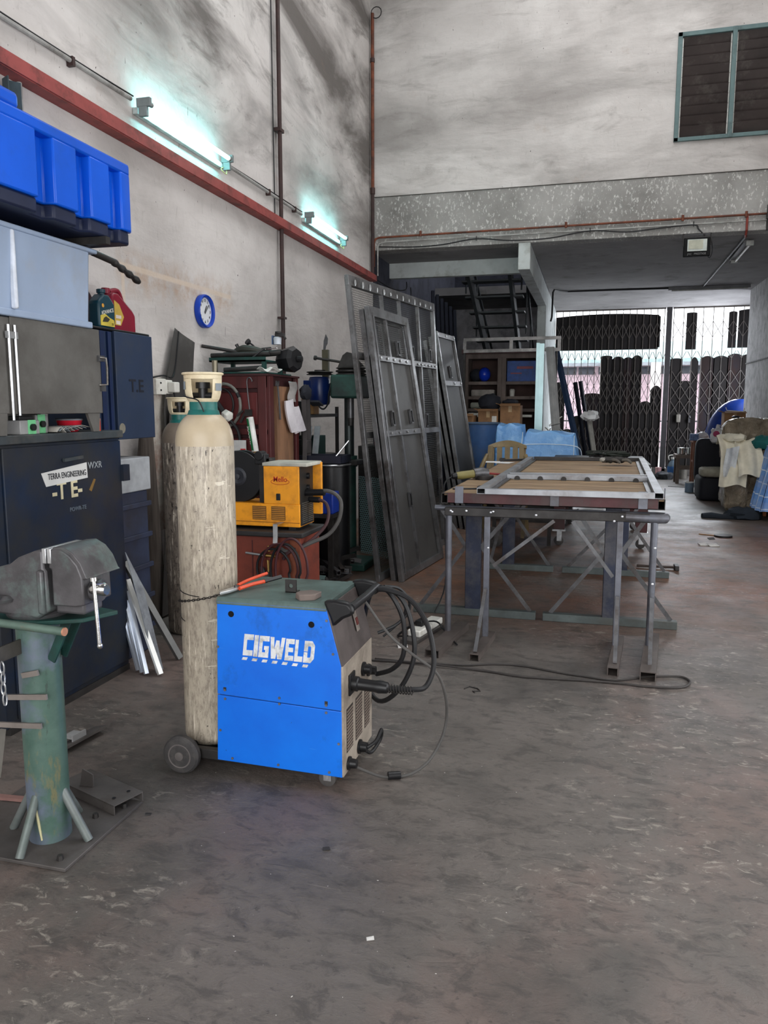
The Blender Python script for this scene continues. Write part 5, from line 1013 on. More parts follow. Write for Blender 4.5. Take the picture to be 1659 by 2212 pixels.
for y in (6.6, 7.57): 
    for x in (-2.98, -2.55): put('post', M().box(x, x + .03, y, y + .03, 0, 1.5), DKSTEEL, t)
def bx(name, x0, x1, y0, y1, z0, z1, mt, label, cat, group=None, bevel=.005): return solo(name, M().box(x0, x1, y0, y1, z0, z1), mt, label, cat, group, bevel)
bx('battery_box', -2.66, -2.55, 6.62, 6.75, 1.43, 1.55, BLACKP, 'black square box with pale front on the rack by the apron', 'box')
bx('wood_block', -2.62, -2.50, 6.80, 6.95, 1.43, 1.62, mat('raw_wood', (150, 112, 74), .7, var=.2), 'brown wooden block under the blue motor on the rack', 'block')
bx('toolbox', -2.80, -2.56, 7.0, 7.3, 1.03, 1.22, DKGREEN, 'dark green toolbox on the middle shelf of the rack', 'toolbox')
bx('paint_tin', -2.75, -2.57, 6.65, 6.9, 1.03, 1.2, DKSTEEL, 'dark tin box on the middle shelf of the rack', 'box')
bx('toolbox', -2.80, -2.56, 6.7, 7.1, .48, .70, mat('slate_steel', (58, 72, 78)), 'slate grey toolbox on the lowest shelf of the rack', 'toolbox')
bx('red_case', -2.16, -2.10, 7.66, 7.98, 1.10, 1.46, mat('dark_red_plastic', (118, 24, 42), .45), 'dark red case standing behind the drill column', 'case')
bx('red_case_stand', -2.32, -2.02, 7.62, 8.0, 0, 1.10, DKSTEEL, 'dark steel cupboard under the dark red case', 'cupboard')
for i, (y0, y1) in enumerate(((6.50, 6.42), (6.58, 6.50))):
    solo('metal_plate', M().obox((-2.46 + .05 * i, y0 + .03, 1.18), (0, .3, 1), (1, -.2, 0), (.2, 1, -.3), .15, .03, .004), mat('pale_zinc_lid', (160, 164, 168)), 'pale metal plate leaning on the rack, %s one' % ('nearer' if i == 0 else 'farther'), 'plate', 'pale plates behind the drum')
# scrap heap: countable steel offcuts
SC = [DKSTEEL, STEEL, mat('rusty_black_steel', (50, 44, 42), .6, .4, var=.3), mat('grey_scrap', (84, 84, 84), .5, .5)]
rnd = random.Random(11)
for i in range(34):
    x = rnd.uniform(-2.68, -2.02); y = rnd.uniform(6.05, 6.58) if i % 3 else rnd.uniform(5.55, 6.0); 
    if y < 6.2: x = rnd.uniform(-2.32, -1.95)
    a = rnd.uniform(0, math.pi); L = rnd.uniform(.06, .22); tl = rnd.uniform(-.25, .25); z = .02 + .05 * (i % 3)
    d = Vector((math.cos(a), math.sin(a), tl)) * L
    c = Vector((x, y, z + abs(tl) * L + .012)); m = M()
    kind = i % 3
    if kind == 0: m.bar(c - d, c + d, .05, .006)
    elif kind == 1: m.bar(c - d, c + d, .04, .004).bar(c - d + Vector((0, .018, .018)), c + d + Vector((0, .018, .018)), .004, .036)
    else: m.rhs(c - d, c + d, .036, .036, .003)
    solo('steel_offcut', m, SC[i % 4], 'dark steel offcut in the scrap heap at the foot of the pedestal drill', 'offcut', 'scrap heap by the pedestal drill')
t = thing('step_stand', 'small green topped steel stand in front of the scrap heap', 'stand', (-2.12, 5.75, 0))
put('top', M().obox((-2.10, 5.72, .13), (1, .2, -.1), (-.2, 1, .1), (0, 0, 1), .07, .07, .006), mat('grey_green_plate', (78, 96, 94), .5), t)
for dx, dy in ((-.06, -.05), (.06, -.03), (-.06, .06), (.06, .06)): put('leg', M().bar((-2.10 + dx, 5.72 + dy, .128), (-2.10 + dx * 1.9, 5.72 + dy * 1.8, 0), .02, .02), DKSTEEL, t)
solo('steel_bar', M().bar((-2.42, 5.55, .10), (-2.08, 5.72, .06), .03, .02), BRIGHT, 'bright flat bar lying at the front of the scrap heap', 'bar')
# ------------------------------------------------------------------ perforated steel doors leaning beside the bench
def perf_mat(name, col, pitch, hole, axes=(1, 2)):
    n = N(name); s = n.new('ShaderNodeSeparateXYZ'); n.link(n.co.outputs['Object'], s.inputs[0])
    a, b = s.outputs[axes[0]], s.outputs[axes[1]]
    row = n.math('DIVIDE', b, pitch * .866); r0 = n.math('FLOOR', row)
    off = n.math('MULTIPLY', n.math('MODULO', n.math('ABSOLUTE', r0), 2.0), .5)
    fx = n.math('SUBTRACT', n.math('FRACT', n.math('ADD', n.math('ADD', n.math('DIVIDE', a, pitch), off), 100.0)), .5)
    fy = n.math('MULTIPLY', n.math('SUBTRACT', n.math('FRACT', n.math('ADD', row, 100.0)), .5), .866)
    d = n.math('SQRT', n.math('ADD', n.math('MULTIPLY', fx, fx), n.math('MULTIPLY', fy, fy)))
    solid = n.math('GREATER_THAN', d, hole)
    n.b.inputs['Base Color'].default_value = lin(col); n.b.inputs['Metallic'].default_value = .5; n.b.inputs['Roughness'].default_value = .45
    tr = n.new('ShaderNodeBsdfTransparent'); mx = n.new('ShaderNodeMixShader'); n.link(solid, mx.inputs[0]); n.link(tr.outputs[0], mx.inputs[1]); n.link(n.b.outputs[0], mx.inputs[2]); n.link(mx.outputs[0], n.out.inputs[0])
    MATS[name] = n.m; return n.m
PERF = perf_mat('perforated_steel', (84, 84, 82), .022, .41)
PSOL = mat('dull_sheet_steel', (84, 83, 81), .5, .35, var=.06, scale=3, dirt=(70, 68, 66), damt=.3)
FRS = mat('welded_frame_steel', (126, 126, 127), .33, .65, var=.18, scale=6, dirt=(66, 60, 56), damt=.4)
WELD = mat('ground_weld', (214, 216, 216), .3, .6, var=.2, scale=30)
def bil(A, B_, C, D):
    A, B_, C, D = map(Vector, (A, B_, C, D))
    def P(u, v, o=0.0):
        p = A * (1 - u) * (1 - v) + B_ * u * (1 - v) + C * (1 - u) * v + D * u * v
        nrm = (B_ - A).cross(C - A).normalized()
        if nrm.x < 0: nrm = -nrm
        return p + nrm * o
    return P
def fbar(P, a, b, w_, h=.03, o=0.0):
    p0 = P(a[0], a[1], o); p1 = P(b[0], b[1], o); nrm = P(.5, .5, 1) - P(.5, .5, 0)
    return M().bar(p0, p1, w_, h, up=nrm)
def patch(P, u0, u1, v0, v1, o=0.0): return M().face([P(u0, v0, o), P(u1, v0, o), P(u1, v1, o), P(u0, v1, o)])
def sheet(P, u0, u1, v0, v1, o=0.0, th=.002, n_=4):
    return M().grid(lambda a, b: P(u0 + (u1 - u0) * a, v0 + (v1 - v0) * b, o), n_, n_, 0)
def lockcase(P, u, v, t, w_=.05, h=.12, o=.012, lbl=None):
    c = P(u, v, o); du = (P(u + .01, v, o) - c).normalized(); dv = (P(u, v + .01, o) - c).normalized(); nn = du.cross(dv)
    m = M()
    for s_ in (-1, 1):
        m.obox(c + du * s_ * w_ / 2, du, dv, nn, .004, h / 2, .010); m.obox(c + dv * s_ * h / 2, du, dv, nn, w_ / 2 + .004, .007, .012)
    f = put('lock_case', m, STEEL, t)
    put('lock_slot', M().obox(c - nn * 0.0, du, dv, nn, w_ / 2 - .005, h / 2 - .006, .003), mat('slot_black', (10, 10, 11), .95, spec=.1), f)

# the wide screen at the back
P = bil((-1.73, 6.25, 0), (-1.52, 8.24, 0), (-2.0, 6.25, 2.566), (-1.67, 8.24, 2.566))
t = thing('steel_screen', 'wide perforated steel screen leaning behind the single door leaf', 'screen', (-1.7, 7.2, 0), 'perforated steel doors')
for a, b, w_ in (((.012, 0), (.012, 1), .045), ((.988, 0), (.988, 1), .045)): put('stile', fbar(P, a, b, w_, .04), FRS, t, bevel=.002)
for v, w_ in ((.99, .085), (.75, .055), (.49, .055), (.012, .06)): put('rail', fbar(P, (0, v), (1, v), w_, .035, .002), FRS, t, bevel=.002)
for u in (.335, .535, .77):
    put('mullion', fbar(P, (u, 0), (u, 1), .03, .03), FRS, t)
put('inner_post', fbar(P, (.145, 0), (.15, .81), .035, .03, .03), FRS, t)
us = [.02, .335, .535, .77, .98]
for i in range(4):
    for v0, v1 in ((.76, .975), (.50, .74), (.02, .48)):
        put('mesh_panel', sheet(P, us[i], us[i + 1], v0, v1, -.012), PERF, t)
for u, v in ((.44, .79), (.655, .79), (.90, .79), (.80, .53), (.96, .26)): lockcase(P, u, v, t)
rnd = random.Random(5)
for i in range(13):
    u = .06 + i * .073; c = P(u, .985, .021)
    put('weld_mark', M().ell(c, .004, .018 + rnd.random() * .02, .016 + rnd.random() * .018, 8, 6), WELD, t)
for i in range(6): put('weld_mark', M().ell(P(.72 + i * .05, .748, .021), .004, .03, .012, 8, 6), WELD, t)
# single door leaf in front
def leaf(E_, F_, G_, H_, label, off, locks, mid=(.545, .82)):
    P = bil(E_, F_, G_, H_)
    t = thing('door_leaf', label, 'door leaf', tuple(P(.5, 0)), 'perforated steel doors')
    for u in (0, 1): put('stile', fbar(P, (u, 0), (u, 1), .05, .045), FRS, t, bevel=.003)
    for u in (.055, .95): put('inner_stile', fbar(P, (u, .02), (u, .98), .03, .03, .012), FRS, t, bevel=.002)
    for v, w_ in ((.985, .08), (mid[1], .05), (mid[0], .05), (.015, .06)): put('rail', fbar(P, (0, v), (1, v), w_, .04), FRS, t, bevel=.002)
    put('mullion', fbar(P, (.42, .02), (.40, .97), .035, .025), FRS, t)
    for u0, u1 in ((.05, .41), (.42, .96)):
        put('mesh_panel', sheet(P, u0, u1, mid[1] + .01, .97, -.005), PERF, t)
        put('sheet_panel', sheet(P, u0, u1, mid[0] + .01, mid[1] - .01, -.005), PSOL, t); put('sheet_panel', sheet(P, u0, u1, .02, mid[0] - .01, -.005), PSOL, t)
    for u, v in locks: lockcase(P, u, v, t)
    for i in range(5): put('weld_mark', M().ell(P(.12 + i * .17, mid[1], .023), .004, .03, .014, 8, 6), WELD, t)
    for i in range(4): put('weld_mark', M().ell(P(.15 + i * .2, mid[0], .023), .003, .025, .010, 8, 6), GAL, t)
    return t
leaf((-1.535, 6.33, 0), (-1.40, 7.44, 0), (-1.84, 6.33, 2.33), (-1.745, 7.28, 2.33), 'single steel door leaf leaning in front of the wide perforated screen', 0, ((.62, .868), (.24, .60), (.72, .605), (.40, .285)))
leaf((-1.61, 6.36, 0), (-1.47, 7.46, 0), (-1.895, 6.36, 2.31), (-1.80, 7.30, 2.31), 'second steel door leaf sandwiched between the front leaf and the wide screen', 0, ())
# loose perforated sheet on the floor behind the screen
solo('perforated_sheet', M().grid(lambda u, v: (-2.24 + .40 * u - .05 * v, 7.44 - .30 * u + .10 * v, .02 + .78 * v), 4, 4), perf_mat('fine_perforated_sheet', (190, 226, 230), .024, .30, (0, 2)), 'loose perforated sheet standing behind the wide steel screen', 'sheet')  # pale cyan base colour stands in for the tube light's reflection
# stack of narrow dark leaves further back
for k, (lb, dz) in enumerate((('narrow dark steel door leaf, front one of the stack beyond the wide screen', 0), ('narrow dark steel door leaf, second of the stack beyond the wide screen', -.06), ('narrow dark steel door leaf, rear one of the stack beyond the wide screen', -.10))):
    o = -.075 * k
    Q = bil((-1.43 + o, 9.30 + .05 * k, 0), (-1.38 + o, 10.25 + .05 * k, 0), (-1.87 + o, 9.40 + .05 * k, 2.41 + dz), (-1.83 + o, 10.35 + .05 * k, 2.43 + dz))
    t = thing('narrow_leaf', lb, 'door leaf', tuple(Q(.5, 0)), 'narrow steel leaves')
    for u in (0, 1): put('stile', fbar(Q, (u, 0), (u, 1), .05, .045), FRS, t, bevel=.003)
    for v in (.985, .74, .02): put('rail', fbar(Q, (0, v), (1, v), .06, .04), FRS, t)
    put('sheet_panel', sheet(Q, .02, .98, .02, .98, -.004), mat('dark_sheet_steel', (56, 55, 54), .5, .3), t)
    if k == 0:
        for (u, v) in ((.02, .985), (.5, .985), (.98, .985), (.98, .74), (.55, .74)): put('weld_mark', M().ell(Q(u, v, .024), .006, .05, .02, 8, 6), WELD, t)
        lockcase(Q, .45, .80, t, .06, .14)

# ------------------------------------------------------------------ big work table
WOODT = None
def wood_mat():
    n = N('scuffed_plywood'); v = n.mapping((.35, 2.2, 1))
    c = n.ramp(n.noise(v, 6, 8, .65), [(.3, lin((104, 84, 66))), (.7, lin((162, 138, 110)))])
    c = n.mix(n.math('MULTIPLY', n.fac(n.noise(n.mapping((.6, 1.4, 1)), 3, 8, .7), .55, .72), .7), c, lin((66, 54, 44)))
    n.col(c); n.bump(n.noise(v, 14, 6), .2, .004); n.b.inputs['Roughness'].default_value = .8; n.b.inputs['Specular IOR Level'].default_value = .2; MATS['scuffed_plywood'] = n.m; return n.m
WOODT = wood_mat()
MAR2 = mat('maroon_channel_paint', (76, 42, 44), .5, .2, var=.2, scale=6, dirt=(70, 62, 60), damt=.5)
RAW = mat('grey_blue_raw_steel', (106, 108, 116), .45, .5, var=.15, scale=5, dirt=(78, 74, 74), damt=.4)
DBLUE = mat('dark_blue_worn_steel', (44, 50, 68), .5, .2, var=.25, scale=4, dirt=(84, 82, 84), damt=.45)
t = thing('work_table', 'large wood topped steel work table in the middle of the workshop', 'table', (-.23, 6.5, 0))
TY0, TY1 = 4.86, 8.25
sk = .022  # the table stands very slightly askew
def sx_(x, y): return x + sk * (y - TY0)
top = put('top', M().prism([(sx_(-.90, TY0), TY0), (sx_(.44, TY0), TY0), (sx_(.44, TY1), TY1), (sx_(-.90, TY1), TY1)], 'z', .935, .955), WOODT, t, bevel=.002)
put('front_channel', M().box(-.878, .405, TY0 - .012, TY0 - .006, .885, .952).box(-.878, .405, TY0 - .012, TY0 + .05, .885, .89), MAR2, t)
for x in (-.895, .425):
    m = M(); m.rhs((x, TY0 - .012, .917), (x + sk * 3.4, TY1, .917), .042, .066, .004); put('side_tube', m, DKSTEEL, t)
for y in (5.6, 6.6, 7.6, 8.22): put('cross_beam', M().box(sx_(-.88, y), sx_(.41, y), y - .03, y + .03, .885, .935), MAR2, t)
for x, h in ((-.80, .996), (-.203, .992), (.318, .994)): put('stop_plate', M().box(x - .027, x + .027, TY0 - .021, TY0 - .013, .888, h), RAW, t, bevel=.001)
put('stop_plate', M().box(.452, .458, TY0 + .15, TY0 + .17, .90, 1.0), RAW, t)
# two cross frames that carry the top: wide posts on foot rails with braces
for y, xs, feet, col in ((5.42, (-.785, .172), ((-1.22, -.335), (-.285, .61)), RAW), (7.08, (-.70, .30), ((-.92, -.29), (-.21, .71)), RAW)):
    for x in xs: put('post', M().box(x - .055, x + .055, y - .03, y + .03, .05, .885), DBLUE, t, bevel=.004)
    for (x0, x1) in feet:
        put('foot_rail', M().box(x0, x1, y - .03, y + .03, 0, .055), mat('pale_green_grey_rail', (86, 94, 93), .55, .2, var=.15, dirt=(76, 76, 72), damt=.4), t, bevel=.003)
    for x, (x0, x1) in zip(xs, feet):
        put('brace', M().bar((x + .06, y, .50), (x1 - .04, y, .055), .028, .005, up=(0, 1, 0)), STEEL, t); put('brace', M().bar((x - .06, y, .50), (x0 + .05, y, .055), .028, .005, up=(0, 1, 0)), STEEL, t)
        put('upper_brace', M().bar((x + .05, y - .02, .50), (x + (.36 if x < 0 else .20), y - .02, .875 if x < 0 else .74), .028, .005, up=(0, 1, 0)), STEEL, t); put('upper_brace', M().bar((x - .05, y - .02, .5), (x - .25, y - .02, .80), .028, .005, up=(0, 1, 0)), STEEL, t)
# the trestle set against the front edge
t = thing('trestle', 'four legged raw steel trestle set under the front edge of the work table', 'trestle', (-.23, 4.78, 0))
put('top_rail', M().box(-.885, .36, 4.795, 4.835, .812, .865), DKSTEEL, t, bevel=.004)
put('rail_tube', M().tube([(.22, 4.815, .84), (.40, 4.815, .836), (.448, 4.83, .836), (.452, 4.87, .836)], .029, 14), RAW, t)
put('back_tube', M().cyl((-.96, 4.87, .852), (.45, 4.87, .850), .018, n=12), RAW, t)
for x, y, rnd_ in ((-.862, 4.835, True), (-.610, 4.79, False), (.19, 4.79, False), (.388, 4.82, True)):
    if rnd_: put('leg', M().cyl((x, y, .03), (x, y, .815), .021, n=16), RAW, t)
    else: put('leg', M().bar((x, y, .02), (x, y, .815), .036, .036, up=(0, 1, 0)), RAW, t, bevel=.003)
feet = (((-.88, 4.40, .02), (-.80, 5.05, .02), .09), ((-.625, 4.40, .015), (-.585, 4.90, .015), .06), ((.165, 4.35, .02), (.22, 5.0, .02), .06), ((.35, 4.31, .025), (.43, 5.1, .025), .085))
for p0, p1, w_ in feet:
    m = M(); m.channel(p0, p1, w_, .05, .005); put('foot_channel', m, mat('dusty_brown_steel', (92, 84, 80), .6, .3, var=.15), t)
for x, y, dx in ((-.61, 4.77, -.012), (.19, 4.77, -.012), (.388, 4.79, -.02)): put('strut', M().bar((x, y - .02, .36), (x + dx, y - .35, .05), .022, .006, up=(0, 1, 0)), STEEL, t)
put('diagonal', M().bar((-.57, 4.80, .50), (-.20, 4.82, .80), .022, .005, up=(0, 1, 0)), STEEL, t); put('diagonal', M().bar((.16, 4.80, .47), (-.09, 4.82, .80), .022, .005, up=(0, 1, 0)), STEEL, t)
rnd = random.Random(3)
for x, y, z in ((-.845, 4.792, .845), (-.835, 4.792, .838), (-.745, 4.792, .847), (-.59, 4.792, .842), (-.575, 4.792, .848), (-.31, 4.792, .835), (.20, 4.792, .845), (.155, 4.792, .815), (-.60, 4.768, .62), (.395, 4.797, .66), (.39, 4.797, .44)):
    put('weld_bead', M().ell((x, y, z), .008, .004, .007, 8, 6), mat('silver_bead', (226, 228, 232), .3, .5), t)
# gate frame lying on the table
t = thing('welded_gate', 'bright rectangular steel gate frame with a cross rail lying on the work table', 'gate', (-.1, 6.4, .955))
Fz = .975
c1, c2, c3, c4 = Vector((-.655, 4.80, Fz)), Vector((.405, 4.80, Fz)), Vector((-.585, 8.02, Fz)), Vector((.50, 8.1, Fz))
LIGHTST = mat('bright_tube_steel', (150, 152, 156), .45, .6, var=.15, scale=5, dirt=(116, 112, 110), damt=.35)
for a, b in ((c1, c3), (c2, c4)): m = M(); m.rhs(a, b, .052, .036, .003); put('side_rail', m, LIGHTST, t)
dirx = (c2 - c1).normalized()
put('front_rail', M().bar(c1 + dirx * .026, c2 - dirx * .026, .036, .036), LIGHTST, t, bevel=.002)
put('far_rail', M().bar(c3 + dirx * .03, c4 - dirx * .03, .05, .036), DKSTEEL, t, bevel=.002)
for k in (.335, .385): put('cross_rail', M().bar(c1.lerp(c3, k) + dirx * .026, c2.lerp(c4, k) - dirx * .026, .05, .036), LIGHTST, t, bevel=.002)
for i in range(6):
    c = c1.lerp(c3, .325).lerp(c2.lerp(c4, .325), .10 + i * .16); put('notch', M().cyl(c + Vector((0, -.026, -.01)), c + Vector((0, .0, -.01)), .02, n=12), DKSTEEL, t)
for a, b in ((c1, c3), (c2, c4)): 
    s_ = 1 if a is c1 else -1
    put('inner_lip', M().bar(a + dirx * .045 * s_ - Vector((0, 0, .012)), b + dirx * .045 * s_ - Vector((0, 0, .012)), .03, .006), STEEL, t)
# things on the table
t = thing('angle_grinder', 'angle grinder with olive body lying on the left side of the work table', 'grinder', (-.86, 5.75, .955))
OL = mat('olive_yellow_plastic', (120, 112, 66), .5, var=.15, dirt=(84, 78, 54), damt=.4)
put('body', M().tube([(-.965, 5.68, .988), (-.93, 5.70, .99), (-.87, 5.735, .997), (-.83, 5.76, 1.0)], [.026, .031, .030, .034], 14, smooth=3), OL, t)
put('tail', M().tube([(-.99, 5.665, .984), (-.96, 5.68, .988)], [.022, .027], 12), BLACKP, t)
put('gear_head', M().tube([(-.845, 5.75, 1.0), (-.79, 5.79, 1.004), (-.745, 5.815, 1.0)], [.038, .046, .036], 12), STEEL, t)
put('guard', M().lathe([(.015, 0), (.07, 0), (.07, .03), (.02, .036)], (-.765, 5.79, .956), n=24), DKSTEEL, t)
put('side_handle', M().cyl((-.77, 5.84, 1.0), (-.66, 5.92, .985), .008, n=8), mat('dark_red_rod', (120, 40, 40), .5), t)
put('cable', M().tube([(-.985, 5.667, .984), (-1.03, 5.63, .95), (-1.04, 5.60, .87), (-1.01, 5.52, .55), (-1.0, 5.48, .2), (-1.05, 5.35, .02)], .006, 6, smooth=4), BLACKC, t)
for i, (x, y, a) in enumerate(((-.93, 7.65, .1), (-.80, 7.55, -.2))): solo('paper', M().obox((x, y, .9575 + .002 * i), (math.cos(a), math.sin(a), 0), (-math.sin(a), math.cos(a), 0), (0, 0, 1), .07, .10, .001), mat('white_paper_clean', (220, 220, 218), .7), 'white paper sheet on the far left of the table, %s one' % ('nearer the edge' if i == 0 else 'nearer the frame'), 'paper', 'papers on the work table')
solo('clamp', M().bar((-.86, 7.80, .965), (-.66, 7.90, .968), .03, .018).box(-.88, -.83, 7.76, 7.86, .955, .985).box(-.66, -.63, 7.85, 7.92, .955, .98), DKSTEEL, 'dark flat clamp lying beside the white papers on the table', 'clamp')
solo('steel_square', M().bar((-.87, 5.02, .96), (-.66, 5.10, .96), .03, .008).box(-.72, -.66, 5.08, 5.16, .956, .972), DKSTEEL, 'dark flat square lying near the front left corner of the table', 'square')
t = thing('work_glove', 'dirty black and white work gloves lying on the frame', 'gloves', (.21, 7.45, .957))
rnd = random.Random(8)
for k in range(2):
    cx_ = .16 + .10 * k
    put('palm', M().ell((cx_, 7.45 + .04 * k, 1.01), .07, .06, .028, 12, 8).jitter(.006, k), mat('blackened_glove', (52, 50, 48), .9), t)
    for f in range(4): put('finger', M().tube([(cx_ + .03, 7.42 + .03 * f, 1.01), (cx_ + .075, 7.40 + .035 * f, 1.012), (cx_ + .11, 7.40 + .035 * f, .985)], [.014, .014, .011], 8, smooth=2), mat('blackened_glove', (52, 50, 48)) if f % 2 else mat('grey_glove', (84, 80, 74), .9), t)
mat('off_white_glove', (170, 166, 158), .9)
put('cuff', M().ell((.12, 7.43, 1.012), .035, .04, .02, 10, 6).jitter(.006, 9), MATS['off_white_glove'], t)
# extension socket and cords on the floor
t = thing('extension_socket', 'white extension socket block with a black plug on the floor by the trestle', 'socket', (-1.03, 4.86, 0))
put('board', M().obox((-1.03, 4.83, .012), (.22, .97, 0), (.97, -.22, 0), (0, 0, 1), .22, .055, .012), mat('dusty_steel_plate', (88, 84, 82)), t)
put('case', M().obox((-1.04, 4.80, .045), (.22, .97, 0), (.97, -.22, 0), (0, 0, 1), .10, .045, .022), WHITEP, t, bevel=.008); put('case', M().obox((-1.00, 5.0, .045), (.22, .97, 0), (.97, -.22, 0), (0, 0, 1), .08, .045, .022), WHITEP, t, bevel=.008)
put('plug', M().obox((-1.045, 4.83, .085), (.22, .97, 0), (.97, -.22, 0), (0, 0, 1), .03, .025, .02), BLACKP, t, bevel=.005)
put('cable', M().tube([(-1.02, 4.84, .09), (-.95, 4.90, .08), (-.90, 4.90, .03), (-.84, 4.78, .02), (-.77, 4.65, .012)], .006, 6, smooth=4).tube([(-1.10, 4.70, .03), (-1.18, 4.75, .01), (-1.16, 4.95, .008), (-1.12, 5.2, .008)], .006, 6, smooth=4), BLACKC, t)
solo('cable', M().tube([(-1.22, 4.24, .007), (-.943, 4.262, .007), (-.673, 4.292, .007), (-.50, 4.36, .007), (-.334, 4.37, .007), (-.147, 4.315, .007), (.0, 4.285, .007), (.18, 4.262, .007), (.34, 4.36, .007), (.456, 4.40, .007), (.54, 4.41, .007), (.572, 4.335, .007), (.512, 4.235, .007), (.35, 4.205, .007), (.2, 4.215, .008), (.0, 4.212, .007), (-.316, 4.185, .008), (-.53, 4.224, .007), (-.825, 4.235, .014), (-1.2, 4.27, .007)], .0065, 7, smooth=5), mat('dusty_black_cable', (56, 52, 50), .6), 'long doubled dark cable lying on the floor before the table', 'cable')
solo('wire_bit', M().tube([(-.607, 3.926, .003), (-.585, 3.965, .003), (-.54, 3.95, .003), (-.52, 3.915, .003), (-.56, 3.905, .003), (-.545, 3.885, .003)], .003, 5), DKSTEEL, 'bent bit of dark wire on the floor right of the blue welder', 'wire')
t = thing('hammer', 'hammer lying on the floor beyond the right end of the table', 'hammer', (.66, 7.46, 0))
put('shaft', M().cyl((.46, 7.48, .018), (.80, 7.46, .022), .012, n=10), mat('dark_wood_shaft', (60, 48, 42), .6), t); put('head', M().box(.79, .83, 7.40, 7.53, .0, .045), DKSTEEL, t, bevel=.006)
# little bits of litter
bits = [(-1.097, 4.55, .03, 'white'), (-.824, 2.313, .012, 'dark'), (1.233, 8.889, .05, 'paper'), (1.33, 8.86, .05, 'paper'), (1.37, 9.32, .04, 'dark'), (-1.537, 2.355, .01, 'dark'), (-.555, 1.92, .010, 'white')]
for x, y, s_, k in bits:
    solo('litter', M().obox((x, y, s_ * .12 + .002), (1, .4, 0), (-.4, 1, .1), (0, -.1, 1), s_, s_ * .7, s_ * .12).jitter(s_ * .15, int(abs(x * 100))), mat('litter_white', (210, 208, 204), .8) if k != 'dark' else mat('litter_dark', (44, 42, 42), .7),
         {(-1.097): 'scrap of white paper on the floor by the extension socket', (-.824): 'small dark pebble on the near floor below the welder', (1.233): 'torn white paper on the floor right of the table, left half', (1.33): 'torn white paper on the floor right of the table, right half', (1.37): 'flat dark disc on the floor right of the table', (-1.537): 'small dark lump on the floor by the base plate', (-.555): 'tiny white chip on the near floor'}[x], 'litter')
# ------------------------------------------------------------------ stairs in the left bay
STAIRM = mat('dark_grey_stair_steel', (52, 56, 58), .55, .3, var=.15)
t = thing('staircase', 'dark open steel stair climbing through the opening in the slab', 'stairs', (-1.5, 14.5, 0))
Ls = lambda k: Vector((-1.86 + .10 * k, 12.0 + 1.3 * k, 3.445 - .985 * k)); Rs = lambda k: Vector((-1.25 + .03 * k, 12.0 + 1.3 * k, 3.47 - .985 * k))
for f in (Ls, Rs): put('stringer', M().bar(f(-.25), f(3.4), .05, .20), STAIRM, t)
k = -.12
while k < 3.3:
    a, b = Ls(k), Rs(k); put('tread', M().box(a.x - .14, b.x + .16, a.y - .13, a.y + .13, a.z + .02, a.z + .045), STAIRM, t); k += .205
for f, dx in ((Ls, -.12), (Rs, .14)):
    for k in (0.2, .8, 1.4, 2.0, 2.6): p = f(k) + Vector((dx, 0, 0)); put('baluster', M().cyl(p, p + Vector((0, 0, .85)), .012, n=8), STAIRM, t)
    put('handrail', M().cyl(f(-.2) + Vector((dx, 0, .85)), f(3.2) + Vector((dx, 0, .85)), .02, n=8), STAIRM, t)
# dark bars leaning behind the narrow leaves
rnd = random.Random(21)
for i in range(6):
    x0 = -2.62 + i * .065; 
    solo('steel_bar', M().rhs((x0 + .16, 12.75 + .05 * i, 0), (x0 - .06, 13.2 + .06 * i, 3.45 - .06 * i), .05, .05, .004), mat('blue_black_steel', (34, 38, 50), .45, .4), 'long blue black steel bar leaning by the stairs behind the narrow door leaves', 'bar', 'bars leaning by the stairs')
# open shelf with its load
t = thing('shelf_unit', 'grey wooden shelf unit with open compartments under the stairs', 'shelf', (-1.45, 13.0, 0))
GW = mat('dusty_grey_wood', (104, 92, 86), .7, var=.2, scale=5, dirt=(72, 60, 56), damt=.4, stretch=(1, 1, .4))
y0, y1 = 12.8, 13.25
for x in (-2.06, -1.51, -1.44, -.88): put('upright', M().box(x, x + .07, y0, y1, 0, 2.30), GW, t, bevel=.004)
put('top', M().box(-2.10, -.78, y0 - .03, y1, 2.36, 2.43), mat('maroon_grey_shelf_top', (96, 70, 70), .6, var=.15), t, bevel=.005)
put('crown', M().box(-2.04, -.82, y0 + .01, y1, 2.28, 2.36), GW, t)
for z in (1.86, 1.62, 1.42, 1.05, .5): put('shelf_board', M().box(-2.0, -.86, y0 + .02, y1, z, z + .05), GW, t)
put('back', M().box(-2.06, -.82, y1, y1 + .02, 0, 2.30), mat('dark_brown_backing', (70, 52, 48), .8), t)
bx('blue_poster_box', -1.36, -.90, 12.84, 13.0, 1.91, 2.24, mat('blue_printed_board', (28, 66, 132), .5, var=.25, scale=12), 'blue printed box in the upper right compartment of the shelf', 'box')
o = solo('box_print', M().box(-1.2, -.94, 12.832, 12.838, 2.11, 2.15).box(-1.3, -1.12, 12.832, 12.838, 2.03, 2.05), mat('red_grey_print', (130, 70, 80), .6), 'red printed strip on the blue box of the shelf', 'label')
t = thing('hard_hat', 'shiny blue helmet in the upper left compartment of the shelf', 'helmet', (-1.80, 12.95, 1.91))
put('shell', M().ell((-1.74, 12.95, 2.03), .10, .13, .12), mat('shiny_royal_blue', (20, 52, 170), .2), t); put('dark_shell', M().ell((-1.88, 12.98, 2.02), .11, .12, .11), DKC, t)
bx('folded_cloth', -1.95, -1.56, 12.85, 13.1, 1.67, 1.78, mat('grey_beige_cloth', (140, 134, 128), .9, var=.2), 'grey folded cloth on the second shelf of the unit', 'cloth', bevel=.02)
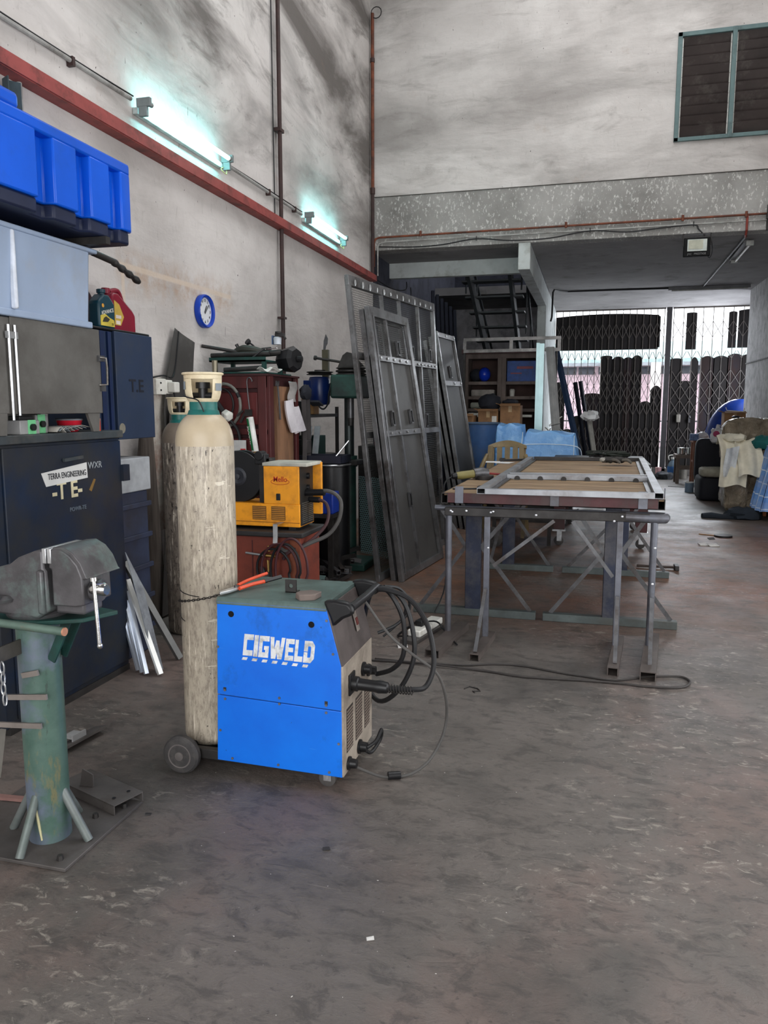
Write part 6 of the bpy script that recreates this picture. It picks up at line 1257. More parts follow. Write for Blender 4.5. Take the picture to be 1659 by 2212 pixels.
bx('roll', -1.96, -1.55, 12.84, 13.05, 1.47, 1.57, mat('greenish_roll', (150, 152, 140), .8, var=.2), 'pale greenish roll on the third shelf of the unit', 'roll', bevel=.03)
bx('white_tube_box', -1.98, -1.60, 12.80, 13.0, 1.33, 1.40, WHITEP, 'long white box below the shelves on the left', 'box')
bx('white_tube_box', -1.36, -.94, 12.80, 12.95, 1.33, 1.37, WHITEP, 'long white box below the shelves on the right', 'box')
solo('jar', M().lathe([(.04, 0), (.045, .10), (.03, .12)], (-1.28, 12.95, 1.67), n=16), mat('pale_jar', (176, 172, 164), .4), 'small pale jar on the second shelf, right side', 'jar')
# light metal frame lying across the shelf top
t = thing('welded_rack', 'ladder like bare metal rack standing on the shelf top', 'rack', (-1.26, 12.5, 2.36))
FRB = mat('primered_bare_metal', (150, 146, 144), .45, .5, var=.25, scale=5, dirt=(96, 92, 90), damt=.5)
for z in (2.385, 2.565): put('rail', M().bar((-2.03, 12.55, z), (-.50, 12.5, z), .04, .05), FRB, t)
for x in (-2.01, -1.27, -.525): put('post', M().bar((x, 12.53, 2.41), (x, 12.53, 2.54), .05, .04, up=(0, 1, 0)), FRB, t)
put('prop', M().bar((-.56, 12.55, 0), (-.56, 12.55, 2.37), .03, .03, up=(0, 1, 0)), DKSTEEL, t); put('prop', M().bar((-2.02, 12.58, 0), (-2.02, 12.58, 2.37), .03, .03, up=(0, 1, 0)), DKSTEEL, t)
# upright profiles
solo('aluminium_post', M().box(-.80, -.76, 11.46, 11.52, 0, 2.41).box(-.765, -.755, 11.45, 11.52, 0, 2.41).box(-.755, -.69, 11.46, 11.54, 0, 2.40), mat('pale_cyan_aluminium', (176, 204, 206), .35, .4, var=.05), 'pale cyan upright aluminium post in front of the shelf', 'post')
m = M(); m.rhs((-.42, 11.75, 0), (-.66, 11.9, 2.38), .05, .05); m.rhs((-.36, 11.75, 0), (-.60, 11.9, 2.38), .05, .05); solo('white_post', m, mat('white_grey_post', (178, 178, 176), .5, .2, var=.1), 'white grey double post leaning right of the shelf', 'post')
m = M(); m.rhs((.02, 12.4, 0), (-.58, 12.9, 2.38), .07, .07); solo('blue_post', m, mat('grey_blue_post', (52, 70, 100), .5, .2), 'grey blue square post leaning toward the gate side', 'post')
m = M(); m.bar((.20, 12.0, 0), (-.04, 12.4, 1.35), .07, .03); solo('timber', m, mat('light_grey_timber', (150, 148, 142), .7), 'light grey board leaning by the gate left of the tarpaulin end', 'board')
m = M(); m.rhs((.05, 13.0, 0), (-.28, 13.3, 1.9), .05, .05); solo('dark_post', m, mat('blue_black_steel', (34, 38, 50)), 'short dark post leaning behind the grey blue post', 'post')
m = M(); m.rhs((.16, 13.2, 0), (-.20, 13.4, 1.92), .05, .05); solo('dark_post', m, mat('blue_black_steel', (34, 38, 50)), 'dark post with a flat cap leaning nearest the gate', 'post')
solo('white_rag', M().ell((-.03, 12.35, 1.36), .14, .09, .07, 12, 8).jitter(.03, 4), mat('white_rag_clean', (226, 226, 226), .9), 'crumpled white rag hung over the leaning grey board', 'rag')
rnd = random.Random(31)
for i in range(9):
    p = Vector((-.66 + rnd.uniform(0, .22), 11.7 + rnd.uniform(0, .2), .85 + i * .055)); d = Vector((rnd.uniform(-1, 1), rnd.uniform(-.4, .4), rnd.uniform(-.7, .7))).normalized() * rnd.uniform(.06, .13)
    solo('metal_offcut', M().bar(p - d, p + d, .035, .008), [BRIGHT, DKSTEEL, WHITEP][i % 3], 'small metal offcut in the jumble behind the upright aluminium post', 'offcut', 'jumble behind the aluminium post')
solo('offcut_bin', M().box(-.80, -.50, 11.70, 12.02, 0, .84), DKSTEEL, 'dark bin holding the offcuts behind the aluminium post', 'bin', bevel=.01)
# boxes, basin, tarpaulin, chair
CARD = mat('brown_cardboard', (150, 112, 78), .8, var=.12, scale=3, dirt=(110, 84, 62), damt=.3)
def cbox(x0, x1, y0, y1, z0, z1, label):
    t = thing('cardboard_box', label, 'box', ((x0 + x1) / 2, (y0 + y1) / 2, z0), 'cardboard boxes by the basin')
    put('body', M().box(x0, x1, y0, y1, z0, z1), CARD, t, bevel=.006)
    put('flap', M().obox(((x0 + x1) / 2, y0 - .03, z1 + .01), (1, 0, 0), (0, .9, .3), (0, -.3, .9), (x1 - x0) / 2, .05, .003).obox((x0 - .02, (y0 + y1) / 2, z1 + .015), (0, 1, 0), (.9, 0, -.3), (.3, 0, .9), (y1 - y0) / 2, .05, .003), CARD, t)
    put('tape', M().box((x0 + x1) / 2 - .025, (x0 + x1) / 2 + .025, y0 - .002, y1, z1 - .1, z1 + .001), mat('brown_tape', (176, 146, 104), .4), t)
    return t
t = cbox(-1.66, -1.36, 11.7, 12.1, 1.10, 1.44, 'open cardboard box with a small white label behind the blue basin'); put('label_mark', M().box(-1.45, -1.38, 11.694, 11.699, 1.25, 1.36), WHITEP, t)
cbox(-1.33, -1.03, 11.7, 12.1, 1.10, 1.52, 'taller cardboard box right behind the blue tarpaulin')
cbox(-1.98, -1.70, 11.5, 11.9, 1.10, 1.37, 'flattened cardboard box above the left side of the basin')
solo('pallet_table', M().box(-2.05, -.95, 11.45, 12.15, 1.04, 1.10).box(-2.0, -1.93, 11.5, 11.57, 0, 1.04).box(-1.07, -1.0, 11.5, 11.57, 0, 1.04).box(-2.0, -1.93, 12.05, 12.12, 0, 1.04).box(-1.07, -1.0, 12.05, 12.12, 0, 1.04), DKSTEEL, 'dark bench carrying the cardboard boxes', 'bench')
solo('black_bag', M().ell((-1.50, 11.85, 1.56), .17, .15, .14).jitter(.015, 2), DKC, 'black cloth bag on top of the cardboard boxes', 'bag')
solo('black_bag', M().ell((-1.20, 11.88, 1.565), .12, .14, .05).jitter(.01, 5), DKC, 'black cap lying on the taller cardboard box', 'cap')
t = thing('basin', 'large blue plastic basin standing left of the blue tarpaulin', 'basin', (-1.49, 11.0, 0))
BB = mat('faded_blue_plastic', (64, 100, 150), .5, var=.1, dirt=(86, 104, 130), damt=.4)
put('body', M().lathe([(.21, .38), (.225, .40), (.255, 1.262), (.24, 1.262), (.21, .42)], (-1.49, 11.0, 0), n=32, cap=False), BB, t)
put('rim', M().tube([(-1.49 + .26 * math.cos(a), 11.0 + .26 * math.sin(a), 1.267) for a in [i * math.pi / 16 for i in range(32)]], .014, 8, closed=True), mat('grey_blue_rim', (76, 96, 120), .5), t)
put('stand', M().lathe([(.18, 0), (.2, .02), (.2, .38)], (-1.49, 11.0, 0), n=24), DKSTEEL, t)
TARP = None
def tarp_mat():
    n = N('blue_tarpaulin'); v = n.mapping()
    c = n.ramp(n.noise(v, 4, 6, .6), [(.3, lin((84, 140, 200))), (.7, lin((128, 176, 222)))])
    c = n.mix(n.math('MULTIPLY', n.fac(n.noise(n.mapping(loc=(2, 2, 2)), 9, 5), .55, .7), .5), c, lin((160, 200, 232)))
    n.col(c); n.bump(n.noise(v, 12, 6, .6, .6), .6, .02); n.b.inputs['Roughness'].default_value = .35; MATS['blue_tarpaulin'] = n.m; return n.m
TARP = tarp_mat()
t = thing('covered_machine', 'machine covered with a light blue tarpaulin behind the work table', 'tarpaulin', (-.55, 10.3, 0))
def cov(x0, x1, y0, y1, z1, dz, drop):
    prof = [(0, .0), (.02, .5), (.06, .92), (.14, 1.0)]
    def f(u, v):
        ex = .10 * (1 - min(1, min(v, 1 - v) / .16)) ; X = x0 + (x1 - x0) * u; Y = y0 + (y1 - y0) * v
        e = min(min(u, 1 - u) / .14, min(v, 1 - v) / .2, 1.0); z = drop + (z1 + dz * u - drop) * min(1.0, e * 1.15) + .02 * math.sin(u * 13 + v * 7) * math.sin(v * 9)
        return (X + .012 * math.sin(v * 30), Y, z)
    return M().grid(f, 30, 24)
put('cover', cov(-.90, -.10, 10.0, 10.75, 1.20, -.05, .55), TARP, t, angle=25)
put('low_cover', cov(-1.22, -.80, 9.95, 10.6, 1.27, .0, .55), TARP, t, angle=25)
put('seam', M().tube([(-.86, 10.0 - .008, 1.02), (-.5, 9.985, 1.03), (-.16, 9.985, 1.0), (-.10, 10.0, .88)], .005, 6, smooth=4).tube([(-.84, 9.99, 1.18), (-.86, 9.97, .9), (-.9, 9.96, .6)], .005, 6).tube([(-.20, 9.98, 1.14), (-.2, 9.97, .9), (-.19, 9.96, .6)], .005, 6), mat('white_tarp_seam', (214, 226, 238), .5), t)
put('machine_body', M().box(-1.10, -.2, 10.10, 10.6, 0, .98), DKSTEEL, t)
t = thing('plastic_chair', 'beige moulded plastic armchair behind the left corner of the table', 'chair', (-.98, 9.1, 0))
BEI = mat('beige_moulded_plastic', (122, 104, 72), .45, var=.1, dirt=(92, 80, 58), damt=.35)
put('seat', M().grid(lambda u, v: (-1.22 + .48 * u, 8.88 + .46 * v, .44 - .02 * math.sin(math.pi * u)), 8, 8, .012), BEI, t)
def ringpart(pts, r): return M().tube(pts, r, 8, smooth=4)
put('back_frame', M().grid(lambda u, v: (-1.20 + .46 * u, 9.37 + .03 * v + .05 * math.sin(math.pi * u), 1.005 + .015 * math.sin(math.pi * u) + (.03 + .045 * math.sin(math.pi * u)) * v), 12, 4, .016), BEI, t)
for x in (-1.20, -.77): put('back_side', M().bar((x, 9.33, .45), (x + (.03 if x < -1 else -.03), 9.38, 1.03), .06, .016, up=(0, 1, 0)), BEI, t)
for i in range(5): x = -1.16 + i * .095; put('back_slat', M().bar((x, 9.36, .45), (x, 9.41, 1.02), .062, .012, up=(0, 1, 0)), BEI, t)
for s_ in (0, 1):
    x = -1.25 + .54 * s_
    put('arm', M().tube([(x + .04 * (1 - 2 * s_), 9.38, .92), (x, 9.25, .80), (x - .02 * (1 - 2 * s_), 9.05, .68), (x, 8.90, .66), (x + .0, 8.86, .60)], [.025, .028, .028, .026, .024], 8, smooth=4), BEI, t)
    put('leg', M().bar((x, 8.87, .62), (x - .01, 8.85, 0), .04, .03, up=(0, 1, 0)), BEI, t); put('leg', M().bar((x + .04 * (1 - 2 * s_), 9.36, .5), (x, 9.42, 0), .04, .03, up=(0, 1, 0)), BEI, t)
# second, lower trolley table behind the work table
t = thing('trolley_table', 'maroon steel trolley table on casters behind the work table', 'trolley', (-.1, 9.3, 0))
put('top', M().box(-.42, .62, 8.45, 9.9, .86, .90), mat('dark_sheet_steel', (56, 55, 54)), t, bevel=.004)
put('rail', M().box(-1.05, .60, 8.43, 8.47, .60, .68).box(.56, .60, 8.43, 10.0, .60, .68), MAR2, t)
for x, y in ((-.30, 8.5), (.55, 8.5), (-.30, 9.8), (.55, 9.8)):
    put('leg', M().box(x - .06, x + .06, y - .05, y + .05, .18, .86), MAR2, t, bevel=.004)
    cs = put('caster', M().lathe([(.03, 0), (.05, .006), (.052, .02), (.05, .034), (.03, .04)], (x, y - .02, .052), 'y', 20), mat('worn_grey_rubber', (62, 60, 60)), t)
    put('caster_fork', M().box(x - .02, x + .03, y - .028, y - .022, .05, .16).box(x - .02, x + .03, y + .022, y + .028, .05, .16).box(x - .07, x + .07, y - .05, y + .05, .16, .18), BRIGHT, cs)
t = thing('hand_cart', 'low dark cart with rubber wheel under the far left of the table', 'cart', (-.9, 8.3, 0))
put('wheel', M().lathe([(.04, 0), (.11, .01), (.11, .05), (.04, .06)], (-.98, 8.15, .11), 'y', 24), mat('worn_grey_rubber', (62, 60, 60)), t); put('deck', M().box(-1.02, -.36, 8.25, 8.9, .30, .33), DKSTEEL, t); put('axle', M().cyl((-.98, 8.1, .11), (-.98, 8.8, .11), .015, n=8).box(-1.0, -.96, 8.26, 8.30, .1, .3).box(-.42, -.38, 8.4, 8.44, 0, .3), DKSTEEL, t)
t = thing('cable_heap', 'heap of dark cable and cloth on the trolley table', 'cable', (.15, 9.3, .90))
rnd = random.Random(17); pts = [(.16 + rnd.uniform(-.20, .26), 9.2 + rnd.uniform(-.2, .2), .92 + rnd.uniform(0, .07)) for i in range(26)]
put('coil', M().tube(pts, .011, 6, smooth=5), mat('greenish_black_hose', (42, 46, 40), .6), t); put('cloth', M().ell((.20, 9.3, .935), .22, .14, .05, 14, 8).jitter(.02, 6), mat('dark_grey_cloth', (58, 54, 54)), t)
solo('paper_scrap', M().obox((-.12, 8.75, .904), (1, .2, 0), (-.2, 1, 0), (0, 0, 1), .09, .05, .002).obox((.0, 8.8, .906), (1, -.2, 0), (.2, 1, 0), (0, 0, 1), .06, .03, .003), mat('grey_paper', (150, 160, 166)), 'grey paper scraps on the near edge of the trolley table', 'paper')
solo('tin_cover', M().cyl((-.34, 8.55, .90), (-.34, 8.55, .912), .07, n=20), BLACKP, 'dark round tin cover on the near left corner of the trolley table', 'cover')

# ------------------------------------------------------------------ street gate: two folding lattice leaves with dark boards
GBAR = mat('dark_gate_steel', (78, 72, 68), .55, .1, var=.2)
BOARD = mat('black_weathered_board', (22, 18, 17), .9, var=.3, scale=4, stretch=(1, 1, .3), dirt=(30, 28, 28), damt=.4)
BOARD2 = mat('brown_weathered_board', (38, 26, 24), .9, var=.25, scale=4, stretch=(1, 1, .3), dirt=(28, 28, 36), damt=.5)
GY = 17.98
def gate_leaf(x0, x1, nb, label, name='folding_gate'):
    t = thing(name, label, 'gate', ((x0 + x1) / 2, GY, .155), 'folding gate leaves')
    dx = (x1 - x0) / nb
    for i in range(nb + 1): put('upright', M().box(x0 + i * dx - .007, x0 + i * dx + .007, GY - .01, GY + .006, .17, 3.60), GBAR, t)
    for za, zb in ((2.97, 3.30), (1.32, 2.28), (.42, 1.06)):
        m = M(); k = max(1, round((zb - za) / .32)); h = (zb - za) / k
        for j in range(k):
            for i in range(nb):
                xa, xb = x0 + i * dx, x0 + (i + 1) * dx
                m.bar((xa, GY - .014, za + j * h), (xb, GY - .014, za + j * h + h), .005, .010); m.bar((xa, GY - .016, za + j * h + h), (xb, GY - .016, za + j * h), .005, .010)
        put('lattice_band', m, GBAR, t)
    m = M()
    for i in range(nb + 1):
        for z in (2.58,):
            for s_ in (-1, 1): m.bar((x0 + i * dx, GY - .014, z - .06), (x0 + i * dx + s_ * dx * .42, GY - .014, z + .10), .004, .011)
    put('lattice_tip', m, GBAR, t)
    put('floor_track', M().box(x0 - .02, x1 + .02, GY - .02, GY + .02, .155, .172), GBAR, t); put('head_track', M().box(x0 - .02, x1 + .02, GY - .02, GY + .02, 3.585, 3.614), GBAR, t)
    return t
def boards(t, lst):
    for (x0, x1, z0, z1, mm, rz) in lst:
        n_ = 6; pts = [(x0, z0), (x1, z0)] + [(x1 + (x0 - x1) * i / n_, z1 - rz * abs(2 * i / n_ - 1) ** 2) for i in range(n_ + 1)]
        put('board', M().prism(pts, 'y', GY + .012, GY + .03), mm, t)
t = gate_leaf(-.83, 1.45, 16, 'wide folding lattice gate leaf left of the dark post, upper band boarded')
boards(t, [(-.84, 1.34, 2.74, 3.52, BOARD, .05), (1.30, 1.375, 2.78, 3.45, BOARD, .02),
           (.155, .40, .17, 2.62, BOARD, .02), (.39, .66, .17, 2.60, BOARD, .07), (.65, .82, .17, 2.58, BOARD2, .03), (.81, 1.03, .17, 2.62, BOARD, .07),
           (1.02, 1.24, .17, 1.62, BOARD, .04), (1.23, 1.46, .17, 1.96, BOARD, .10),
           (-.16, .16, .17, 1.80, BOARD2, .02), (-.42, -.15, .17, 1.30, BOARD, .03), (-.85, -.60, .17, 2.05, BOARD, .05), (-.62, -.42, .17, 1.0, BOARD, .03)])
t = thing('gate_post', 'dark wide gate post between the two lattice gate leaves', 'post', (1.53, GY, 0))
put('post', M().box(1.49, 1.60, GY - .05, GY + .05, 0, 3.614), mat('dark_gate_post', (48, 46, 48), .6), t, bevel=.004)
t = gate_leaf(1.64, 3.42, 9, 'narrower folding lattice gate leaf right of the dark post with open top')
boards(t, [(1.61, 1.86, .17, 2.54, BOARD, .02), (1.84, 2.03, .17, 2.06, BOARD, .02), (2.02, 2.18, .17, 2.56, BOARD, .10), (2.22, 2.50, .17, 2.58, BOARD2, .06), (2.48, 2.78, .17, 2.58, BOARD, .05), (2.76, 3.05, .17, 2.62, BOARD2, .05), (3.03, 3.5, .17, 2.62, BOARD, .05),
           (1.90, 2.11, 2.72, 3.50, BOARD, .01), (2.74, 2.90, 2.74, 3.50, BOARD, .02), (2.93, 3.5, 2.74, 3.54, BOARD, .03)])
solo('padlock_box', M().box(1.78, 1.87, GY - .07, GY - .02, 1.16, 1.34), mat('steel_grey_can', (130, 126, 118), .4, .4), 'grey cylindrical lock box hanging on the right gate leaf', 'lock', bevel=.015)
solo('padlock', M().box(2.03, 2.07, GY - .06, GY - .02, 1.16, 1.24).tube([(2.04, GY - .04, 1.24), (2.05, GY - .04, 1.32), (2.07, GY - .04, 1.26)], .008, 6, smooth=3), STEEL, 'small padlock and chain on the right gate leaf', 'padlock')

# ------------------------------------------------------------------ right side: sofa, clothes, boxes by the gate
CLEAR = None
def wrap_mat():
    n = N('plastic_wrap'); v = n.mapping()
    c = n.ramp(n.noise(v, 5, 6), [(.3, lin((112, 98, 80))), (.7, lin((170, 154, 132)))])
    n.col(c); n.bump(n.noise(n.mapping((1, 1, .7)), 7, 7, .62, 1.2), 1.0, .12); n.b.inputs['Roughness'].default_value = .14; n.b.inputs['Specular IOR Level'].default_value = .8; MATS['plastic_wrap'] = n.m; return n.m
WRAP = wrap_mat()
def soft(c, sx, sy, sz, seed, amt=.02, nu=20, nv=14, pw=.55):
    """rounded box"""
    m = M(); m.ell((0, 0, 0), 1, 1, 1, nu, nv); rnd = random.Random(seed)
    for v in m.b.verts:
        p = v.co; q = Vector((math.copysign(abs(p.x) ** pw, p.x) * sx, math.copysign(abs(p.y) ** pw, p.y) * sy, math.copysign(abs(p.z) ** pw, p.z) * sz))
        v.co = q + Vector(c) + Vector((rnd.uniform(-1, 1), rnd.uniform(-1, 1), rnd.uniform(-1, 1))) * amt
    return m
t = thing('sofa', 'brown sofa wrapped in clear plastic at the right wall', 'sofa', (2.3, 12.2, 0))
put('backrest', soft((2.30, 12.55, .98), .42, .16, .36, 1, .012), WRAP, t); put('arm', soft((1.99, 12.0, .50), .14, .36, .46, 2, .015), WRAP, t)
put('seat', soft((2.40, 12.1, .42), .31, .40, .18, 3), WRAP, t); put('base', soft((2.34, 12.1, .16), .36, .42, .15, 4), WRAP, t)
put('arm_front', soft((2.0, 11.72, .36), .15, .10, .34, 5, .02), WRAP, t)
solo('peaked_hat', M().ell((2.08, 12.5, 1.35), .06, .06, .02, 12, 6), BLACKP, 'flat dark hat on top of the wrapped sofa', 'hat')
t = thing('seat_block', 'black low armchair with a cream seat cushion near the gate', 'chair', (1.92, 13.4, 0))
BLKF = mat('black_upholstery', (24, 24, 32), .75, var=.15)
put('base', soft((1.94, 13.45, .20), .24, .36, .20, 6, .0, pw=.3), BLKF, t); put('cushion', soft((1.95, 13.30, .46), .235, .24, .075, 7, .004, pw=.4), mat('cream_grey_cushion', (162, 156, 140), .85), t)
put('backrest', soft((1.94, 13.85, .60), .24, .12, .38, 8, .0, pw=.35), BLKF, t)
t = thing('cloth_pile', 'pile of cream cloth draped over the sofa arm', 'cloth', (1.97, 11.9, .9))
CRC = mat('cream_cloth', (214, 206, 186), .9, var=.08)
def drape(c, w_, l_, h, seed):
    rnd = random.Random(seed); ph = [rnd.uniform(0, 6) for _ in range(4)]
    def f(u, v):
        s_ = (v - .35); z = h * (1 - 3.2 * s_ * s_ if s_ > 0 else 1 - 1.6 * s_ * s_)
        return (c[0] + w_ * (u - .5) + .02 * math.sin(v * 9 + ph[0]), c[1] - l_ * (v - .3) + .025 * math.sin(u * 11 + ph[1]), c[2] + z - h + .022 * math.sin(u * 7 + v * 5 + ph[2]))
    return M().grid(f, 26, 22, .012)
put('drape', drape((1.93, 11.92, 1.08), .36, .55, .50, 1), CRC, t); put('drape', drape((2.14, 11.85, 1.04), .34, .50, .36, 2), CRC, t); put('fold', M().ell((1.97, 11.85, 1.06), .17, .16, .07, 14, 8).jitter(.015, 3), CRC, t)
put('hanging_end', M().grid(lambda u, v: (1.84 - .05 * v + .16 * u, 11.60 - .02 * math.sin(u * 8), .92 - .40 * v + .04 * u), 10, 8, .01), mat('white_cloth', (206, 208, 210), .9), t)
solo('teal_cloth', M().ell((2.33, 11.75, 1.0), .17, .18, .10, 16, 10).jitter(.022, 9), mat('dark_teal_cloth', (16, 88, 86), .8, var=.15), 'crumpled dark teal cloth beside the cream cloth on the sofa', 'cloth')
def plaid_mat():
    n = N('blue_plaid_cloth'); s = n.new('ShaderNodeSeparateXYZ'); n.link(n.co.outputs['Object'], s.inputs[0])
    v = n.mapping(); c = n.ramp(n.noise(v, 5, 5), [(.3, lin((92, 140, 208))), (.7, lin((130, 170, 224)))])
    fz = n.math('FRACT', n.math('ADD', n.math('MULTIPLY', s.outputs[2], 6.2), 20.0)); c = n.mix(n.math('LESS_THAN', fz, .09), c, lin((214, 228, 246)))
    fy = n.math('FRACT', n.math('ADD', n.math('MULTIPLY', s.outputs[1], 3.4), 20.0)); c = n.mix(n.math('MULTIPLY', n.math('LESS_THAN', fy, .10), .7), c, lin((206, 222, 244)))
    f2 = n.math('GREATER_THAN', n.math('FRACT', n.math('ADD', n.math('MULTIPLY', s.outputs[2], 3.1), 20.2)), .5); c = n.mix(n.math('MULTIPLY', f2, .35), c, lin((150, 166, 206)))
    n.col(c); n.bump(n.noise(v, 7, 5), .4, .02); n.b.inputs['Roughness'].default_value = .8; MATS['blue_plaid_cloth'] = n.m; return n.m
t = thing('covered_table', 'small table under a light blue checked cloth at the right edge', 'tablecloth', (2.47, 11.1, 0))
put('cloth', M().grid(lambda u, v: (2.18 + .12 * (1 - v) * 0 + .17 * v + .025 * math.sin(u * 16) * (1 - v), 11.0 + .62 * u - .06 * (1 - v), .13 + .84 * v ** .9), 30, 14, .006), plaid_mat(), t)
put('cloth', M().grid(lambda u, v: (2.18 + .5 * u + .17 * v * (1 - u), 11.0 - .12 * (1 - v) + .03 * math.sin(u * 17) * (1 - v), .14 + .83 * v), 30, 14, .006), MATS['blue_plaid_cloth'], t)
put('cloth_top', M().box(2.34, 2.70, 10.98, 11.62, .955, .975), MATS['blue_plaid_cloth'], t)
for x, y in ((2.36, 11.05), (2.66, 11.05), (2.36, 11.55), (2.66, 11.55)): put('leg', M().box(x - .02, x + .02, y - .02, y + .02, 0, .955), mat('orange_wood_leg', (170, 100, 58), .6), t)
t = thing('dark_cloth', 'dark blue black garment lying on the floor before the checked table', 'cloth', (1.9, 11.1, 0))
put('heap', M().ell((2.02, 11.18, .05), .24, .16, .10, 16, 10).jitter(.02, 12), mat('dark_blue_garment', (34, 40, 48), .9), t); put('sleeve', M().tube([(1.9, 11.12, .03), (1.75, 11.1, .025), (1.62, 11.14, .03), (1.50, 11.12, .025)], [.06, .04, .05, .04], 10, smooth=4), MATS['dark_blue_garment'], t)
t = thing('blue_kayak_shell', 'curved glossy blue plastic shell leaning by the gate', 'shell', (2.5, 16.2, .3))
def shell(u, v):
    a = u * math.pi * .5
    return (2.12 + .95 * math.sin(a) + .06 * v, 16.2 + .15 * v, .55 + .75 * v + (.52 * math.sin(a) * v) + .18 * math.sin(a) * (1 - v) - .10 * (1 - abs(2 * v - 1)))
put('shell', M().ell((2.78, 16.3, .78), .64, .30, .88, 28, 18), mat('glossy_navy_blue_plastic', (14, 42, 108), .3), t); put('stand', M().box(2.4, 3.0, 16.35, 16.6, 0, .9), DKSTEEL, t)
t = cbox(2.15, 2.48, 14.0, 14.3, 1.06, 1.40, 'cardboard box with white trim behind the wrapped sofa')
put('trim', M().bar((2.18, 13.98, 1.44), (2.44, 13.98, 1.42), .008, .012).bar((2.18, 13.98, 1.44), (2.16, 13.98, 1.49), .008, .012).bar((2.44, 13.98, 1.42), (2.45, 13.98, 1.48), .008, .012), WHITEP, t)
bx('cabinet', 2.08, 2.70, 13.95, 14.5, 0, 1.06, mat('brown_board', (92, 70, 58), .7), 'brown cabinet under the trimmed cardboard box behind the sofa', 'cabinet')
t = thing('carrier_bag', 'white carrier bag with pink print beside the wrapped sofa', 'bag', (1.98, 13.95, .8))
put('bag', soft((2.0, 13.7, 1.03), .09, .08, .12, 14, .012), mat('white_bag', (214, 210, 212), .6), t); put('print', M().ell((1.985, 13.62, 1.06), .05, .02, .05), mat('pink_print', (170, 60, 100), .6), t); put('handle', M().ell((2.02, 13.7, 1.17), .035, .03, .04).jitter(.008), MATS['white_bag'], t)
t = thing('side_table', 'brown wooden stool table with clutter near the gate', 'table', (1.95, 15.0, 0))
put('top', M().box(1.78, 2.18, 14.8, 15.2, .86, .90), mat('reddish_wood', (134, 92, 74), .6, var=.2), t)
for x, y in ((1.81, 14.83), (2.15, 14.83), (1.81, 15.17), (2.15, 15.17)): put('leg', M().box(x - .02, x + .02, y - .02, y + .02, 0, .86), MATS['reddish_wood'], t)
put('lower_shelf', M().box(1.80, 2.16, 14.82, 15.18, .5, .53), MATS['reddish_wood'], t)
bx('blue_carton', 1.72, 1.86, 14.75, 14.85, .90, 1.02, mat('grey_blue_carton', (92, 112, 150), .6, var=.3, scale=20), 'small blue printed carton on the stool table by the gate', 'carton')
solo('white_bag', M().ell((1.95, 14.95, .97), .11, .10, .07, 14, 8).jitter(.02, 6), MATS['white_bag'], 'crumpled white plastic bag on the stool table by the gate', 'bag')
t = thing('cooking_pot', 'shiny steel cooking pot on the low bench by the gate', 'pot', (1.82, 16.2, .55))
put('pot', M().lathe([(.07, 0), (.085, .01), (.09, .12), (.095, .125), (.08, .12), (.07, .02)], (1.74, 16.2, .57), n=24, cap=False), CHROME, t); put('second_pot', M().lathe([(.06, 0), (.075, .01), (.08, .14), (.07, .14)], (1.90, 16.1, .57), n=24), CHROME, t)
solo('low_bench', M().box(1.62, 2.2, 16.0, 16.5, .50, .57).box(1.64, 1.70, 16.02, 16.08, 0, .5).box(2.12, 2.18, 16.02, 16.08, 0, .5).box(1.64, 1.70, 16.42, 16.48, 0, .5).box(2.12, 2.18, 16.42, 16.48, 0, .5).box(1.64, 2.18, 16.03, 16.06, .28, .36), mat('grey_brown_board', (96, 84, 76), .7), 'low grey brown bench carrying the pots by the gate', 'bench')
t = thing('water_bottle', 'big clear water bottle with blue label on the floor by the gate', 'bottle', (1.70, 17.3, 0))
BOT = mat('clear_blue_bottle', (150, 176, 196), .15, var=.05)
BOT.node_tree.nodes['Principled BSDF'].inputs['Transmission Weight'].default_value = .6
put('body', M().lathe([(.09, 0), (.105, .02), (.105, .27), (.07, .34), (.04, .37), (.04, .40)], (1.70, 17.3, 0), n=24), BOT, t); put('label_band', M().lathe([(.107, .12), (.107, .25)], (1.70, 17.3, 0), n=24, cap=False), mat('blue_label', (52, 104, 166), .5), t); put('cap', M().cyl((1.70, 17.3, .40), (1.70, 17.3, .44), .045, n=16), WHITEP, t)
put('handle', M().tube([(1.62, 17.28, .38), (1.61, 17.28, .47), (1.72, 17.28, .49), (1.77, 17.28, .46)], .01, 6, smooth=4), WHITEP, t)
solo('steel_tin', M().lathe([(.10, 0), (.10, .26), (.095, .26)], (1.88, 17.2, 0), n=24), mat('steel_grey_can', (130, 126, 118)), 'plain grey tin standing right of the big water bottle', 'tin')
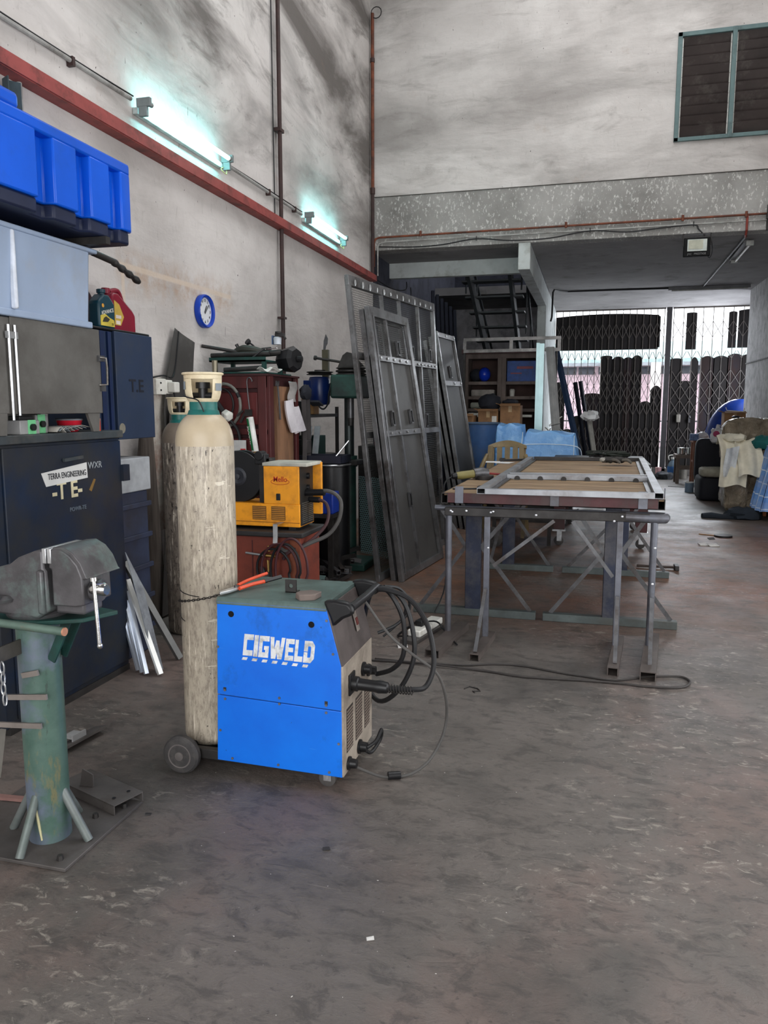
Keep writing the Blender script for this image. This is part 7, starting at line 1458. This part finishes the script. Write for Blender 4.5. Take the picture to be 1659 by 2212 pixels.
t = thing('paint_can', 'white and light blue paint can by the gate', 'can', (2.10, 16.5, 0)); put('body', M().lathe([(.12, 0), (.125, .3), (.12, .31)], (2.08, 15.8, 0), n=24), mat('light_blue_white_can', (170, 206, 214), .4, var=.15, scale=10), t); put('lid', M().cyl((2.08, 15.8, .31), (2.08, 15.8, .325), .11, n=24), WHITEP, t)
t = thing('paint_can', 'small grey blue paint tin in front of the black armchair', 'can', (1.98, 14.6, 0)); put('body', M().lathe([(.075, 0), (.075, .17)], (1.72, 14.5, 0), n=24), mat('grey_blue_tin', (120, 140, 160), .4), t); put('rim', M().lathe([(.078, .165), (.08, .18), (.07, .18)], (1.72, 14.5, 0), n=24, cap=False), WHITEP, t)
solo('shoe_heap', M().ell((1.50, 17.0, .05), .20, .12, .10, 14, 8).jitter(.03, 8), mat('black_white_shoe', (52, 54, 58), .7, var=.5, scale=12), 'heap of dark shoes on the floor before the gate', 'shoes')
solo('white_cup', M().lathe([(.04, 0), (.05, .22), (.045, .22)], (1.23, 17.3, 0), n=16), WHITEP, 'white plastic cup on the floor beyond the table corner', 'cup')
solo('pink_cup', M().lathe([(.055, 0), (.065, .22), (.06, .22)], (1.42, 17.35, 0), n=16), mat('pale_pink_plastic', (228, 176, 178), .5), 'pale pink tub on the floor before the gate post', 'tub')
solo('flat_stick', M().bar((1.45, 15.4, .006), (1.75, 15.3, .006), .03, .01), DKSTEEL, 'thin dark stick on the floor before the gate', 'stick')
solo('rubber_ring', M().lathe([(.10, 0), (.10, .02), (.06, .02)], (1.53, 9.55, 0), n=20), BLACKC, 'flat dark rubber disc on the floor right of the table', 'disc')
solo('pale_stick', M().bar((1.28, 9.65, .006), (1.45, 9.58, .006), .02, .008), mat('raw_wood', (150, 112, 74)), 'pale thin stick on the floor right of the table', 'stick')
t = thing('white_cabinet', 'narrow pale panel with a dark blue notice on the right wall', 'panel', (2.7, 13.2, 0))
put('notice', M().box(2.69, 2.714, 13.0, 13.35, 1.15, 1.75), mat('dark_blue_notice', (30, 50, 84), .5), t); put('notice_frame', M().box(2.688, 2.70, 12.97, 13.0, 1.12, 1.78).box(2.688, 2.70, 13.35, 13.38, 1.12, 1.78).box(2.688, 2.70, 12.97, 13.38, 1.75, 1.78), BLACKP, t)
